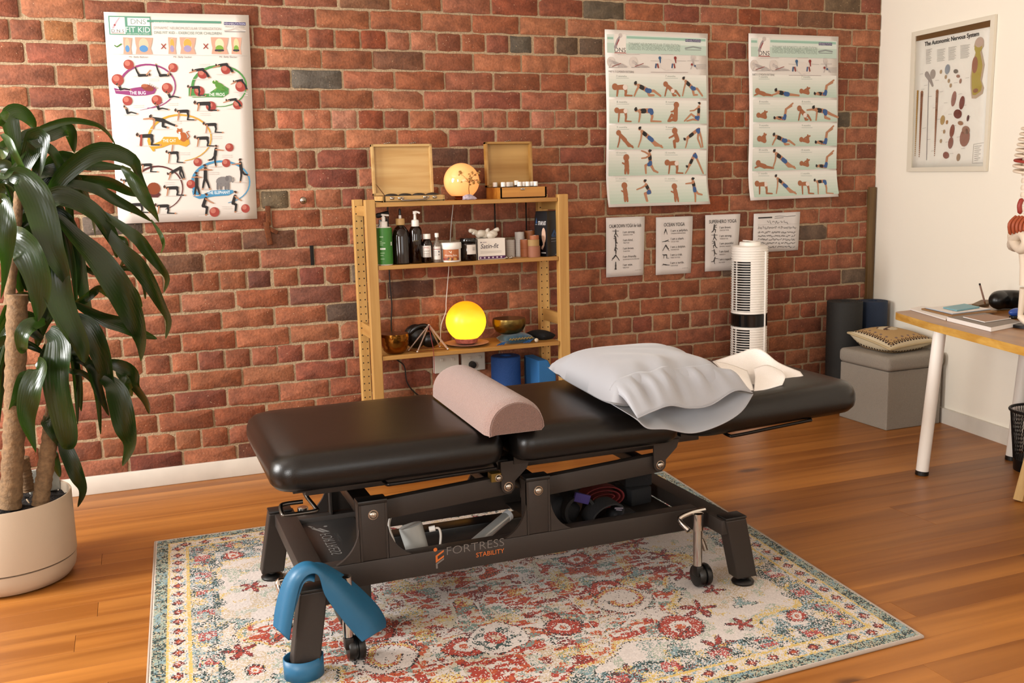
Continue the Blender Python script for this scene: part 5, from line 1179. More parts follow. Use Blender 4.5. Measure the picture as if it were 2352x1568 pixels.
# ================================================================ posters and sheets on the brick wall
M_poster = mat('poster_paper', '#dfd9d2', rough=.4, spec=.4)
M_sheet = mat('office_paper', '#dbd5d1', rough=.7)
def homog(src, dst):
    A = []; b = []
    for (x, y), (u, v) in zip(src, dst):
        A += [[x, y, 1, 0, 0, 0, -u*x, -u*y], [0, 0, 0, x, y, 1, -v*x, -v*y]]; b += [u, v]
    h = np.linalg.solve(np.array(A, float), np.array(b, float)); H = np.append(h, 1).reshape(3, 3)
    def f(x, y):
        q = H @ np.array([x, y, 1.0]); return (q[0]/q[2], q[1]/q[2])
    return f
class Poster:
    """paper sheet on a wall: corners given as pixels of the photograph, converted to metres; drawing is done in the sheet's own plane"""
    def __init__(s, name, label, cat, corners, on, m, bow=lambda u, v: 0, nu=10, nv=16, reg=None, nrm=Vector((0, -1, 0))):
        s.c = [on(x, y) for x, y in corners]   # TL TR BR BL
        s.W = ((s.c[1]-s.c[0]).length+(s.c[2]-s.c[3]).length)/2; s.H = ((s.c[3]-s.c[0]).length+(s.c[2]-s.c[1]).length)/2
        s.nrm = nrm; B = [[bow(i/nu, j/nv) for i in range(nu+1)] for j in range(nv+1)]
        def bil(u, v):
            x = min(max(u, 0), 1)*nu; y = min(max(v, 0), 1)*nv; i = min(int(x), nu-1); j = min(int(y), nv-1); a, b = x-i, y-j
            return (B[j][i]*(1-a)+B[j][i+1]*a)*(1-b)+(B[j+1][i]*(1-a)+B[j+1][i+1]*a)*b
        s.bow = bil
        ctr = sum(s.c, Vector())/4
        s.T = thing(name, label, cat, ctr)
        mb = MB(); mb.grid(lambda i, j: s.pt(i*s.W, j*s.H, 0), nu, nv)
        s.sheet = mb.build('paper', m, s.T, smooth=80, recalc=False); solid(s.sheet, .0006, 1 if False else 0)
        s.P = Print(lambda a, b, l: s.pt(a, b, l+.0018), .0004)
        if reg:   # region of the zoomed view used for measuring: x0, y0, pixels per zoomed pixel
            x0, y0, k = reg
            s.z = homog([((x-x0)/k, (y-y0)/k) for x, y in corners], [(0, 0), (s.W, 0), (s.W, s.H), (0, s.H)])
            s.k = s.W/(((corners[1][0]-corners[0][0]))/k)
    def pt(s, a, b, l):
        u, v = a/s.W, b/s.H
        p = (s.c[0]*(1-u)+s.c[1]*u)*(1-v)+(s.c[3]*(1-u)+s.c[2]*u)*v
        return p+s.nrm*(l+s.bow(u, v))
    def rect(s, x0, y0, x1, y1, col, layer=0, n=1, m=1):
        ym = (y0+y1)/2; xm = (x0+x1)/2; a = s.z(x0, ym)[0]; c = s.z(x1, ym)[0]; b = s.z(xm, y0)[1]; d = s.z(xm, y1)[1]; n = max(1, math.ceil(abs(c-a)/.03)); m = max(1, math.ceil(abs(d-b)/.009)); s.P.rect(a, b, c, d, col, layer, n, m)
    def disc(s, x, y, r, col, layer=1, rb=None, n=14, rot=0): a, b = s.z(x, y); s.P.disc(a, b, r*s.k, col, layer, rb and rb*s.k, n, rot)
    def line(s, pts, w_, col, layer=1, w1=None): s.P.line([s.z(*p) for p in pts], w_*s.k, col, layer, None if w1 is None else w1*s.k)
    def poly(s, pts, col, layer=1): s.P.poly([s.z(*p) for p in pts], col, layer)
    def text(s, t, x, y, h, col, layer=3, align='l', w_=None, bold=0, shear=0): a, b = s.z(x, y); s.P.text(t, a, b, h*s.k, col, layer, align, bold, w_ and w_*s.k, shear)
    def arc(s, cx, cy, rx, ry, a0, a1, w0, w1, col, layer=1, n=26):
        s.line([(cx+rx*math.cos(t), cy+ry*math.sin(t)) for t in (a0+(a1-a0)*i/n for i in range(n+1))], w0, col, layer, w1)
    def done(s, name='print'): return s.P.build(name, M_print, s.T)
G_ = S('#5f9e86'); G2 = S('#9cc4b2'); GRT = S('#a9a39c'); SKN = S('#c48a66'); SKN2 = S('#b5714a'); BLK = S('#1f1b1c'); BALL = S('#b9463a'); BALLh = S('#cf7a68'); HAIR = S('#4a3024'); SHD = S('#cfc6be')
POSES = {   # head, neck, hip, arms, legs in a unit box, head to the left, y upwards
 'quad': ((.07, .74), (.2, .68), (.62, .70), [[(.22, .64), (.20, .32), (.17, .02)]], [[(.62, .66), (.66, .34), (.62, .06), (.98, .04)]]),
 'reach': ((.14, .84), (.25, .72), (.62, .60), [[(.26, .70), (.08, .74), (-.12, .70)], [(.28, .66), (.26, .34), (.24, .02)]], [[(.62, .58), (.60, .20), (.78, .10)], [(.62, .60), (.85, .40), (1.1, .22)]]),
 'hunch': ((.06, .70), (.20, .72), (.62, .80), [[(.22, .68), (.05, .62), (-.14, .52)]], [[(.62, .74), (.84, .48), (1.0, .14)], [(.6, .74), (.8, .5), (.92, .12)]]),
 'legsup': ((.93, .12), (.80, .10), (.36, .08), [[(.78, .14), (.86, .34), (.98, .60)]], [[(.36, .10), (.22, .52), (.12, .96)]]),
 'kneel': ((.12, .62), (.24, .50), (.34, .12), [[(.25, .48), (.10, .58), (.10, .80)]], [[(.34, .12), (.55, .20), (.95, .06)]]),
 'supine': ((.06, .12), (.18, .14), (.56, .10), [[(.2, .12), (.34, .06), (.5, .04)]], [[(.56, .12), (.66, .62), (1.0, .92)], [(.56, .12), (.62, .60), (.94, .78)]]),
 'stand': ((.42, .98), (.46, .86), (.52, .54), [[(.46, .82), (.20, .80), (-.05, .78)]], [[(.52, .52), (.52, .26), (.46, .0)], [(.52, .52), (.72, .34), (.98, .30)]]),
 'squat': ((.44, .92), (.50, .76), (.66, .42), [[(.50, .74), (.26, .62), (.02, .54)]], [[(.66, .42), (.40, .36), (.46, .02)], [(.66, .42), (.44, .34), (.50, .02)]]),
 'sit': ((.86, .96), (.82, .80), (.78, .16), [[(.80, .76), (.56, .60), (.36, .58)]], [[(.78, .14), (.42, .42), (.08, .06)], [(.78, .12), (.5, .14), (.2, .06)]]),
 'bear': ((.10, .42), (.22, .50), (.74, .92), [[(.22, .48), (.18, .24), (.12, .0)]], [[(.74, .9), (.70, .46), (.86, .02)], [(.74, .9), (.86, .5), (.94, .04)]]),
 'incline': ((.06, .96), (.16, .82), (.52, .46), [[(.16, .78), (.12, .42), (.02, .04)]], [[(.52, .44), (.78, .22), (1.04, .02)], [(.52, .44), (.74, .12), (1.0, .1)]]),
 'prone': ((.12, .44), (.24, .30), (.56, .16), [[(.24, .28), (.10, .16), (-.08, .06)]], [[(.56, .14), (.8, .1), (1.1, .04)]]),
 'side': ((.08, .78), (.20, .66), (.56, .34), [[(.20, .62), (.10, .34), (.02, .02)]], [[(.56, .30), (.78, .34), (1.04, .02)], [(.56, .28), (.60, .06), (.78, .06)]]),
 'lunge': ((.50, .96), (.52, .82), (.58, .42), [[(.52, .80), (.28, .92), (.06, .98)], [(.52, .78), (.3, .68), (.08, .66)]], [[(.58, .42), (.30, .36), (.34, .02)], [(.58, .42), (.78, .14), (1.0, .06)]]),
 'down': ((.12, .36), (.22, .44), (.50, .98), [[(.22, .42), (.12, .2), (.0, .02)]], [[(.50, .96), (.74, .5), (.96, .02)]]),
 'star': ((.5, .98), (.5, .86), (.5, .46), [[(.48, .82), (.24, .80), (0, .80)], [(.52, .82), (.76, .80), (1, .80)]], [[(.48, .46), (.36, .24), (.28, 0)], [(.52, .46), (.70, .24), (.86, 0)]]),
 'ball': ((.16, .40), (.28, .36), (.66, .26), [[(.3, .36), (.44, .52), (.58, .62)]], [[(.66, .3), (.56, .56), (.78, .66)], [(.66, .3), (.66, .54), (.62, .72)]]),
 'toddle': ((.46, .84), (.50, .66), (.54, .34), [[(.48, .62), (.30, .50), (.12, .56)], [(.54, .60), (.66, .46), (.56, .36)]], [[(.52, .34), (.42, .20), (.40, .02)], [(.56, .34), (.66, .20), (.68, .02)]]),
 'lotus': ((.5, .98), (.5, .84), (.5, .20), [[(.46, .80), (.36, .5), (.46, .38)], [(.54, .80), (.64, .5), (.54, .38)]], [[(.48, .2), (.3, .08), (.6, .04)], [(.52, .2), (.7, .08), (.4, .04)]])}
def figure(Q, x, y, w_, h, pose, kind='w', flip=False, lay=2.0):
    """x,y: lower corner of the figure's box in zoomed pixels, y is the ground line"""
    head, neck, hip, arms, legs = POSES[pose]
    f = lambda p: (x+(1-p[0] if flip else p[0])*w_, y-p[1]*h)
    L = max(w_, h)
    t = {'w': .122, 'b': .185, 'k': .125, 'i': .125, 'g': .11}[kind]*L; hd = {'w': .062, 'b': .155, 'k': .062, 'i': .07, 'g': .08}[kind]*L
    limb, body, leg, hair = {'w': (SKN, SKN, SKN, BLK), 'b': (SKN2, SKN2, SKN2, None), 'k': (SKN, BLK, BLK, HAIR), 'i': (S('#57514f'), S('#3a3534'), S('#3a3534'), S('#3a3534')), 'g': (S('#c9c0bb'), S('#b5aca8'), S('#bdb4b0'), S('#a8a09c'))}[kind]
    Q.disc(x+w_*.5, y+h*.02, w_*.5, SHD, lay-.9, h*.035) if kind in 'k' else None
    for k, l in enumerate(legs):
        P_ = [f(p) for p in l]
        for i in range(len(P_)-1): Q.line([P_[i], P_[i+1]], t*(.95-.22*i), leg, lay+.1*i, t*(.72-.16*i))
        if kind == 'k': Q.disc(*P_[-1], t*.34, SKN, lay+.35, n=8)
    Q.line([f(neck), f(((neck[0]+hip[0])/2, (neck[1]+hip[1])/2+.01)), f(hip)], t*1.15, body, lay+.4, t*1.3)
    if kind == 'w':
        nx, ny = f(neck); hx, hy = f(hip); Q.line([(nx+(hx-nx)*.22, ny+(hy-ny)*.22), (nx+(hx-nx)*.42, ny+(hy-ny)*.42)], t*1.25, BLK, lay+.6)
        lx, ly = f(legs[0][1]); Q.line([(nx+(hx-nx)*.86, ny+(hy-ny)*.86), (hx, hy), (hx+(lx-hx)*.3, hy+(ly-hy)*.3)], t*1.3, S('#3f6aa8'), lay+.62)
    if kind == 'b' and pose in ('quad', 'reach', 'side'): hx, hy = f(hip); Q.disc(hx, hy, t*.7, S('#e2d6cc'), lay+.6, n=10)
    for a in arms: P_ = [f(p) for p in a]; Q.line(P_, t*.62, limb, lay+.7, t*.42)
    hx, hy = f(head); Q.disc(hx, hy, hd, limb if kind != 'i' else hair, lay+.8)
    if hair and kind in 'wk':
        nx, ny = f(neck); dx, dy = hx-nx, hy-ny; d = math.hypot(dx, dy) or 1; px_, py_ = -dy/d, dx/d
        sgn = 1 if py_ < 0 else -1
        Q.disc(hx+px_*hd*.35*sgn+dx/d*hd*.3, hy+py_*hd*.35*sgn+dy/d*hd*.3, hd*.92, hair, lay+.9)
        Q.disc(hx+px_*hd*1.2*sgn+dx/d*hd*.4, hy+py_*hd*1.2*sgn+dy/d*hd*.4, hd*.5, hair, lay+.95, n=8)
def onwall(off): return lambda x, y: at(x, y, Y=-off)
def zc(reg, pts): return [(reg[0]+reg[2]*x, reg[1]+reg[2]*y) for x, y in pts]

# ---- children's exercise poster
reg = (220, 0, 400/1183)
Q = Poster('exercise_poster', 'large white exercise poster with coloured ovals and red balls, partly behind the plant', 'poster', zc(reg, [(53, 82), (1037, 105), (1097, 1485), (155, 1520)]), onwall(.008), M_poster, lambda u, v: .004+.006*math.sin(3*v+2*u)*u, reg=reg)
Q.rect(88, 112, 372, 240, G_, .2); Q.rect(96, 118, 198, 232, S('#ece6dd'), .5); Q.rect(214, 124, 364, 178, S('#ece6dd'), .5); Q.rect(346, 142, 848, 158, G_, .6)
Q.text('DNS', 288, 166, 34, S('#6c8a80'), 1, 'c', w_=98, bold=-.01); Q.text('FIT KID', 286, 222, 36, S('#e6ebe4'), 1, 'c', w_=160); Q.text('D N S', 150, 222, 20, S('#4a4644'), 1, 'c', w_=82); Q.line([(108, 226), (192, 228)], 3, S('#a8332c'), 1.2)
Q.line([(118, 190), (140, 150), (158, 124)], 12, S('#c8a9b4'), 1, 7); Q.disc(128, 172, 7, S('#b04a50'), 1.3, n=8); Q.text('stable training for children', 286, 236, 9, S('#cfe0d6'), 1, 'c', w_=150)
Q.text('www.rehabps.com', 392, 156, 9, S('#dfeae3'), 1, w_=128); Q.text('DYNAMIC NEUROMUSCULAR STABILIZATION', 392, 200, 18, GRT, 1, w_=460); Q.text('DNS FIT KID - EXERCISE FOR CHILDREN', 394, 232, 18, S('#7a9488'), 1, w_=460)
Q.rect(868, 154, 1016, 174, S('#46427c'), .5); Q.text('REHABILITATION', 942, 171, 13, S('#d7d4e2'), 1, 'c', w_=144); Q.text('PRAGUE SCHOOL', 944, 190, 9, GRT, 1, 'c', w_=140); Q.line([(872, 212), (910, 206), (940, 196), (980, 208), (1014, 212)], 9, S('#c5bfb8'), 1); Q.line([(874, 218), (1012, 220)], 4, S('#8f8c8a'), 1.2)
# three pairs of tummy pictures (plain generic torsos), with tick and crosses
Q.line([(128, 312), (142, 322), (172, 302)], 8, S('#4a8a2c'), 1)
for x in (458, 744): Q.line([(x-14, 302), (x+14, 334)], 6, S('#b03a28'), 1); Q.line([(x+14, 302), (x-14, 334)], 6, S('#b03a28'), 1)
for x0, x1, c1, c2, side in ((184, 244, '#d9b79a', '#5f9ad0', 1), (264, 384, '#e0bd9f', '#5a98d2', 0), (488, 544, '#d8a84a', '#a79ac0', 1), (566, 676, '#d8a84a', '#a79ac0', 0), (778, 898, '#e2d3ad', '#7fae3f', 0), (916, 988, '#dccb9c', '#7fae3f', 1)):
    cx = (x0+x1)/2; w_ = x1-x0
    Q.poly([(x0, 256), (x1, 260), (x1-w_*.05, 300), (x1-w_*.12, 330), (x1, 372), (x0+w_*.05, 370), (x0+w_*.1, 330), (x0+w_*.04, 300)], S('#d9a48c'), .6)
    Q.disc(cx, 306, w_*.27, S('#e6c4a8'), 1, 44); Q.disc(cx, 300, w_*.25, S(c1), 1.2, 34); Q.disc(cx, 334, w_*.24, S(c2), 1.4, 24); Q.rect(cx-w_*.2, 340, cx+w_*.2, 346, S(c2), 1.5)
    if x0 > 770: Q.line([(cx-w_*.22, 346), (cx+w_*.2, 346)], 14, S('#3c3a44'), 1.6)
Q.line([(108, 372), (1028, 384)], 1.6, S('#a7a09a'), 1)
for x, t in ((290, 'Mr. Belly Balloon'), (588, 'Mr. Belly Sucker'), (898, 'Mr. Belly Slacker')): Q.text(t, x, 396, 12, S('#8d8681'), 1, 'c', w_=126)
MAG, GRN, YEL, BRN, BLU = S('#a83f86'), S('#4f9a4a'), S('#d8a32a'), S('#6a2a2a'), S('#4a9ccb')
# five groups: looped ribbon with a pad and its caption
Q.arc(350, 590, 188, 148, PI*1.02, PI*2.5, 16, 5, MAG); Q.poly([(122, 600), (135, 640), (190, 645), (260, 655), (340, 652), (395, 640), (410, 612), (390, 592), (330, 590), (260, 600), (180, 616)], MAG, .8); Q.text('THE BUG', 284, 645, 22, S('#eedfe8'), 1.6, 'c', w_=108, bold=.02)
Q.line([(300, 752), (350, 742), (395, 728), (450, 700)], 2, MAG, 1, 5)
Q.arc(838, 590, 184, 138, PI*.95, PI*2.55, 20, 5, GRN); Q.poly([(628, 600), (628, 655), (660, 666), (780, 664), (860, 666), (900, 640), (900, 605), (872, 588), (820, 600), (760, 640), (700, 640)], GRN, .8); Q.text('THE FROG', 818, 656, 22, S('#e4eee0'), 1.6, 'c', w_=116, bold=.02)
Q.arc(570, 940, 212, 156, PI*.82, PI*2.45, 18, 5, YEL); Q.poly([(345, 950), (360, 1000), (400, 1015), (450, 1005), (500, 985), (560, 985), (610, 1000), (636, 980), (630, 950), (580, 935), (460, 932), (440, 960), (380, 985)], YEL, .8); Q.text('THE CAT', 498, 968, 21, S('#f3e8d2'), 1.6, 'c', w_=92, bold=.02)
Q.arc(420, 1280, 168, 148, PI*.95, PI*2.4, 16, 5, BRN); Q.poly([(220, 1290), (260, 1320), (340, 1342), (420, 1342), (440, 1322), (420, 1300), (330, 1295)], BRN, .8); Q.text('THE BEAR', 270, 1312, 21, S('#eadcd4'), 1.6, 'c', w_=90, bold=.02)
Q.arc(850, 1240, 196, 142, PI*.80, PI*2.42, 22, 5, BLU); Q.poly([(650, 1290), (660, 1335), (700, 1352), (800, 1335), (900, 1328), (936, 1308), (930, 1292), (880, 1290), (780, 1296), (730, 1320), (680, 1320)], BLU, .8); Q.text('THE ELEPHANT', 834, 1318, 21, S('#e2eef4'), 1.6, 'c', w_=164, bold=.02)
def gball(x, y, r=36): Q.disc(x, y, r, BALL, 1.7, n=20); Q.disc(x-r*.25, y-r*.25, r*.55, BALLh, 1.8)
# bug
for (bx, by, r, fx, fy, fw, fh, po, fl) in ((222, 442, 34, 250, 522, 120, 70, 'legsup', 0), (522, 464, 32, 392, 524, 120, 88, 'legsup', 0), (148, 546, 40, 130, 618, 112, 62, 'kneel', 0), (482, 602, 36, 464, 670, 110, 60, 'kneel', 0), (214, 688, 33, 180, 782, 106, 84, 'kneel', 0), (412, 684, 35, 388, 752, 110, 66, 'kneel', 0)):
    gball(bx, by, r); figure(Q, fx, fy, fw, fh, po, 'k', fl)
for a in range(9): Q.line([(340+6*a, 606), (310+14*a, 570+8*abs(a-4))], 3, S('#8a4a30'), 1.7)
Q.disc(350, 600, 44, S('#a0482c'), 1.75, 22, rot=.3); Q.disc(330, 586, 22, S('#bd6a44'), 1.8, 12)
# frog
for (bx, by, r, fx, fy, fw, fh, po) in ((722, 506, 34, 650, 542, 122, 84, 'hunch'), (880, 476, 34, 810, 508, 124, 84, 'hunch'), (700, 624, 36, 616, 656, 130, 84, 'quad'), (982, 592, 38, 930, 628, 100, 100, 'hunch'), (780, 726, 36, 660, 756, 170, 70, 'quad'), (962, 714, 34, 880, 742, 110, 80, 'hunch')):
    gball(bx, by, r); figure(Q, fx, fy, fw, fh, po, 'k')
FG = S('#5c9a34'); Q.disc(842, 592, 40, FG, 1.75, 24, rot=.6); Q.disc(808, 562, 20, FG, 1.8, 14); Q.line([(860, 600), (890, 618), (850, 622)], 10, S('#4c8a2c'), 1.85); Q.line([(820, 600), (806, 620)], 8, S('#7ab04a'), 1.9); Q.disc(806, 554, 5, S('#e3e4c0'), 1.95, n=8)
# cat
for (fx, fy, fw, fh, po) in ((345, 880, 180, 96, 'reach'), (530, 822, 146, 90, 'quad'), (722, 906, 140, 82, 'quad'), (270, 992, 172, 94, 'quad'), (662, 998, 150, 82, 'quad'), (470, 1110, 130, 100, 'quad')): figure(Q, fx, fy, fw, fh, po, 'k')
Q.line([(308, 922), (306, 990)], 15, S('#b04a3e'), 3.2); Q.line([(515, 1030), (520, 990)], 9, SKN, 3.2)
OR_ = S('#c2662a'); Q.disc(592, 934, 26, OR_, 1.75, 34); Q.disc(566, 896, 20, OR_, 1.8, 18); Q.disc(566, 930, 10, S('#ece2d6'), 1.9, 24); Q.line([(618, 950), (634, 930), (614, 900), (628, 896)], 8, OR_, 1.7); Q.poly([(552, 886), (550, 872), (562, 880)], OR_, 1.9); Q.poly([(572, 880), (582, 872), (582, 888)], OR_, 1.9); Q.disc(566, 904, 8, S('#ece2d6'), 1.9, 6)
# bear
for (fx, fy, fw, fh, po) in ((290, 1172, 130, 72, 'quad'), (478, 1220, 130, 86, 'bear'), (456, 1330, 150, 76, 'quad'), (215, 1446, 150, 80, 'quad'), (395, 1452, 146, 76, 'quad'), (165, 1270, 120, 60, 'quad')): figure(Q, fx, fy, fw, fh, po, 'k')
Q.disc(392, 1282, 46, S('#a04a1a'), 1.75, 44); Q.disc(345, 1300, 26, S('#94421a'), 1.8, 28)
# elephant
EL = S('#8d8a8a'); Q.disc(862, 1234, 50, EL, 1.75, 36); Q.disc(904, 1216, 24, EL, 1.8, 24); Q.disc(890, 1214, 14, S('#7a7778'), 1.85, 20); Q.line([(916, 1222), (928, 1240), (938, 1226), (934, 1208)], 10, EL, 1.8, 6)
for x in (826, 848, 880, 900): Q.line([(x, 1250), (x, 1284)], 16, S('#858283'), 1.7)
for (bx, by, r, fx, fy, fw, fh, po, fl) in ((906, 1004, 30, 760, 1132, 100, 138, 'stand', 1), (690, 1104, 30, 700, 1284, 84, 160, 'star', 0), (884, 1110, 30, 930, 1236, 110, 150, 'stand', 0), (644, 1252, 31, 652, 1326, 62, 150, 'star', 0), (804, 1440, 36, 690, 1462, 110, 150, 'squat', 1), (1016, 1416, 32, 900, 1442, 90, 146, 'squat', 1)):
    gball(bx, by, r); figure(Q, fx, fy, fw, fh, po, 'k', bool(fl))
for (x, y) in ((736, 440), (1000, 640), (392, 540), (290, 720), (520, 706), (740, 774), (820, 930), (600, 1040), (890, 1056), (800, 1172), (500, 1240), (890, 1404), (545, 830)):
    for k in range(2): Q.line([(x-34, y+12*k), (x+30, y+12*k)], 4, S('#d3cbc4'), 1)
Q.done()

# ---- two developmental position posters
def rows_poster(Q, X, TOP, BOT, hdr, bands, figs, cap2):
    x0, x1 = X
    Q.rect(x0+10, hdr+14, x1-10, hdr+118, S('#d5dfd6'), .1, 6, 2); Q.rect(x0+10, hdr+62, x1-10, hdr+118, S('#bfd3c6'), .3, 6, 2)
    Q.rect(x0+12, hdr+18, x0+46, hdr+32, G2, .6); Q.rect(x0+124, hdr+22, x1-14, hdr+36, G2, .6, 5)
    W_ = x1-x0
    Q.rect(x0+52, hdr+2, x0+120, hdr+118, S('#e6e0d8'), .7); Q.line([(x0+58, hdr+78), (x0+72, hdr+36), (x0+92, hdr+4)], 15, S('#a79a9c'), 1, 9); Q.disc(x0+88, hdr+10, 11, S('#c9bdb8'), 1.1); Q.line([(x0+66, hdr+62), (x0+80, hdr+34)], 5, S('#b0464c'), 1.4)
    Q.text('DNS', x0+86, hdr+106, 21, S('#3a3538'), 1, 'c', w_=62); Q.line([(x0+54, hdr+110), (x0+118, hdr+112)], 4, S('#a8332c'), 1.2)
    Q.text('DYNAMIC NEUROMUSCULAR STABILIZATION', x0+136, hdr+70, 17, S('#94a79c'), 1, w_=W_*.50); Q.text('EXERCISES IN DEVELOPMENTAL POSITIONS', x0+136, hdr+92, 17, S('#94a79c'), 1, w_=W_*.50)
    Q.rect(x1-W_*.22, hdr+32, x1-W_*.07, hdr+48, S('#4a4674'), 1); Q.text('REHABILITATION', x1-W_*.145, hdr+46, 10, S('#c9c6d6'), 1.5, 'c', w_=W_*.145); Q.line([(x1-W_*.22, hdr+84), (x1-W_*.145, hdr+76), (x1-W_*.07, hdr+84)], 8, S('#9aa39f'), 1); Q.line([(x1-W_*.22, hdr+92), (x1-W_*.07, hdr+94)], 3, S('#8a8f8d'), 1)
    # small line drawings under the heading
    y = hdr+182
    for k, (q, fl) in enumerate(((.03, 0), (.25, 0))):
        figure(Q, x0+W_*q, y+12, 100, 48, 'side' if k == 0 else 'kneel', 'g'); Q.disc(x0+W_*(q+.02), y-18, 22, S('#d8cec6'), .9, 26); Q.line([(x0+W_*q+20, y+8), (x0+W_*q+70, y-10)], 3, S('#a8423a'), 3.4); Q.line([(x0+W_*q, y+14), (x0+W_*q+105, y+12)], 2, S('#a49c98'), 1)
    for q, c in ((.53, '#3a6c9c'), (.68, '#a8322c')):
        Q.disc(x0+W_*q, y-42, 8, S(c), 1.2); Q.line([(x0+W_*q, y-40), (x0+W_*q+3, y-14)], 11, S(c), 1.2, 5)
    for q in (.50, .66): Q.line([(x0+W_*q-8, y+14), (x0+W_*q-5, y-6)], 8, S('#3a5a8c'), 1.2); Q.line([(x0+W_*q+8, y+14), (x0+W_*q+4, y-6)], 8, S('#a84038'), 1.2)
    for k in range(4): Q.disc(x0+W_*(.57+.02*k), y-6+8*(k % 2), 22, S('#ddd5cd'), .8, 26)
    Q.disc(x0+W_*.855, y-44, 13, S('#d0c7c0'), 1.2); figure(Q, x0+W_*.80, y+22, 64, 60, 'star', 'g'); Q.disc(x0+W_*.84, y-4, 6, S('#a8322c'), 3.5); Q.disc(x0+W_*.87, y+4, 5, S('#3a5a8c'), 3.5)
    for k in range(4): Q.line([(x0+W_*.885, y-4+8*k), (x0+W_*.98, y-4+8*k)], 2.2, S('#bbb3ad'), 1)
    for a_, b_ in ((.44, .52), (.70, .78), (.12, .33), (.54, .66)): Q.line([(x0+W_*a_, y-62 if a_ > .1 and b_ < .7 and a_ != .44 else y-26), (x0+W_*b_, y-62 if a_ > .1 and b_ < .7 and a_ != .44 else y-24)], 2.2, S('#c2bab4'), 1)
    Q.text(cap2, x0+16, y+42, 10, S('#857e7a'), 1, w_=W_*.24); Q.line([(x0+W_*.44, y+40), (x0+W_*.80, y+42)], 2.4, S('#b5a5a0'), 1)
    for (ya, yb), fr in zip(bands, figs):
        n = 8
        for i in range(n):
            t = i/(n-1); c1, c2 = S('#e4e3db'), S('#bcd0c0'); c = tuple(c1[j]*(1-t)+c2[j]*t for j in range(4))
            sl = (yb-ya)/n; Q.rect(x0+16, ya+sl*i, x1-14, ya+sl*(i+1)-(0 if i < n-1 else 0), c, .1, 6)
        for (fx, fw, fh, po, kd, fl) in fr:
            figure(Q, fx, yb-8, fw, fh, po, kd, bool(fl))
        for q in (.10, .58):
            Q.text({0: '%d months', 1: '%d weeks'}[0] % (7+bands.index((ya, yb))), x0+W_*q, ya+16, 9, S('#9aa89e'), 1, w_=W_*.10); Q.line([(x0+W_*q, ya+24), (x0+W_*(q+.12), ya+24)], 2.5, S('#b9c2ba'), 1)
reg = (1370, 40, 590/1492)
bow2 = lambda u, v: .005+.012*math.sin(PI*min(1, v*1.05))**2+(.030*((v-.78)/.22)**2 if v > .78 else 0)+.004*math.sin(5*u+3*v)*v
Q = Poster('developmental_poster', 'green striped poster of babies and women posing, hanging beside the pine shelf', 'poster', zc(reg, [(45, 70), (643, 95), (637, 1083), (52, 1102)]), onwall(.008), M_poster, bow2, reg=reg, nv=30)
B2 = [(330, 466), (480, 616), (626, 764), (774, 915), (925, 1076)]
F2 = [[(90, 108, 74, 'quad', 'b', 0), (206, 150, 92, 'side', 'w', 0), (386, 84, 90, 'side', 'b', 0), (488, 112, 130, 'side', 'w', 0)],
      [(100, 92, 92, 'quad', 'b', 0), (208, 160, 94, 'quad', 'w', 0), (402, 60, 104, 'sit', 'b', 0), (492, 112, 112, 'sit', 'w', 0)],
      [(112, 88, 90, 'incline', 'b', 0), (232, 138, 114, 'incline', 'w', 0), (412, 74, 106, 'squat', 'b', 0), (494, 120, 116, 'bear', 'w', 0)],
      [(138, 60, 112, 'toddle', 'b', 0), (248, 104, 136, 'lunge', 'w', 0), (398, 100, 88, 'quad', 'b', 0), (510, 106, 116, 'down', 'w', 0)],
      [(132, 50, 110, 'toddle', 'b', 0), (224, 116, 128, 'squat', 'w', 0), (418, 56, 104, 'toddle', 'b', 0), (514, 84, 132, 'stand', 'w', 0)]]
rows_poster(Q, (47, 643), 70, 1102, 96, B2, F2, 'PART II: 7-12 MONTH PATTERNS'); Q.done()
Q.poly([(0, 0)]*3, SKN) if False else None
Q = Poster('developmental_poster', 'green striped poster of babies and women posing, hanging nearest the white wall', 'poster', zc(reg, [(880, 93), (1402, 112), (1382, 1040), (874, 1063)]), onwall(.008), M_poster, lambda u, v: .005+.010*math.sin(PI*v)**2+(.026*((v-.78)/.22)**2 if v > .78 else 0)+.004*math.sin(4*u+3*v)*v, reg=reg, nv=30)
B3 = [(336, 466), (480, 608), (618, 750), (760, 886), (896, 1034)]
F3 = [[(914, 88, 66, 'prone', 'b', 0), (1016, 136, 70, 'prone', 'w', 0), (1168, 78, 70, 'ball', 'b', 0), (1254, 116, 100, 'supine', 'w', 0)],
      [(916, 80, 76, 'ball', 'b', 0), (1018, 112, 108, 'supine', 'w', 0), (1162, 70, 90, 'side', 'b', 0), (1230, 146, 86, 'reach', 'w', 0)],
      [(926, 60, 92, 'ball', 'b', 0), (1010, 128, 74, 'side', 'w', 0), (1168, 80, 80, 'ball', 'b', 0), (1262, 104, 120, 'supine', 'w', 0)],
      [(920, 92, 72, 'prone', 'b', 0), (1016, 128, 104, 'incline', 'w', 0), (1174, 72, 76, 'ball', 'b', 0), (1270, 98, 112, 'supine', 'w', 0)],
      [(916, 92, 82, 'quad', 'b', 0), (1028, 112, 108, 'incline', 'w', 0), (1168, 78, 86, 'quad', 'b', 0), (1252, 104, 106, 'quad', 'w', 0)]]
rows_poster(Q, (882, 1400), 93, 1063, 116, B3, F3, 'PART I: 1-7 MONTH PATTERNS'); Q.done()

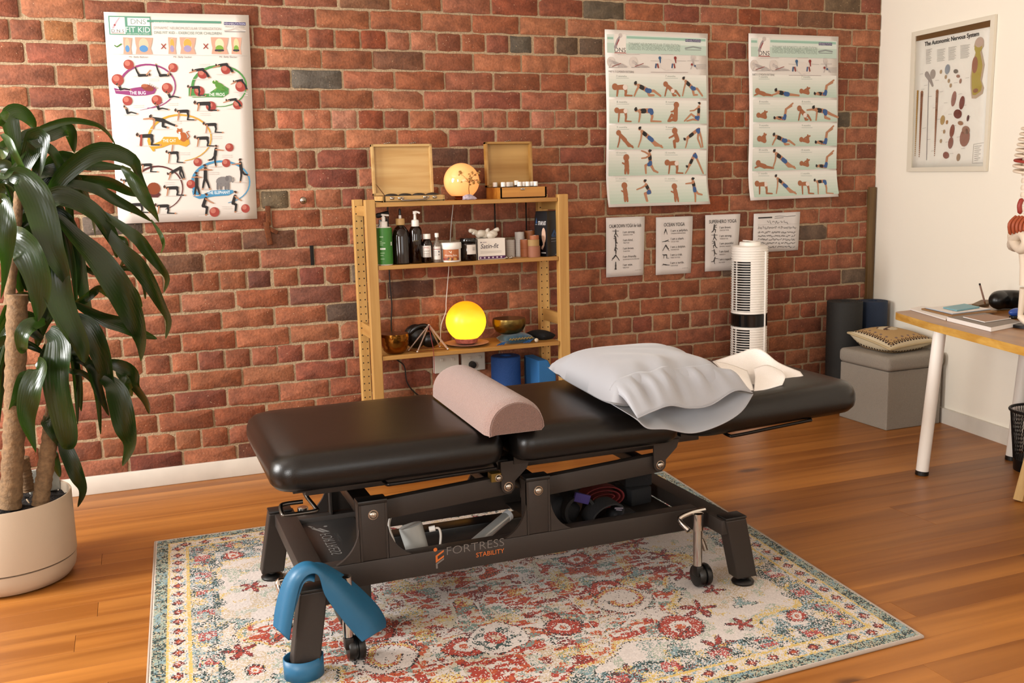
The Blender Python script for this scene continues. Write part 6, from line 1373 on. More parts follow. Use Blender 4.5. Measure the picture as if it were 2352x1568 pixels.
# ---- yoga sheets and the handwritten sheet
INK = S('#4a4543'); INK2 = S('#6d6764')
reg5 = (1380, 490, 220/2300)
def yoga(name, label, corners, reg, title, tx, ty, tw, th, items, icx, kx, fs, foot):
    Q = Poster(name, label, 'sheet', zc(reg, corners), onwall(.007), M_sheet, lambda u, v: .003+.006*math.sin(2.2*v+1.5*u)*(.3+u*.7), reg=reg, nu=6, nv=10)
    Q.text(title, tx, ty, th, INK, 1, 'c', w_=tw, bold=.006)
    for (y, t, sub, po, w_, h, fl, lx) in items:
        figure(Q, icx-w_/2, y+h*.5, w_, h, po, 'i', bool(fl)); Q.text(t, lx, y, fs, INK, 1, w_=len(t)*fs*.52, bold=.004); Q.text(sub, lx, y+fs*1.25, fs*.55, INK2, 1, w_=len(sub)*fs*.36)
    a, b = foot; Q.text('cosmickids.com' if False else 'printable sheet', a, b, fs*.38, S('#a39b97'), 1, 'r'); Q.done()
yoga('yoga_sheet', 'white sheet titled CALM DOWN YOGA for kids, first below the striped posters', [(118, 105), (1033, 70), (1018, 1478), (120, 1535)], reg5, 'CALM DOWN YOGA for kids', 570, 335, 760, 72,
     [(475, 'I am strong.', 'WARRIOR 2 POSE', 'star', 150, 170, 0, 512), (668, 'I am kind.', 'TREE POSE', 'stand', 90, 230, 0, 516), (866, 'I am brave.', 'CHAIR POSE', 'squat', 95, 220, 1, 516), (1064, 'I am friendly.', 'DOWNWARD FACING DOG POSE', 'down', 190, 130, 0, 516), (1260, 'I am wise.', 'HERO POSE', 'lotus', 90, 180, 0, 516)], 340, 1, 46, (960, 1358))
yoga('yoga_sheet', 'white sheet titled OCEAN YOGA, between the calm down and superhero sheets', [(1318, 95), (2185, 62), (2160, 1430), (1308, 1478)], reg5, 'OCEAN YOGA', 1745, 305, 490, 72,
     [(440, 'I am a jellyfish.', 'STANDING FORWARD BEND', 'down', 80, 130, 0, 1665), (636, 'I am a shark.', 'LOCUST POSE', 'prone', 140, 100, 1, 1665), (830, 'I am a dolphin.', 'DOLPHIN POSE', 'down', 160, 140, 1, 1660), (1020, 'I am a crab.', 'TABLE TOP POSE', 'quad', 155, 120, 0, 1655), (1212, 'I am a turtle.', 'TURTLE POSE', 'prone', 150, 60, 0, 1655)], 1540, 1, 46, (2090, 1312))
k5 = 590/1492/(220/2300)
t2 = lambda x, y: ((1370+x*590/1492-1380)/(220/2300), (40+y*590/1492-490)/(220/2300))
regs = (1370, 40, 590/1492)
yoga('yoga_sheet', 'white sheet titled SUPERHERO YOGA, partly behind the tower fan', [(630, 1148), (830, 1140), (812, 1466), (627, 1475)], regs, 'SUPERHERO YOGA', 728, 1196, 158, 17,
     [(1230, 'I am brave.', 'CRESCENT POSE', 'lunge', 32, 48, 1, 710), (1280, 'I am strong.', 'WARRIOR POSE', 'star', 34, 38, 0, 710), (1324, 'I am peaceful.', 'PEACEFUL WARRIOR', 'lunge', 32, 42, 0, 710), (1370, 'I am kind.', 'WARRIOR 3', 'stand', 30, 36, 0, 708), (1414, 'I am a superhero!', 'HALF MOON', 'stand', 38, 36, 1, 706)], 680, 1, 11.5, (815, 1440))
Q = Poster('handwriting_sheet', 'landscape white sheet of handwritten joined-letter lines above the tower fan', 'sheet', zc(regs, [(912, 1140), (1178, 1128), (1171, 1350), (905, 1366)]), onwall(.007), M_sheet, lambda u, v: .003+.005*math.sin(2*v+2*u)*u, reg=regs, nu=8, nv=6)
rw = random.Random(4)
Q.rect(936, 1158, 1016, 1166, S('#3e3a39'), 1)
Q.line([(1032, 1156), (1060, 1152), (1100, 1156), (1150, 1150)], 2, INK2, 1); Q.line([(1030, 1166), (1080, 1162)], 2, INK2, 1)
def scrib(x0, x1, y, h, w_, seed):
    r = random.Random(seed); x = x0; pts = []
    while x < x1:
        pts.append((x, y+r.uniform(-h, h*.35))); x += r.uniform(1.8, 4.2)
        if r.random() < .12 and len(pts) > 2: Q.line(pts, w_, INK2, 1); pts = []; x += 4
    if len(pts) > 2: Q.line(pts, w_, INK2, 1)
scrib(988, 1108, 1194, 16, 2, 1); scrib(936, 1156, 1224, 14, 2, 2)
for k in range(5): scrib(936, 1152, 1250+21*k, 9, 2.6, 5+k)
for k in range(7): Q.line([(932, 1204+21*k), (1160, 1198+21*k)], .8, S('#b5aeab'), .8)
Q.line([(930, 1342), (1000, 1340)], 1.5, S('#a49d99'), 1)
Q.done()

# ---- framed chart on the white wall
def onright(x, y): return atr(x, y, .012)
regc = (1950, 0, 402/1501)
cf = [(558, 278), (1275, 122), (1192, 1468), (512, 1472)]
M_frm = mat('cream_frame', '#e0d8c6', rough=.45); M_chart = mat('chart_paper', '#f0e9dd', rough=.5)
Q = Poster('framed_chart', 'white framed nervous system chart behind glossy glass on the white wall', 'framed chart', zc(regc, [(574, 308), (1226, 170), (1160, 1425), (538, 1440)]), lambda x, y: atr(x, y, .010), M_chart, reg=regc, nrm=RWN.copy())
oc = [atr(x, y, .002) for x, y in zc(regc, cf)]; ic = [atr(x, y, .012) for x, y in zc(regc, [(577, 312), (1223, 172), (1158, 1424), (541, 1437)])]
def q4(a): return [p for p in a]
for i in range(4):
    j = (i+1) % 4; o0, o1, i0, i1 = oc[i], oc[j], ic[i], ic[j]; n = RWN
    of = lambda p, d: p+n*d
    vs = [of(o0, 0), of(o1, 0), of(o1, .014), of(o0, .014), of(i0, .006), of(i1, .006), of(i1, -.008), of(i0, -.008)]
    MB().add(vs, [(0, 1, 2, 3), (3, 2, 5, 4), (4, 5, 6, 7), (7, 6, 1, 0), (0, 3, 4, 7), (1, 2, 5, 6)]).build('frame_bar', M_frm, Q.T, smooth=0)
Q.poly([(574, 308), (1226, 170), (1224, 228), (573, 356)], S('#8a6236'), .4)
a, b = Q.z(652, 396); a2, b2 = Q.z(1118, 308); Q.P.text('The Autonomic Nervous System', a, (b+b2)/2, .020, S('#2c2624'), 1, w_=a2-a, bold=.02)
for (x0, y0, x1, n) in ((664, 430, 716, 12), (760, 430, 830, 10), (858, 410, 926, 11), (960, 394, 1042, 11)):
    for k in range(n): Q.line([(x0, y0+11*k), (x1-(k*13 % 22), y0-9+11*k)], 2, S('#a89d92'), 1)
for x, st, n, c in ((592, 790, 34, '#c79a52'), (628, 800, 34, '#b5754f'), (760, 790, 34, '#b8805e')):
    for k in range(n): t = k/n; Q.disc(x-24*t, st+560*t, 10*(1-t)**.7*(1 if x > 600 else .6)+3, S(c), 1, n=8)
Q.line([(688, 640), (668, 1370)], 6, S('#b5aaa5'), .9); Q.line([(668, 640), (700, 690), (720, 740)], 34, S('#b3a69c'), 1, 14); Q.disc(722, 640, 24, S('#b8aa9e'), 1.1, 28)
SP = [(1122, 340), (1160, 350), (1160, 400), (1140, 430), (1150, 480), (1166, 560), (1150, 650), (1142, 700), (1160, 760), (1148, 810), (1090, 850), (1056, 850), (1046, 760), (1046, 660), (1060, 560), (1076, 500), (1092, 440), (1076, 400), (1088, 352)]
Q.poly(SP, S('#cdb49a'), 1); Q.poly([(x*.78+1110*.22-4, y*.88+600*.12) for x, y in SP], S('#c3ac52'), 1.5); Q.disc(1122, 364, 34, S('#cfb3a0'), 1.7, 28)
Q.disc(1084, 560, 24, S('#bb7c60'), 1.8, 46); Q.disc(1090, 782, 22, S('#b5805f'), 1.8, 12)
for (x, y, r, rb, c) in ((848, 598, 22, 28, '#a3a7ad'), (920, 616, 20, 12, '#8f8274'), (940, 658, 16, 9, '#b98a72'), (960, 700, 10, 14, '#b98a72'), (902, 852, 20, 44, '#b57f70'), (972, 886, 22, 38, '#9e5548'), (936, 982, 36, 26, '#95493a'), (1024, 1018, 10, 18, '#7c4644'), (960, 1060, 24, 12, '#b98a6a'), (888, 1126, 20, 38, '#a9624e'), (806, 1034, 20, 28, '#c9a66a'), (844, 1052, 10, 12, '#c08a52'), (876, 1228, 22, 34, '#ad7766'), (996, 1182, 42, 52, '#b5806c'), (1006, 1120, 34, 24, '#b98f78'), (836, 1332, 28, 20, '#ad6f60'), (942, 1350, 16, 22, '#b99a7c'), (792, 620, 10, 12, '#c0a07a'), (834, 664, 10, 12, '#c0a07a'), (860, 698, 10, 12, '#c0a07a'), (876, 738, 10, 12, '#c0a07a'), (820, 1132, 10, 12, '#c0a07a'), (792, 1212, 10, 12, '#c0a07a')):
    Q.disc(x, y, r, S(c), 1.5, rb, rot=.2)
for k in range(24): Q.line([(610+(k*37 % 420), 640+(k*97 % 700)), (640+(k*37 % 420), 636+(k*97 % 700))], 1.6, S('#b0a69c'), 1)
Q.line([(1072, 1240), (1158, 1226)], 1.5, S('#9a9088'), 1); Q.line([(1072, 1240), (1062, 1400)], 1.5, S('#9a9088'), 1); Q.line([(1062, 1400), (1150, 1396)], 1.5, S('#9a9088'), 1)
for k in range(8): Q.line([(1080, 1258+17*k), (1140-(k*17 % 30), 1252+17*k)], 2, S('#9a9088'), 1)
Q.done('chart_print')
gl = MB(); g4 = [atr(x, y, .0155) for x, y in zc(regc, [(577, 312), (1223, 172), (1158, 1424), (541, 1437)])]
gl.add(g4, [(0, 1, 2, 3)]); M_glz = bpy.data.materials.new('glazing'); M_glz.use_nodes = True
nt = M_glz.node_tree; nt.nodes.remove(nt.nodes['Principled BSDF']); tr_ = nt.nodes.new('ShaderNodeBsdfTransparent'); gs = nt.nodes.new('ShaderNodeBsdfGlossy'); gs.inputs['Roughness'].default_value = .06
tcn = nt.nodes.new('ShaderNodeTexCoord'); nn_ = nt.nodes.new('ShaderNodeTexNoise'); nn_.inputs['Scale'].default_value = 3.2; nt.links.new(tcn.outputs['Object'], nn_.inputs['Vector']); bp = nt.nodes.new('ShaderNodeBump'); bp.inputs['Strength'].default_value = .9; bp.inputs['Distance'].default_value = .03; nt.links.new(nn_.outputs['Fac'], bp.inputs['Height']); nt.links.new(bp.outputs[0], gs.inputs['Normal'])
fr = nt.nodes.new('ShaderNodeFresnel'); fr.inputs[0].default_value = 1.5; mxs = nt.nodes.new('ShaderNodeMixShader'); nt.links.new(fr.outputs[0], mxs.inputs[0]); nt.links.new(tr_.outputs[0], mxs.inputs[1]); nt.links.new(gs.outputs[0], mxs.inputs[2]); nt.links.new(mxs.outputs[0], nt.nodes['Material Output'].inputs[0])
gl.build('glass', M_glz, Q.T, smooth=0)

# ---- fixings in the bricks
c = at(696, 460, Y=-.02)
K_ = thing('round_wall_peg', 'round polished metal knob screwed into the bricks left of the shelf', 'knob', (c.x, 0, c.z))
MB().lathe([(.005, 0), (.005, .012), (.013, .02), (.0165, .029), (.013, .036), (0, .039)], (c.x, .002, c.z), 20, Matrix.Rotation(PI/2, 3, 'X')).build('knob', M_silv, K_, smooth=60)
a = at(614, 478, Y=-.004); b = at(618, 512, Y=-.004); c = at(612, 560, Y=-.004)
RBk = thing('rusty_bracket', 'rusty iron strap fixed to the bricks beside the large poster', 'bracket', (a.x, 0, c.z))
m = MB(); m.box(((a.x+b.x)/2, -.007, (a.z+b.z)/2), (.022, .006, (a.z-b.z)+.02), bev=.002); m.box(((c.x+b.x)/2, -.010, (c.z+b.z)/2), (.024, .007, (b.z-c.z)+.01), rot=Matrix.Rotation(-.12, 3, 'Y'), bev=.002); m.box((b.x+.012, -.009, b.z-.032), (.05, .005, .018), rot=Matrix.Rotation(.5, 3, 'Y'), bev=.002)
m.build('iron_strap', mat('rust', '#7a4018', rough=.9, vary=.4, bscale=60, bump=.8), RBk)
a = at(716, 575, Y=-.003); 
o = MB().box((a.x, -.0015, a.z-.022), (.016, .004, .088), bev=.001).build('painted_slot', mat('slot_shade', '#15100c', rough=1), WB)  # dark block painted for the shade inside an open slot

# ================================================================ potted plant
PC = Vector((-.45, -.895, 0)); PR = .205; PH = .285
M_pot = mat('putty_plastic', '#c8b49c', rough=.5, bump=.08, bscale=600)
POT = thing('potted_dracaena', 'tall dracaena with drooping glossy leaves in a round putty coloured pot', 'plant', PC)
MB().lathe([(PR*.80, .0), (PR*.90, .008), (PR*.965, .028), (PR*.985, .05), (PR*.985, .073), (PR*.93, .0735)], PC, 64).build('pot_saucer', M_pot, POT, smooth=40)
MB().lathe([(PR*.93, .0738), (PR*.93, .078), (PR, .079), (PR, PH-.003), (PR*.993, PH), (PR*.965, PH-.002), (PR*.95, PH-.06)], PC, 64, cap=False).build('pot_wall', M_pot, POT, smooth=40)
bm = bmesh.new(); bmesh.ops.create_grid(bm, x_segments=26, y_segments=26, size=1)
rs = random.Random(2)
for v in bm.verts:
    x, y = v.co.x, v.co.y; r_ = max(abs(x), abs(y)); d = math.hypot(x, y) or 1; v.co = Vector((PC.x+x/d*r_*PR*.955, PC.y+y/d*r_*PR*.955, PH-.035+rs.uniform(-.006, .008)))
o = MB().frombm(bm).build('potting_soil', mat('dark_soil', '#1c120c', rough=1, bump=1, bscale=140, vary=.5), POT, smooth=0); o['kind'] = 'stuff'
m = MB()
for k in range(14):
    a_ = rs.uniform(0, 2*PI); r_ = rs.uniform(.03, PR*.85); p = PC+Vector((r_*math.cos(a_), r_*math.sin(a_), PH-.027)); q = p+Vector((rs.uniform(-.03, .03), rs.uniform(-.03, .03), rs.uniform(.0, .012))); m.tube([p, q], .0022, seg=5)
o = m.build('bark_chips', mat('straw_bits', '#b9a184', rough=.8), POT, smooth=0); o['kind'] = 'stuff'
MB().box((PC.x+.115, PC.y+.10, PH+.012), (.10, .015, .085), rot=Matrix.Rotation(.3, 3, 'Z'), bev=.006).build('plastic_liner', mat('clear_liner', '#b5b6ae', rough=.25, bump=1, bscale=50), POT)
M_cane = mat('dracaena_cane', '#8a6a48', rough=.85, bump=1, bscale=70, vary=.3)
def cane(pts, r):
    P_ = smoothpath(pts, 14); n = len(P_); MB().tube(P_, [r*(1+.06*math.sin(i*2.4)+.03*math.sin(i*5.1))*(1-.1*i/n) for i in range(n)], seg=18).build('cane', M_cane, POT, smooth=60)
def pxy(x, y, Y): return at(x, y, Y=Y)
cane([pxy(24, 1165, -.955), pxy(32, 1000, -.955), pxy(36, 840, -.95), pxy(40, 676, -.95)], .034)
cane([pxy(92, 1160, -.93), pxy(104, 1080, -.925), pxy(118, 980, -.92), pxy(128, 900, -.91)], .027)
cane([pxy(64, 1126, -.86), pxy(58, 1090, -.865), pxy(52, 1050, -.87)], .022)
cane([pxy(20, 700, -.93), pxy(34, 560, -.92), pxy(44, 440, -.91)], .016)
cane([pxy(128, 910, -.91), pxy(122, 840, -.90), pxy(110, 770, -.89)], .014)
# leaves: midrib through measured points, width, depth from root to tip, green tint
M_leaf = bpy.data.materials.new('dracaena_leaf'); M_leaf.use_nodes = True
nt = M_leaf.node_tree; b = nt.nodes['Principled BSDF']; N = nt.nodes.new; L = nt.links.new
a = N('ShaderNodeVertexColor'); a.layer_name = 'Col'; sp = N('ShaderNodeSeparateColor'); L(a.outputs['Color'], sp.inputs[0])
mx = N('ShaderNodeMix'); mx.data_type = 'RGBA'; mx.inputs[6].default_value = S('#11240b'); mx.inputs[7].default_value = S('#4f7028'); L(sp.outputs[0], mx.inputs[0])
wv = N('ShaderNodeMath'); wv.operation = 'MULTIPLY'; wv.inputs[1].default_value = 62; L(sp.outputs[1], wv.inputs[0]); sn = N('ShaderNodeMath'); sn.operation = 'SINE'; L(wv.outputs[0], sn.inputs[0])
bp = N('ShaderNodeBump'); bp.inputs['Strength'].default_value = .07; bp.inputs['Distance'].default_value = .003; L(sn.outputs[0], bp.inputs['Height']); L(bp.outputs[0], b.inputs['Normal'])
L(mx.outputs[2], b.inputs['Base Color']); b.inputs['Roughness'].default_value = .27; b.inputs['Specular IOR Level'].default_value = .5
tl = N('ShaderNodeBsdfTranslucent'); tl.inputs[0].default_value = S('#5a8a2a'); ms = N('ShaderNodeMixShader'); ms.inputs[0].default_value = .10
L(b.outputs[0], ms.inputs[1]); L(tl.outputs[0], ms.inputs[2]); L(ms.outputs[0], nt.nodes['Material Output'].inputs[0])
rl = random.Random(9)
def leaf(pts, wpx, Y0, Y1, tint=.15, twist=0, fold=.30, nose=(0, -1, 0)):
    """pts: midrib in photograph pixels, wpx: full width in pixels, depths at root and tip"""
    n = len(pts); K = []
    for i, (x, y) in enumerate(pts):
        t = i/(n-1); K.append(at(x, y, Y=Y0+(Y1-Y0)*t-.05*math.sin(PI*t)))
    P_ = smoothpath(K, max(3, int(26/(n-1)))); m_ = len(P_)
    wm = wpx/FPX*3.75*.86; vs = []; cols = []; J = 6
    for i, p in enumerate(P_):
        t = i/(m_-1); a_ = P_[max(0, i-1)]; b_ = P_[min(m_-1, i+1)]; T_ = (b_-a_).normalized()
        view = (CAM-p).normalized(); side = T_.cross(view).normalized(); nrm = side.cross(T_).normalized()
        ang = twist*(t-.3)+.7*math.sin(3.3*t+wpx)
        sd = side*math.cos(ang)+nrm*math.sin(ang); nn = nrm*math.cos(ang)-side*math.sin(ang)
        w_ = wm*.5*(.30+.70*min(1, (t/.30))**.8)*max(0, 1-max(0, (t-.42)/.58)**1.9)**.95 + .0015
        wav = .12*math.sin(t*11+wpx)
        for j in range(J+1):
            s = 2*j/J-1
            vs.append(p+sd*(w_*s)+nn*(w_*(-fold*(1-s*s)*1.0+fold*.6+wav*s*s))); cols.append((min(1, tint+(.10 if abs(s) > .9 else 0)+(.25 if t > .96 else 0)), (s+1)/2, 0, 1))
    fs = []; 
    mb = MB()
    for i in range(m_-1):
        for j in range(J): fs.append((i*(J+1)+j, i*(J+1)+j+1, (i+1)*(J+1)+j+1, (i+1)*(J+1)+j))
    mb.v = [tuple(v) for v in vs]; mb.f = fs; mb.mi = [0]*len(fs); mb.c = [None]*len(fs)
    o = mb.build('leaf', M_leaf, POT, smooth=80, weld=False, recalc=False)
    ca = o.data.color_attributes.new('Col', 'FLOAT_COLOR', 'POINT'); ca.data.foreach_set('color', [c for q in cols for c in q])
    return o
def Z6(l): return [(x/2.8, 240+y/2.8) for x, y in l]
def Z7(l): return [(x*.4463, 700+y*.4463) for x, y in l]
C0 = (44, 455)
# back layer, dark
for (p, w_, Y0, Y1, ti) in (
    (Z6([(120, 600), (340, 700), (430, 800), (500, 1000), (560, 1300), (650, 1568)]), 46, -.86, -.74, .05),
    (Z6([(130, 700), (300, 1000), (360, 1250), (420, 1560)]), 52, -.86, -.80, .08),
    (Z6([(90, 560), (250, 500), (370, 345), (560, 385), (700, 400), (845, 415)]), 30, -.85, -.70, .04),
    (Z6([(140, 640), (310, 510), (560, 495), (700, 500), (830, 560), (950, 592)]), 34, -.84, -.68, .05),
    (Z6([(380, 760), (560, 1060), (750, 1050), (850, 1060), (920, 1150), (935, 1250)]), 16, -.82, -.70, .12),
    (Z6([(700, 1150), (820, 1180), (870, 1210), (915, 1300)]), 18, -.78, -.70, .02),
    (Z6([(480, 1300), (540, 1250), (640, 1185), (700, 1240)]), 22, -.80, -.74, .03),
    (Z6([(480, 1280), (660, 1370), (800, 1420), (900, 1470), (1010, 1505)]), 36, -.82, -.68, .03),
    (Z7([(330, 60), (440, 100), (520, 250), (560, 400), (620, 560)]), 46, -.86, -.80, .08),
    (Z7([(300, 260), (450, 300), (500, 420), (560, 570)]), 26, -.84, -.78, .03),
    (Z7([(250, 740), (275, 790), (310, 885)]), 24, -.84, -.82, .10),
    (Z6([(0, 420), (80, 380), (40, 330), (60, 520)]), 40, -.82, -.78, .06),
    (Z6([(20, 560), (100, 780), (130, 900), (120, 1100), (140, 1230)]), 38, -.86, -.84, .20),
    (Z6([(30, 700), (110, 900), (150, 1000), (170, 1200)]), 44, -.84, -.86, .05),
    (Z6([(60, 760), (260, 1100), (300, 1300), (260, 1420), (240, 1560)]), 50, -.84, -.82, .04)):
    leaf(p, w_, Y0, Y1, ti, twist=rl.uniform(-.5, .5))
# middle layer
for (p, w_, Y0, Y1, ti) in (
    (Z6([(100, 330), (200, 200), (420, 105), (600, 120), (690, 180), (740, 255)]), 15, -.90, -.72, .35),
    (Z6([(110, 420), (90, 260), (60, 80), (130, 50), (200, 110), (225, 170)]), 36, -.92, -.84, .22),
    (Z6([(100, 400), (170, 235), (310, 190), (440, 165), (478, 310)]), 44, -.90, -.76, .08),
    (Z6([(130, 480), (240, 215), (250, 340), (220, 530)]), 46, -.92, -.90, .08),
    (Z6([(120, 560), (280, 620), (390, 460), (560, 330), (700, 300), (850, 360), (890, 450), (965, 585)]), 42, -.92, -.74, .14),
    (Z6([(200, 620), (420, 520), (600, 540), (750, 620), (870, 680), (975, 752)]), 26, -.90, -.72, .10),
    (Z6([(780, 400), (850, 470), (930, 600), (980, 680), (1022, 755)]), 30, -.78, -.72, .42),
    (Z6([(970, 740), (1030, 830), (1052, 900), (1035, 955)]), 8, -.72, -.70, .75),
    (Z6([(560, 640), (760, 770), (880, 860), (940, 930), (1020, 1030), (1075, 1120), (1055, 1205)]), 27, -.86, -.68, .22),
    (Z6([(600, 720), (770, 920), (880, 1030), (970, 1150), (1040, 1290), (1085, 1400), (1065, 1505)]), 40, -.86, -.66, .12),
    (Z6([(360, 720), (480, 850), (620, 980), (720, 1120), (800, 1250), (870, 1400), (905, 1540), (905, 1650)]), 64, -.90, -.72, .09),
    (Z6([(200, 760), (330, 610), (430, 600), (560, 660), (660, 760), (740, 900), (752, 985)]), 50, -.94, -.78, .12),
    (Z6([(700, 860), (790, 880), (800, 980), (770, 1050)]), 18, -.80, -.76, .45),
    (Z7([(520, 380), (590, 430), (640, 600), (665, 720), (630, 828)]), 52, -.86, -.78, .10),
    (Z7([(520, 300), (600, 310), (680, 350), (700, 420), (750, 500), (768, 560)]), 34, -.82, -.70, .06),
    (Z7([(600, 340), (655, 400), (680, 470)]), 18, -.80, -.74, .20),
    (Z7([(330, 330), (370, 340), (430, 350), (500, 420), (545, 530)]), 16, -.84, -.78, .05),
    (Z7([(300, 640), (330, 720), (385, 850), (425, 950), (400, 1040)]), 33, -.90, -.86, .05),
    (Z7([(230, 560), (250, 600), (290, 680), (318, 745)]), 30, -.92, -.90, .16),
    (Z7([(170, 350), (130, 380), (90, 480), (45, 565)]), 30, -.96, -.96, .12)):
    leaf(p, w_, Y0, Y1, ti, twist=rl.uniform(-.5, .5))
# front layer
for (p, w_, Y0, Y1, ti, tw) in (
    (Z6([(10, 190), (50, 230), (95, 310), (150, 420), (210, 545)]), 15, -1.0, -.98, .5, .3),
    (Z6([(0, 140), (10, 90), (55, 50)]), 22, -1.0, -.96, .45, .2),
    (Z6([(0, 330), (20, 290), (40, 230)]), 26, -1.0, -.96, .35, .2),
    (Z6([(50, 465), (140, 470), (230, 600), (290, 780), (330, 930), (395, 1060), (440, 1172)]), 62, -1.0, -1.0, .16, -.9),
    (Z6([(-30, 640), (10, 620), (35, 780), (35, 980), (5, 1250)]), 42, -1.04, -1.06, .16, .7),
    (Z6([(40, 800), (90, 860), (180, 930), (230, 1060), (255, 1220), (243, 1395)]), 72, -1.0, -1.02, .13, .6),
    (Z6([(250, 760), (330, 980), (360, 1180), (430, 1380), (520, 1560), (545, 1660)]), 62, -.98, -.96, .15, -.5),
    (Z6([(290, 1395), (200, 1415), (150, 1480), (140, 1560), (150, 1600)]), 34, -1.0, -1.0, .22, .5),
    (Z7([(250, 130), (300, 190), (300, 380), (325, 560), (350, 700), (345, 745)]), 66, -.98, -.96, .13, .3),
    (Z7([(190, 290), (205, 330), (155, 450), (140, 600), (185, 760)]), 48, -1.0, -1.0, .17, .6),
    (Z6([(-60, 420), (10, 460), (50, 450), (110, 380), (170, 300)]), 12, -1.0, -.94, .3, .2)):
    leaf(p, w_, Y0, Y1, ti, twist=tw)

# the rest of the crown, mostly behind and beyond the left edge
for k in range(20):
    x0, y0_ = (44, 440) if k % 2 else (108, 760); x0 += rl.uniform(-14, 14); y0_ += rl.uniform(-50, 90)
    a_ = rl.uniform(-.15, 1.0)*PI if k < 12 else rl.uniform(.75, 1.2)*PI; R_ = rl.uniform(60, 130); dr = rl.uniform(90, 240)
    leaf([(x0, y0_), (x0+R_*.5*math.cos(a_), y0_-R_*.6*abs(math.sin(a_))-12), (x0+R_*.95*math.cos(a_), y0_-R_*.4*abs(math.sin(a_))), (x0+R_*1.25*math.cos(a_), y0_+dr*.45), (x0+R_*1.35*math.cos(a_), y0_+dr)], rl.uniform(18, 34), -.88, rl.uniform(-.80, -.70), rl.uniform(.02, .14), twist=rl.uniform(-.8, .8))

# ================================================================ corner by the white wall
# tower fan
FY = -.165; FX = at(1722, 600, Y=FY).x; FR_ = .0925
zt = at(1724, 562, Y=FY).z; 
TF = thing('tower_fan', 'tall white ribbed tower fan with black band in front of the brick wall', 'fan', (FX, FY, 0))
M_fan = mat('warm_white_plastic', '#f3eee6', rough=.4); M_in = mat('fan_inside', '#0e0c0b', rough=.6)
zb1 = at(1720, 750, Y=FY-.05).z; zb2 = at(1720, 722, Y=FY-.05).z
A0, A1 = math.radians(-250), math.radians(-122)     # open grille towards the left
def fan_section(z0, z1, top_plain, bot_plain):
    m = MB(); m.lathe([(.058, z0), (.058, z1)], (FX, FY, 0), 24); m.build('impeller', M_in, TF, smooth=40)
    n = int((z1-z0)/.0125); mr = MB(); ms = MB(); seg = 40
    for k in range(n):
        za = z0+(z1-z0)*k/n; zb_ = za+.0125
        plain = (zb_ > z1-top_plain) or (za < z0+bot_plain)
        a0, a1 = (0, 2*PI) if plain else (A1, A0+2*PI)
        ns = seg if plain else 26
        pr_ = [(FR_-.004, za), (FR_, za+.002), (FR_, zb_-.004), (FR_-.004, zb_-.002)]
        vs = [(FX+r*math.cos(a0+(a1-a0)*i/ns), FY+r*math.sin(a0+(a1-a0)*i/ns), z) for r, z in pr_+[(FR_-.004, zb_)] for i in range(ns+1)]
        w_ = ns+1
        mr.add(vs, [(j*w_+i, j*w_+i+1, (j+1)*w_+i+1, (j+1)*w_+i) for j in range(4) for i in range(ns)])
        if not plain:
            nb = 16; pr2 = [(FR_-.006, za+.002), (FR_+.001, za+.0025), (FR_+.001, za+.0055), (FR_-.006, za+.006)]
            vs = [(FX+r*math.cos(A0+(A1-A0)*i/nb), FY+r*math.sin(A0+(A1-A0)*i/nb), z) for r, z in pr2 for i in range(nb+1)]
            ms.add(vs, [(j*(nb+1)+i, j*(nb+1)+i+1, (j+1)*(nb+1)+i+1, (j+1)*(nb+1)+i) for j in range(3) for i in range(nb)])
    mr.build('ribbed_shell', M_fan, TF, smooth=40)
    for a in (A0+.55, A0+.95, A0+1.35):
        c, s = math.cos(a), math.sin(a); MB().bb(0, .008, -.003, .003, z0+bot_plain, z1-top_plain).build
        ms.tube([(FX+c*(FR_-.006), FY+s*(FR_-.006), z0+bot_plain), (FX+c*(FR_-.006), FY+s*(FR_-.006), z1-top_plain)], .0028, seg=6)
    g = ms.build('grille_slats', M_fan, TF, smooth=40); g['kind'] = 'stuff'
fan_section(zb2+.002, zt-.018, .062, .012); fan_section(.16, zb1-.002, .012, .0)
MB().lathe([(FR_-.002, zb1), (FR_+.0005, zb1+.002), (FR_+.0005, zb2-.002), (FR_-.002, zb2)], (FX, FY, 0), 48).build('black_band', mat('gloss_black', '#0c0b0b', rough=.15), TF, smooth=40)
MB().lathe([(FR_-.003, zt-.0178), (FR_-.002, zt-.008), (FR_-.014, zt-.003), (.054, zt-.002), (.053, zt+.012), (.050, zt+.016), (0, zt+.017)], (FX, FY, 0), 48).build('control_top', M_fan, TF, smooth=40)
m = MB(); m.box((FX-.012, FY-.01, zt+.0205), (.055, .04, .006), rot=Matrix.Rotation(.12, 3, 'Y'), bev=.002); m.build('carry_grip', M_fan, TF)
MB().bb(FX+.03, FX+.036, FY-FR_-.002, FY-FR_+.012, .17, zt-.03, bev=.001).build('seam_strip', M_fan, TF)
MB().lathe([(.125, 0), (.13, .006), (.12, .022), (.088, .04), (.084, .16)], (FX, FY, 0), 48).build('fan_base', M_fan, TF, smooth=40)
MB().lathe([(.084, .1602), (.0855, .161)], (FX, FY, 0), 40).build('base_ring', M_fan, TF)
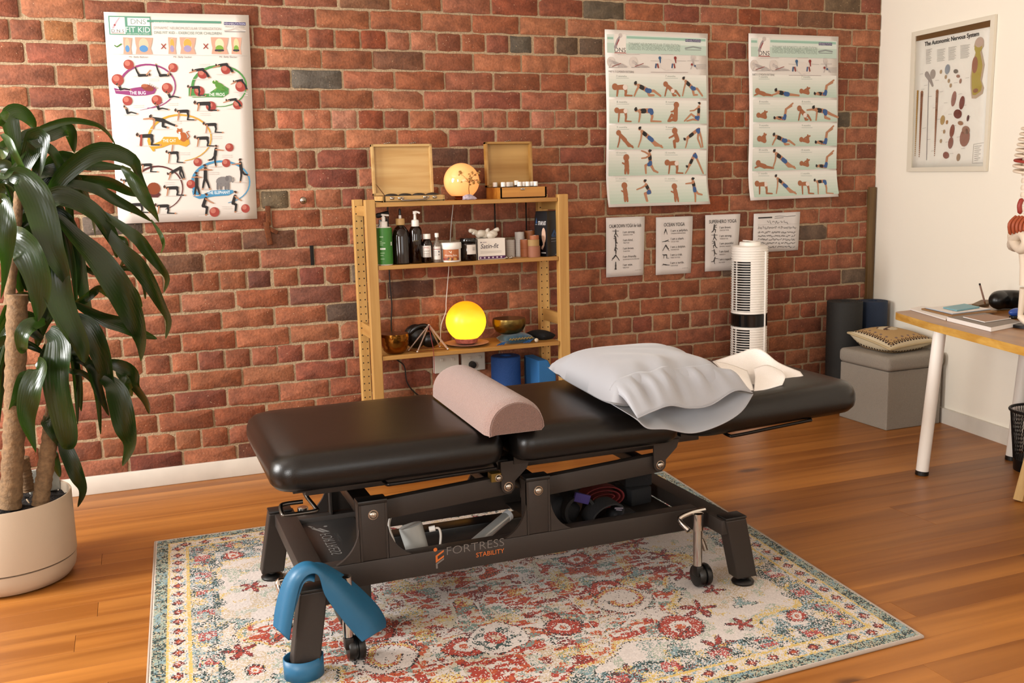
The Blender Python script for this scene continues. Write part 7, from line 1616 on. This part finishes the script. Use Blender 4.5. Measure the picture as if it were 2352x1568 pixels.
# rolled mats standing in the corner
def rolled(c, r, h, col, name, label, rin):
    T_ = thing(name, label, 'yoga mat', (c[0], c[1], 0)); t = .009; m = MB(); turns = int((r-rin)/t); n = 40
    pts = [((rin+(r-rin)*i/(turns*n)), 2*PI*i/n) for i in range(turns*n+1)]
    vs = []
    for rr, a in pts: vs += [(c[0]+rr*math.cos(a+.9), c[1]+rr*math.sin(a+.9), z) for z in (0.001, h)] + [(c[0]+(rr-t*.78)*math.cos(a+.9), c[1]+(rr-t*.78)*math.sin(a+.9), z) for z in (0.001, h)]
    k = len(pts); fs = []
    for i in range(k-1):
        a_, b_ = 4*i, 4*i+4; fs += [(a_, b_, b_+1, a_+1), (a_+2, a_+3, b_+3, b_+2), (a_+1, b_+1, b_+3, a_+3), (a_, a_+2, b_+2, b_)]
    fs += [(0, 1, 3, 2), (4*k-4, 4*k-2, 4*k-1, 4*k-3)]
    m.add(vs, fs); m.build('rolled_sheet', col, T_, smooth=40)
rolled((3.585, -.165), .098, .592, mat('charcoal_mat', '#2b2a27', rough=.8, bump=.4, bscale=240), 'yoga_mat', 'thick charcoal yoga mat rolled up and standing in the brick corner', .03)
rolled((3.785, -.150), .085, .580, mat('navy_mat', '#1f3350', rough=.75, bump=.4, bscale=240), 'yoga_mat', 'navy blue rolled yoga mat against the white wall', .03)
# storage ottoman and cushion
M_lin = mat('grey_linen', '#a79e91', rough=.95, bump=.8, bscale=420, vary=.10, detail=1)
OX0, OX1, OY0, OY1, OH = 3.442, 3.798, -.668, -.305, .372
OT = thing('storage_ottoman', 'cube shaped grey linen storage ottoman with lid beside the white wall', 'ottoman', (3.62, -.48, 0))
MB().bb(OX0+.006, OX1-.006, OY0+.006, OY1-.006, .0, OH-.075, bev=.005).build('box_body', M_lin, OT, smooth=0)
MB().bb(OX0-.006, OX1+.004, OY0-.006, OY1, OH-.074, OH, bev=.022, seg=4).build('lid', M_lin, OT, smooth=60)
M_kil = mat('kilim_wool', None, rough=.95, attr=True, bump=.7, bscale=260)
KC = thing('kilim_cushion', 'tan tapestry cushion with dark zigzag border and cream piping lying on the ottoman', 'cushion', (3.62, -.48, OH))
kc = [at(2046, 803, Y=-.645), Vector((3.812, -.60, OH+.045)), Vector((3.80, -.275, OH+.062)), at(1948, 764, Y=-.315)]
def kfn(top):
    def fn(u, v):
        p = (kc[0]*(1-u)+kc[1]*u)*(1-v)+(kc[3]*(1-u)+kc[2]*u)*v; s, t = 2*u-1, 2*v-1
        pin = 1-.07*((1-s*s)*abs(t)**3+(1-t*t)*abs(s)**3); c = sum(kc, Vector())/4; p = c+(p-c)*pin
        e = max(0, 1-abs(s)**2.6)**.55*max(0, 1-abs(t)**2.6)**.55
        return Vector((p.x, p.y, max(OH+.001, p.z+(.045*e if top else -(p.z-OH-.002)*min(1, e*1.6)))))
    return fn
m = MB(); n = 46
pal = {k: S(v) for k, v in dict(tan='#c6a26c', cream='#d8c8a8', dark='#3d2622', red='#7c4234', lil='#8f7470').items()}
for top in (True, False):
    fn = kfn(top); P_ = [[fn(i/n, j/n) for i in range(n+1)] for j in range(n+1)]
    for j in range(n):
        for i in range(n):
            u, v = (i+.5)/n, (j+.5)/n; d = min(u, v, 1-u, 1-v); al = u if min(v, 1-v) < min(u, 1-u) else v; q = int(al*n)
            c = pal['tan']
            if d < .035: c = pal['cream']
            elif d < .075: c = pal['dark'] if q % 3 else pal['cream']
            elif d < .10: c = pal['dark'] if q % 2 else pal['tan']
            elif d < .12: c = pal['red'] if q % 4 == 0 else pal['tan']
            elif .16 < d < .20 and q % 6 < 2: c = pal['lil']
            elif top and (abs((u-.55)*1.2)**2+abs(v-.62)**2*3 < .055+.02*math.sin(9*u+7*v)): c = pal['cream'] if math.sin(20*u+3*math.sin(15*v)) > -.6 else (pal['dark'] if (i+j) % 3 else pal['red'])
            m.add([P_[j][i], P_[j][i+1], P_[j+1][i+1], P_[j+1][i]], [(0, 1, 2, 3)], 0, c)
m.build('cushion_cover', M_kil, KC, smooth=80, weld=True)
fn = kfn(True); edge = [fn(i/20, 0) for i in range(20)]+[fn(1, i/20) for i in range(20)]+[fn(1-i/20, 1) for i in range(20)]+[fn(0, 1-i/20) for i in range(20)]
MB().tube(edge, .0065, seg=8, closed=True).build('piping', mat('cream_cord', '#c9b48c', rough=.9, bump=.6, bscale=200), KC, smooth=60)
# desk
ZD = .655
M_desk = wood('desk_beech', '#b98142', '#9a622a', 'Y', scale=5, rough=.35, rnd=False, coat=.2); M_edge = wood('desk_edge', '#e2b45c', '#c8923a', 'Y', scale=14, rough=.45, rnd=False, stretch=.03)
DK = thing('desk', 'wooden topped desk with round white legs along the white wall', 'desk', (3.3, -1.6, 0))
e0 = at(2052, 716, Z=ZD); e1 = at(2136, 741, Z=ZD); e2 = at(2352, 797, Z=ZD); b0 = at(2172, 702, Z=ZD)
e3 = e2+(e2-e1).normalized()*.55; b0 = Vector((wallx(b0.y)-.025, b0.y, ZD)); b1 = Vector((wallx(e3.y)-.03, e3.y, ZD))
def rnd(pts, r, idx):
    out = []
    for i, p in enumerate(pts):
        if i in idx:
            a, b = pts[i-1], pts[(i+1) % len(pts)]; d1 = (a-p).normalized()*r; d2 = (b-p).normalized()*r
            for k in range(5): t = k/4; out.append((1-t)**2*(p+d1)+2*t*(1-t)*p+t*t*(p+d2))
        else: out.append(p)
    return out
poly = rnd([e0, e1, e2, e3, b1, b0], .035, (0, 1))
n = len(poly); th = .031
m = MB(); m.add([(p.x, p.y, ZD) for p in poly]+[(p.x, p.y, ZD-th) for p in poly], [tuple(range(n))], 0)
m.f += [tuple(range(n, 2*n))[::-1]]+[(i, n+i, n+(i+1) % n, (i+1) % n) for i in range(n)]; m.mi += [0]+[1]*n; m.c += [None]*(n+1)
m.build('desk_top', [M_desk, M_edge], DK, smooth=0)
M_leg = mat('white_metal', '#f0ebe3', rough=.35)
def dleg(a, b):
    a, b = Vector(a), Vector(b); d = (b-a).normalized()
    l_ = MB().tube([a+d*.018, b], .0255, seg=28).build('leg', M_leg, DK, smooth=40); MB().tube([a, a+d*.0178], .027, seg=28).build('foot', M_dark, l_, smooth=40)
dleg((3.062, -1.300, 0), (3.112, -1.315, ZD-th-.001)); dleg((3.574, -1.298, 0), (3.615, -1.315, ZD-th-.001)); dleg((2.84, -2.28, 0), (2.86, -2.24, ZD-th-.001)); dleg((3.46, -2.28, 0), (3.46, -2.24, ZD-th-.001))
# papers on the desk
def slab(name, label, cat, corners, z, h, m_, edge=None, parts=()):
    P_ = [at(x, y, Z=z) for x, y in corners]; c = sum(P_, Vector())/4; T_ = thing(name, label, cat, (c.x, c.y, z))
    mb = MB(); mb.add([(p.x, p.y, z+.0004) for p in P_]+[(p.x, p.y, z+h) for p in P_], [(3, 2, 1, 0), (4, 5, 6, 7)]+[(i, (i+1) % 4, 4+(i+1) % 4, 4+i) for i in range(4)])
    mb.mi = [0, 0]+[1 if edge else 0]*4; mb.build('pages' if not parts else parts[0], [m_, edge or m_], T_, smooth=0); return T_, P_
M_wp = mat('white_pages', '#e8e2dc', rough=.7); M_kraft = mat('kraft_cover', '#a77c4c', rough=.75); M_grey = mat('grey_cover', '#8f8378', rough=.6); M_sky = mat('pale_blue_cover', '#7fb4c0', rough=.5); M_pb = mat('faint_blue_cover', '#b3c5d6', rough=.6)
slab('writing_pad', 'white writing pad lying at the far corner of the desk', 'notepad', [(2088, 711), (2172, 736), (2232, 727), (2120, 705)], ZD+.0005, .006, M_wp)
slab('kraft_notebook', 'brown kraft notebook beneath the pale blue folder', 'notebook', [(2116, 711), (2186, 728), (2290, 717), (2200, 703)], ZD+.0075, .006, M_kraft, M_kraft)
slab('blue_folder', 'pale white and blue folder under the turquoise notebook', 'folder', [(2126, 708), (2188, 722), (2276, 711), (2212, 700)], ZD+.0145, .004, M_wp, M_pb)
slab('turquoise_notebook', 'small turquoise notebook topping the pile on the desk', 'notebook', [(2166, 708), (2198, 715), (2250, 707), (2215, 700)], ZD+.0195, .006, M_sky)
T_, P_ = slab('grey_notebook', 'thick grey covered notebook with white page edges near the desk front', 'notebook', [(2175, 737), (2276, 762), (2345, 748), (2262, 727)], ZD+.0005, .017, M_grey, M_wp)
slab('diary', 'slim pinkish diary with a card on top of the grey notebook', 'diary', [(2212, 729), (2262, 741), (2322, 732), (2270, 723)], ZD+.0185, .004, mat('blush_cover', '#b08a70', rough=.6), M_wp)
# pen in its clip stand
p0 = at(2263, 699, Z=ZD+.001+.012); 
PS = thing('pen_stand', 'small brown leather pen rest on the desk beside the turquoise notebook', 'pen holder', (p0.x, p0.y, ZD+.0005))
m = MB(); A_ = [at(x, y, Z=ZD+.001) for x, y in ((2232, 704), (2248, 707), (2272, 702), (2270, 694), (2254, 694))]
m.add([(p.x, p.y, ZD+.001) for p in A_]+[(p.x, p.y, ZD+.013) for p in A_], [(4, 3, 2, 1, 0), (5, 6, 7, 8, 9)]+[(i, (i+1) % 5, 5+(i+1) % 5, 5+i) for i in range(5)]); m.build('rest', mat('tan_leather', '#85673f', rough=.6), PS, smooth=0)
PE = thing('pen', 'copper and white pen standing tilted in the leather pen rest', 'pen', (p0.x, p0.y, ZD+.0135))
pt = at(2250, 651, Y=p0.y); pa = Vector((p0.x, p0.y, ZD+.0137)); d = (pt-pa)
MB().tube([pa, pa+d*.15], .0038, seg=10).build('grip', mat('copper_pen', '#a9764c', rough=.3, metal=.6), PE); MB().tube([pa+d*.1502, pa+d*.93], .0042, seg=10).build('barrel', mat('rose_pen', '#a58272', rough=.3), PE); MB().tube([pa+d*.9302, pt], .0042, seg=10).build('end_plug', M_dark, PE)
# black pad and blue tool
c = at(2330, 690, Z=ZD+.03)
HP = thing('face_cushion', 'black vinyl horseshoe face cushion lying on the desk', 'cushion', (c.x, c.y, ZD))
pts = smoothpath([at(x, y, Z=ZD+.043) for x, y in ((2286, 692), (2300, 688), (2335, 688), (2375, 694), (2405, 703), (2415, 712))], 6)
MB().tube(pts, [.012, .026, .034, .038]+[.042]*(len(pts)-6)+[.03, .014], seg=20).build('pad', M_vinyl, HP, smooth=80)
c = at(2335, 720, Z=ZD+.02)
BT = thing('blue_stapler', 'bright blue rounded hand tool lying behind the grey notebook', 'stapler', (c.x, c.y, ZD+.001))
MB().ball((c.x, c.y, ZD+.026), .024, 20, 12, (1.7, .8, .75)).build('shell', mat('royal_blue', '#2d57b4', rough=.3), BT, smooth=80)
MB().bb(c.x-.03, c.x+.05, c.y-.012, c.y+.012, ZD+.001, ZD+.012, bev=.003).build('tool_base', M_dark, BT)
# wire basket, easel leg and skeleton at the edge of the picture
c = Vector((3.572, -1.46, 0)); 
bx0 = at(2335, 1000, Y=-1.46).x; Rb = .115; c.x = bx0+Rb*1.02+.012
WBk = thing('waste_basket', 'black wire mesh waste basket under the desk by the white leg', 'waste basket', c)
M_mesh = mat('mesh_black', '#1a191b', rough=.45, metal=.4)
MB().lathe([(Rb*.8, .0), (Rb*.82, .05)], c, 36).build('solid_base', M_mesh, WBk, smooth=40)
MB().tube([(c.x+Rb*1.02*math.cos(a), c.y+Rb*1.02*math.sin(a), .262) for a in np.linspace(0, 2*PI, 37)[:-1]], .006, seg=8, closed=True).build('rim', M_mesh, WBk, smooth=60)
m = MB()
for k in range(56):
    a = 2*PI*k/56
    for s in (-1, 1): m.tube([(c.x+Rb*(.82+.18*t)*math.cos(a+s*.35*t), c.y+Rb*(.82+.18*t)*math.sin(a+s*.35*t), .05+.21*t) for t in (0, .5, 1)], .0011, seg=4, caps=False)
o = m.build('wire_mesh', M_mesh, WBk); o['kind'] = 'stuff'
m = MB(); 
bm = bmesh.new(); bmesh.ops.create_icosphere(bm, subdivisions=2, radius=.06); rp = random.Random(1)
for v in bm.verts: v.co *= rp.uniform(.75, 1.1)
bmesh.ops.translate(bm, vec=Vector((c.x, c.y, .072)), verts=bm.verts)
CP = MB().frombm(bm).build('crumpled_paper', M_wp, origin=(c.x, c.y, .06), smooth=0); tag(CP, 'crumpled white paper inside the wire waste basket', 'waste paper')
a = at(2334, 1152, Z=0); 
ST = thing('easel', 'pale wooden easel leaning its leg into view beside the desk', 'easel', a)
M_pale = wood('pale_birch', '#d9b678', '#c39a58', 'Z', scale=7, rough=.5)
def plank(a, b, w_, t, nm, T_):
    a, b = Vector(a), Vector(b); d = (b-a).normalized(); s = d.cross(Vector((.35, -.94, 0))).normalized(); q = s.cross(d).normalized(); m = MB()
    vs = [p+s*w_*i+q*t*j for p in (a, b) for i, j in ((-.5, -.5), (.5, -.5), (.5, .5), (-.5, .5))]
    m.add(vs, [(3, 2, 1, 0), (4, 5, 6, 7)]+[(i, (i+1) % 4, 4+(i+1) % 4, 4+i) for i in range(4)]); return m.build(nm, M_pale, T_, smooth=0)
tp = at(2372, 1010, Y=a.y+.0); dd = tp-a; sc_ = .55/dd.z
lo_ = Vector((a.x+.012, a.y, .004))
plank(lo_, lo_+dd*sc_, .022, .034, 'leg', ST); plank(lo_+Vector((.44, .05, 0)), lo_+dd*sc_+Vector((.17, .03, 0)), .022, .034, 'leg', ST); plank(lo_+Vector((.30, -.28, 0)), lo_+dd*sc_+Vector((.10, 0, 0)), .022, .034, 'leg', ST)
h_ = lo_+dd*sc_; plank(h_+Vector((-.03, .02, 0)), h_+Vector((.22, .04, 0)), .03, .03, 'cross_bar', ST)
# anatomical skeleton standing on the desk, mostly beyond the edge of the picture
M_bone = mat('bone_plastic', '#e0cfba', rough=.5); M_mus = mat('muscle_red', '#b33a2c', rough=.5); M_mor = mat('muscle_orange', '#b8552c', rough=.55)
SKY = -1.60; SKX = at(2345, 385, Y=SKY).x+.102
SK = thing('anatomical_skeleton', 'cream anatomical skeleton model with painted red muscles, cut by the picture edge', 'skeleton model', (SKX, SKY, ZD+.0005))
zr = at(2350, 396, Y=SKY).z
for k in range(9):
    z = zr+.020*k; r_ = .098+.004*(k == 1)-.0018*max(0, k-1)**1.7
    pts = [(SKX+r_*math.cos(a), SKY+.085*math.sin(a), z+.010*math.sin(a)) for a in np.linspace(-.42*PI, 1.42*PI, 26)]
    MB().tube(pts, .0055, seg=8).build('rib', M_bone if k != 2 else M_mus, SK, smooth=60)
m = MB(); zp = at(2345, 566, Y=SKY).z
for k in range(16): m.lathe([(.014, 0), (.017, .008), (.014, .020)], (SKX, SKY+.065, zp+.02+(zr+.16-zp)/16*k), 12)
o = m.build('spine', M_bone, SK, smooth=40); o['kind'] = 'stuff'
MB().box((SKX, SKY-.085, zr+.10), (.028, .012, .14), bev=.005).build('breastbone', M_bone, SK)
m = MB(); m.tube(smoothpath([(SKX+s_*.095*math.cos(a), SKY+.03-.07*math.cos(2*a), zp+.02+.03*math.sin(3*a)) for s_ in (1,) for a in np.linspace(0, 2*PI, 13)[:-1]], 3), .020, seg=10, closed=True); m.build('pelvis', M_bone, SK, smooth=60)
rk = random.Random(6)
for s_ in (-1, 1):
    xo = SKX+s_*.098; z0_, z1_ = at(2345, 530, Y=SKY).z, at(2345, 498, Y=SKY).z
    m = MB()
    for f in range(5): m.tube(smoothpath([(xo-s_*.02, SKY-.03+.015*f, z1_), (xo+s_*.002*f, SKY-.03+.016*f, (z0_+z1_)/2), (xo+s_*(.008-.003*f), SKY-.035+.018*f, z0_-.004*f)], 4), [.0075]*8+[.003], seg=7)
    m.build('hip_muscle', M_mor, SK, smooth=60)
    MB().tube(smoothpath([(xo-s_*.012, SKY, z1_+.07), (xo, SKY, z1_+.045), (xo-s_*.006, SKY, z1_+.012)], 4), [.003]+[.009]*7+[.004], seg=8).build('flank_muscle', M_mus, SK, smooth=60)
    H0 = Vector((SKX+s_*.066, SKY, zp)); K0 = Vector((SKX+s_*.060, SKY-.01, (zp+ZD)/2+.01)); A0_ = Vector((SKX+s_*.050, SKY+.01, ZD+.045))
    MB().tube([H0, (H0+K0)/2, K0], [.020, .015, .019], seg=10).build('thigh_bone', M_bone, SK, smooth=60); MB().tube([K0-Vector((0, 0, .012)), A0_], [.017, .010], seg=10).build('shin_bone', M_bone, SK, smooth=60)
    MB().tube(smoothpath([A0_, A0_+Vector((0, -.03, -.02)), A0_+Vector((0, -.075, -.028))], 4), [.013]*8+[.009], seg=8).build('foot_bones', M_bone, SK, smooth=60)
MB().ball((SKX, SKY, zr+.33), .075, 20, 14, (.85, 1.05, 1.2)).ball((SKX, SKY-.045, zr+.265), .040, 14, 8, (.9, .8, .8)).build('skull', M_bone, SK, smooth=60)
MB().lathe([(.075, .0005), (.075, .012), (.02, .015)], (SKX, SKY, ZD), 28).build('base_plate', M_mesh, SK, smooth=40)
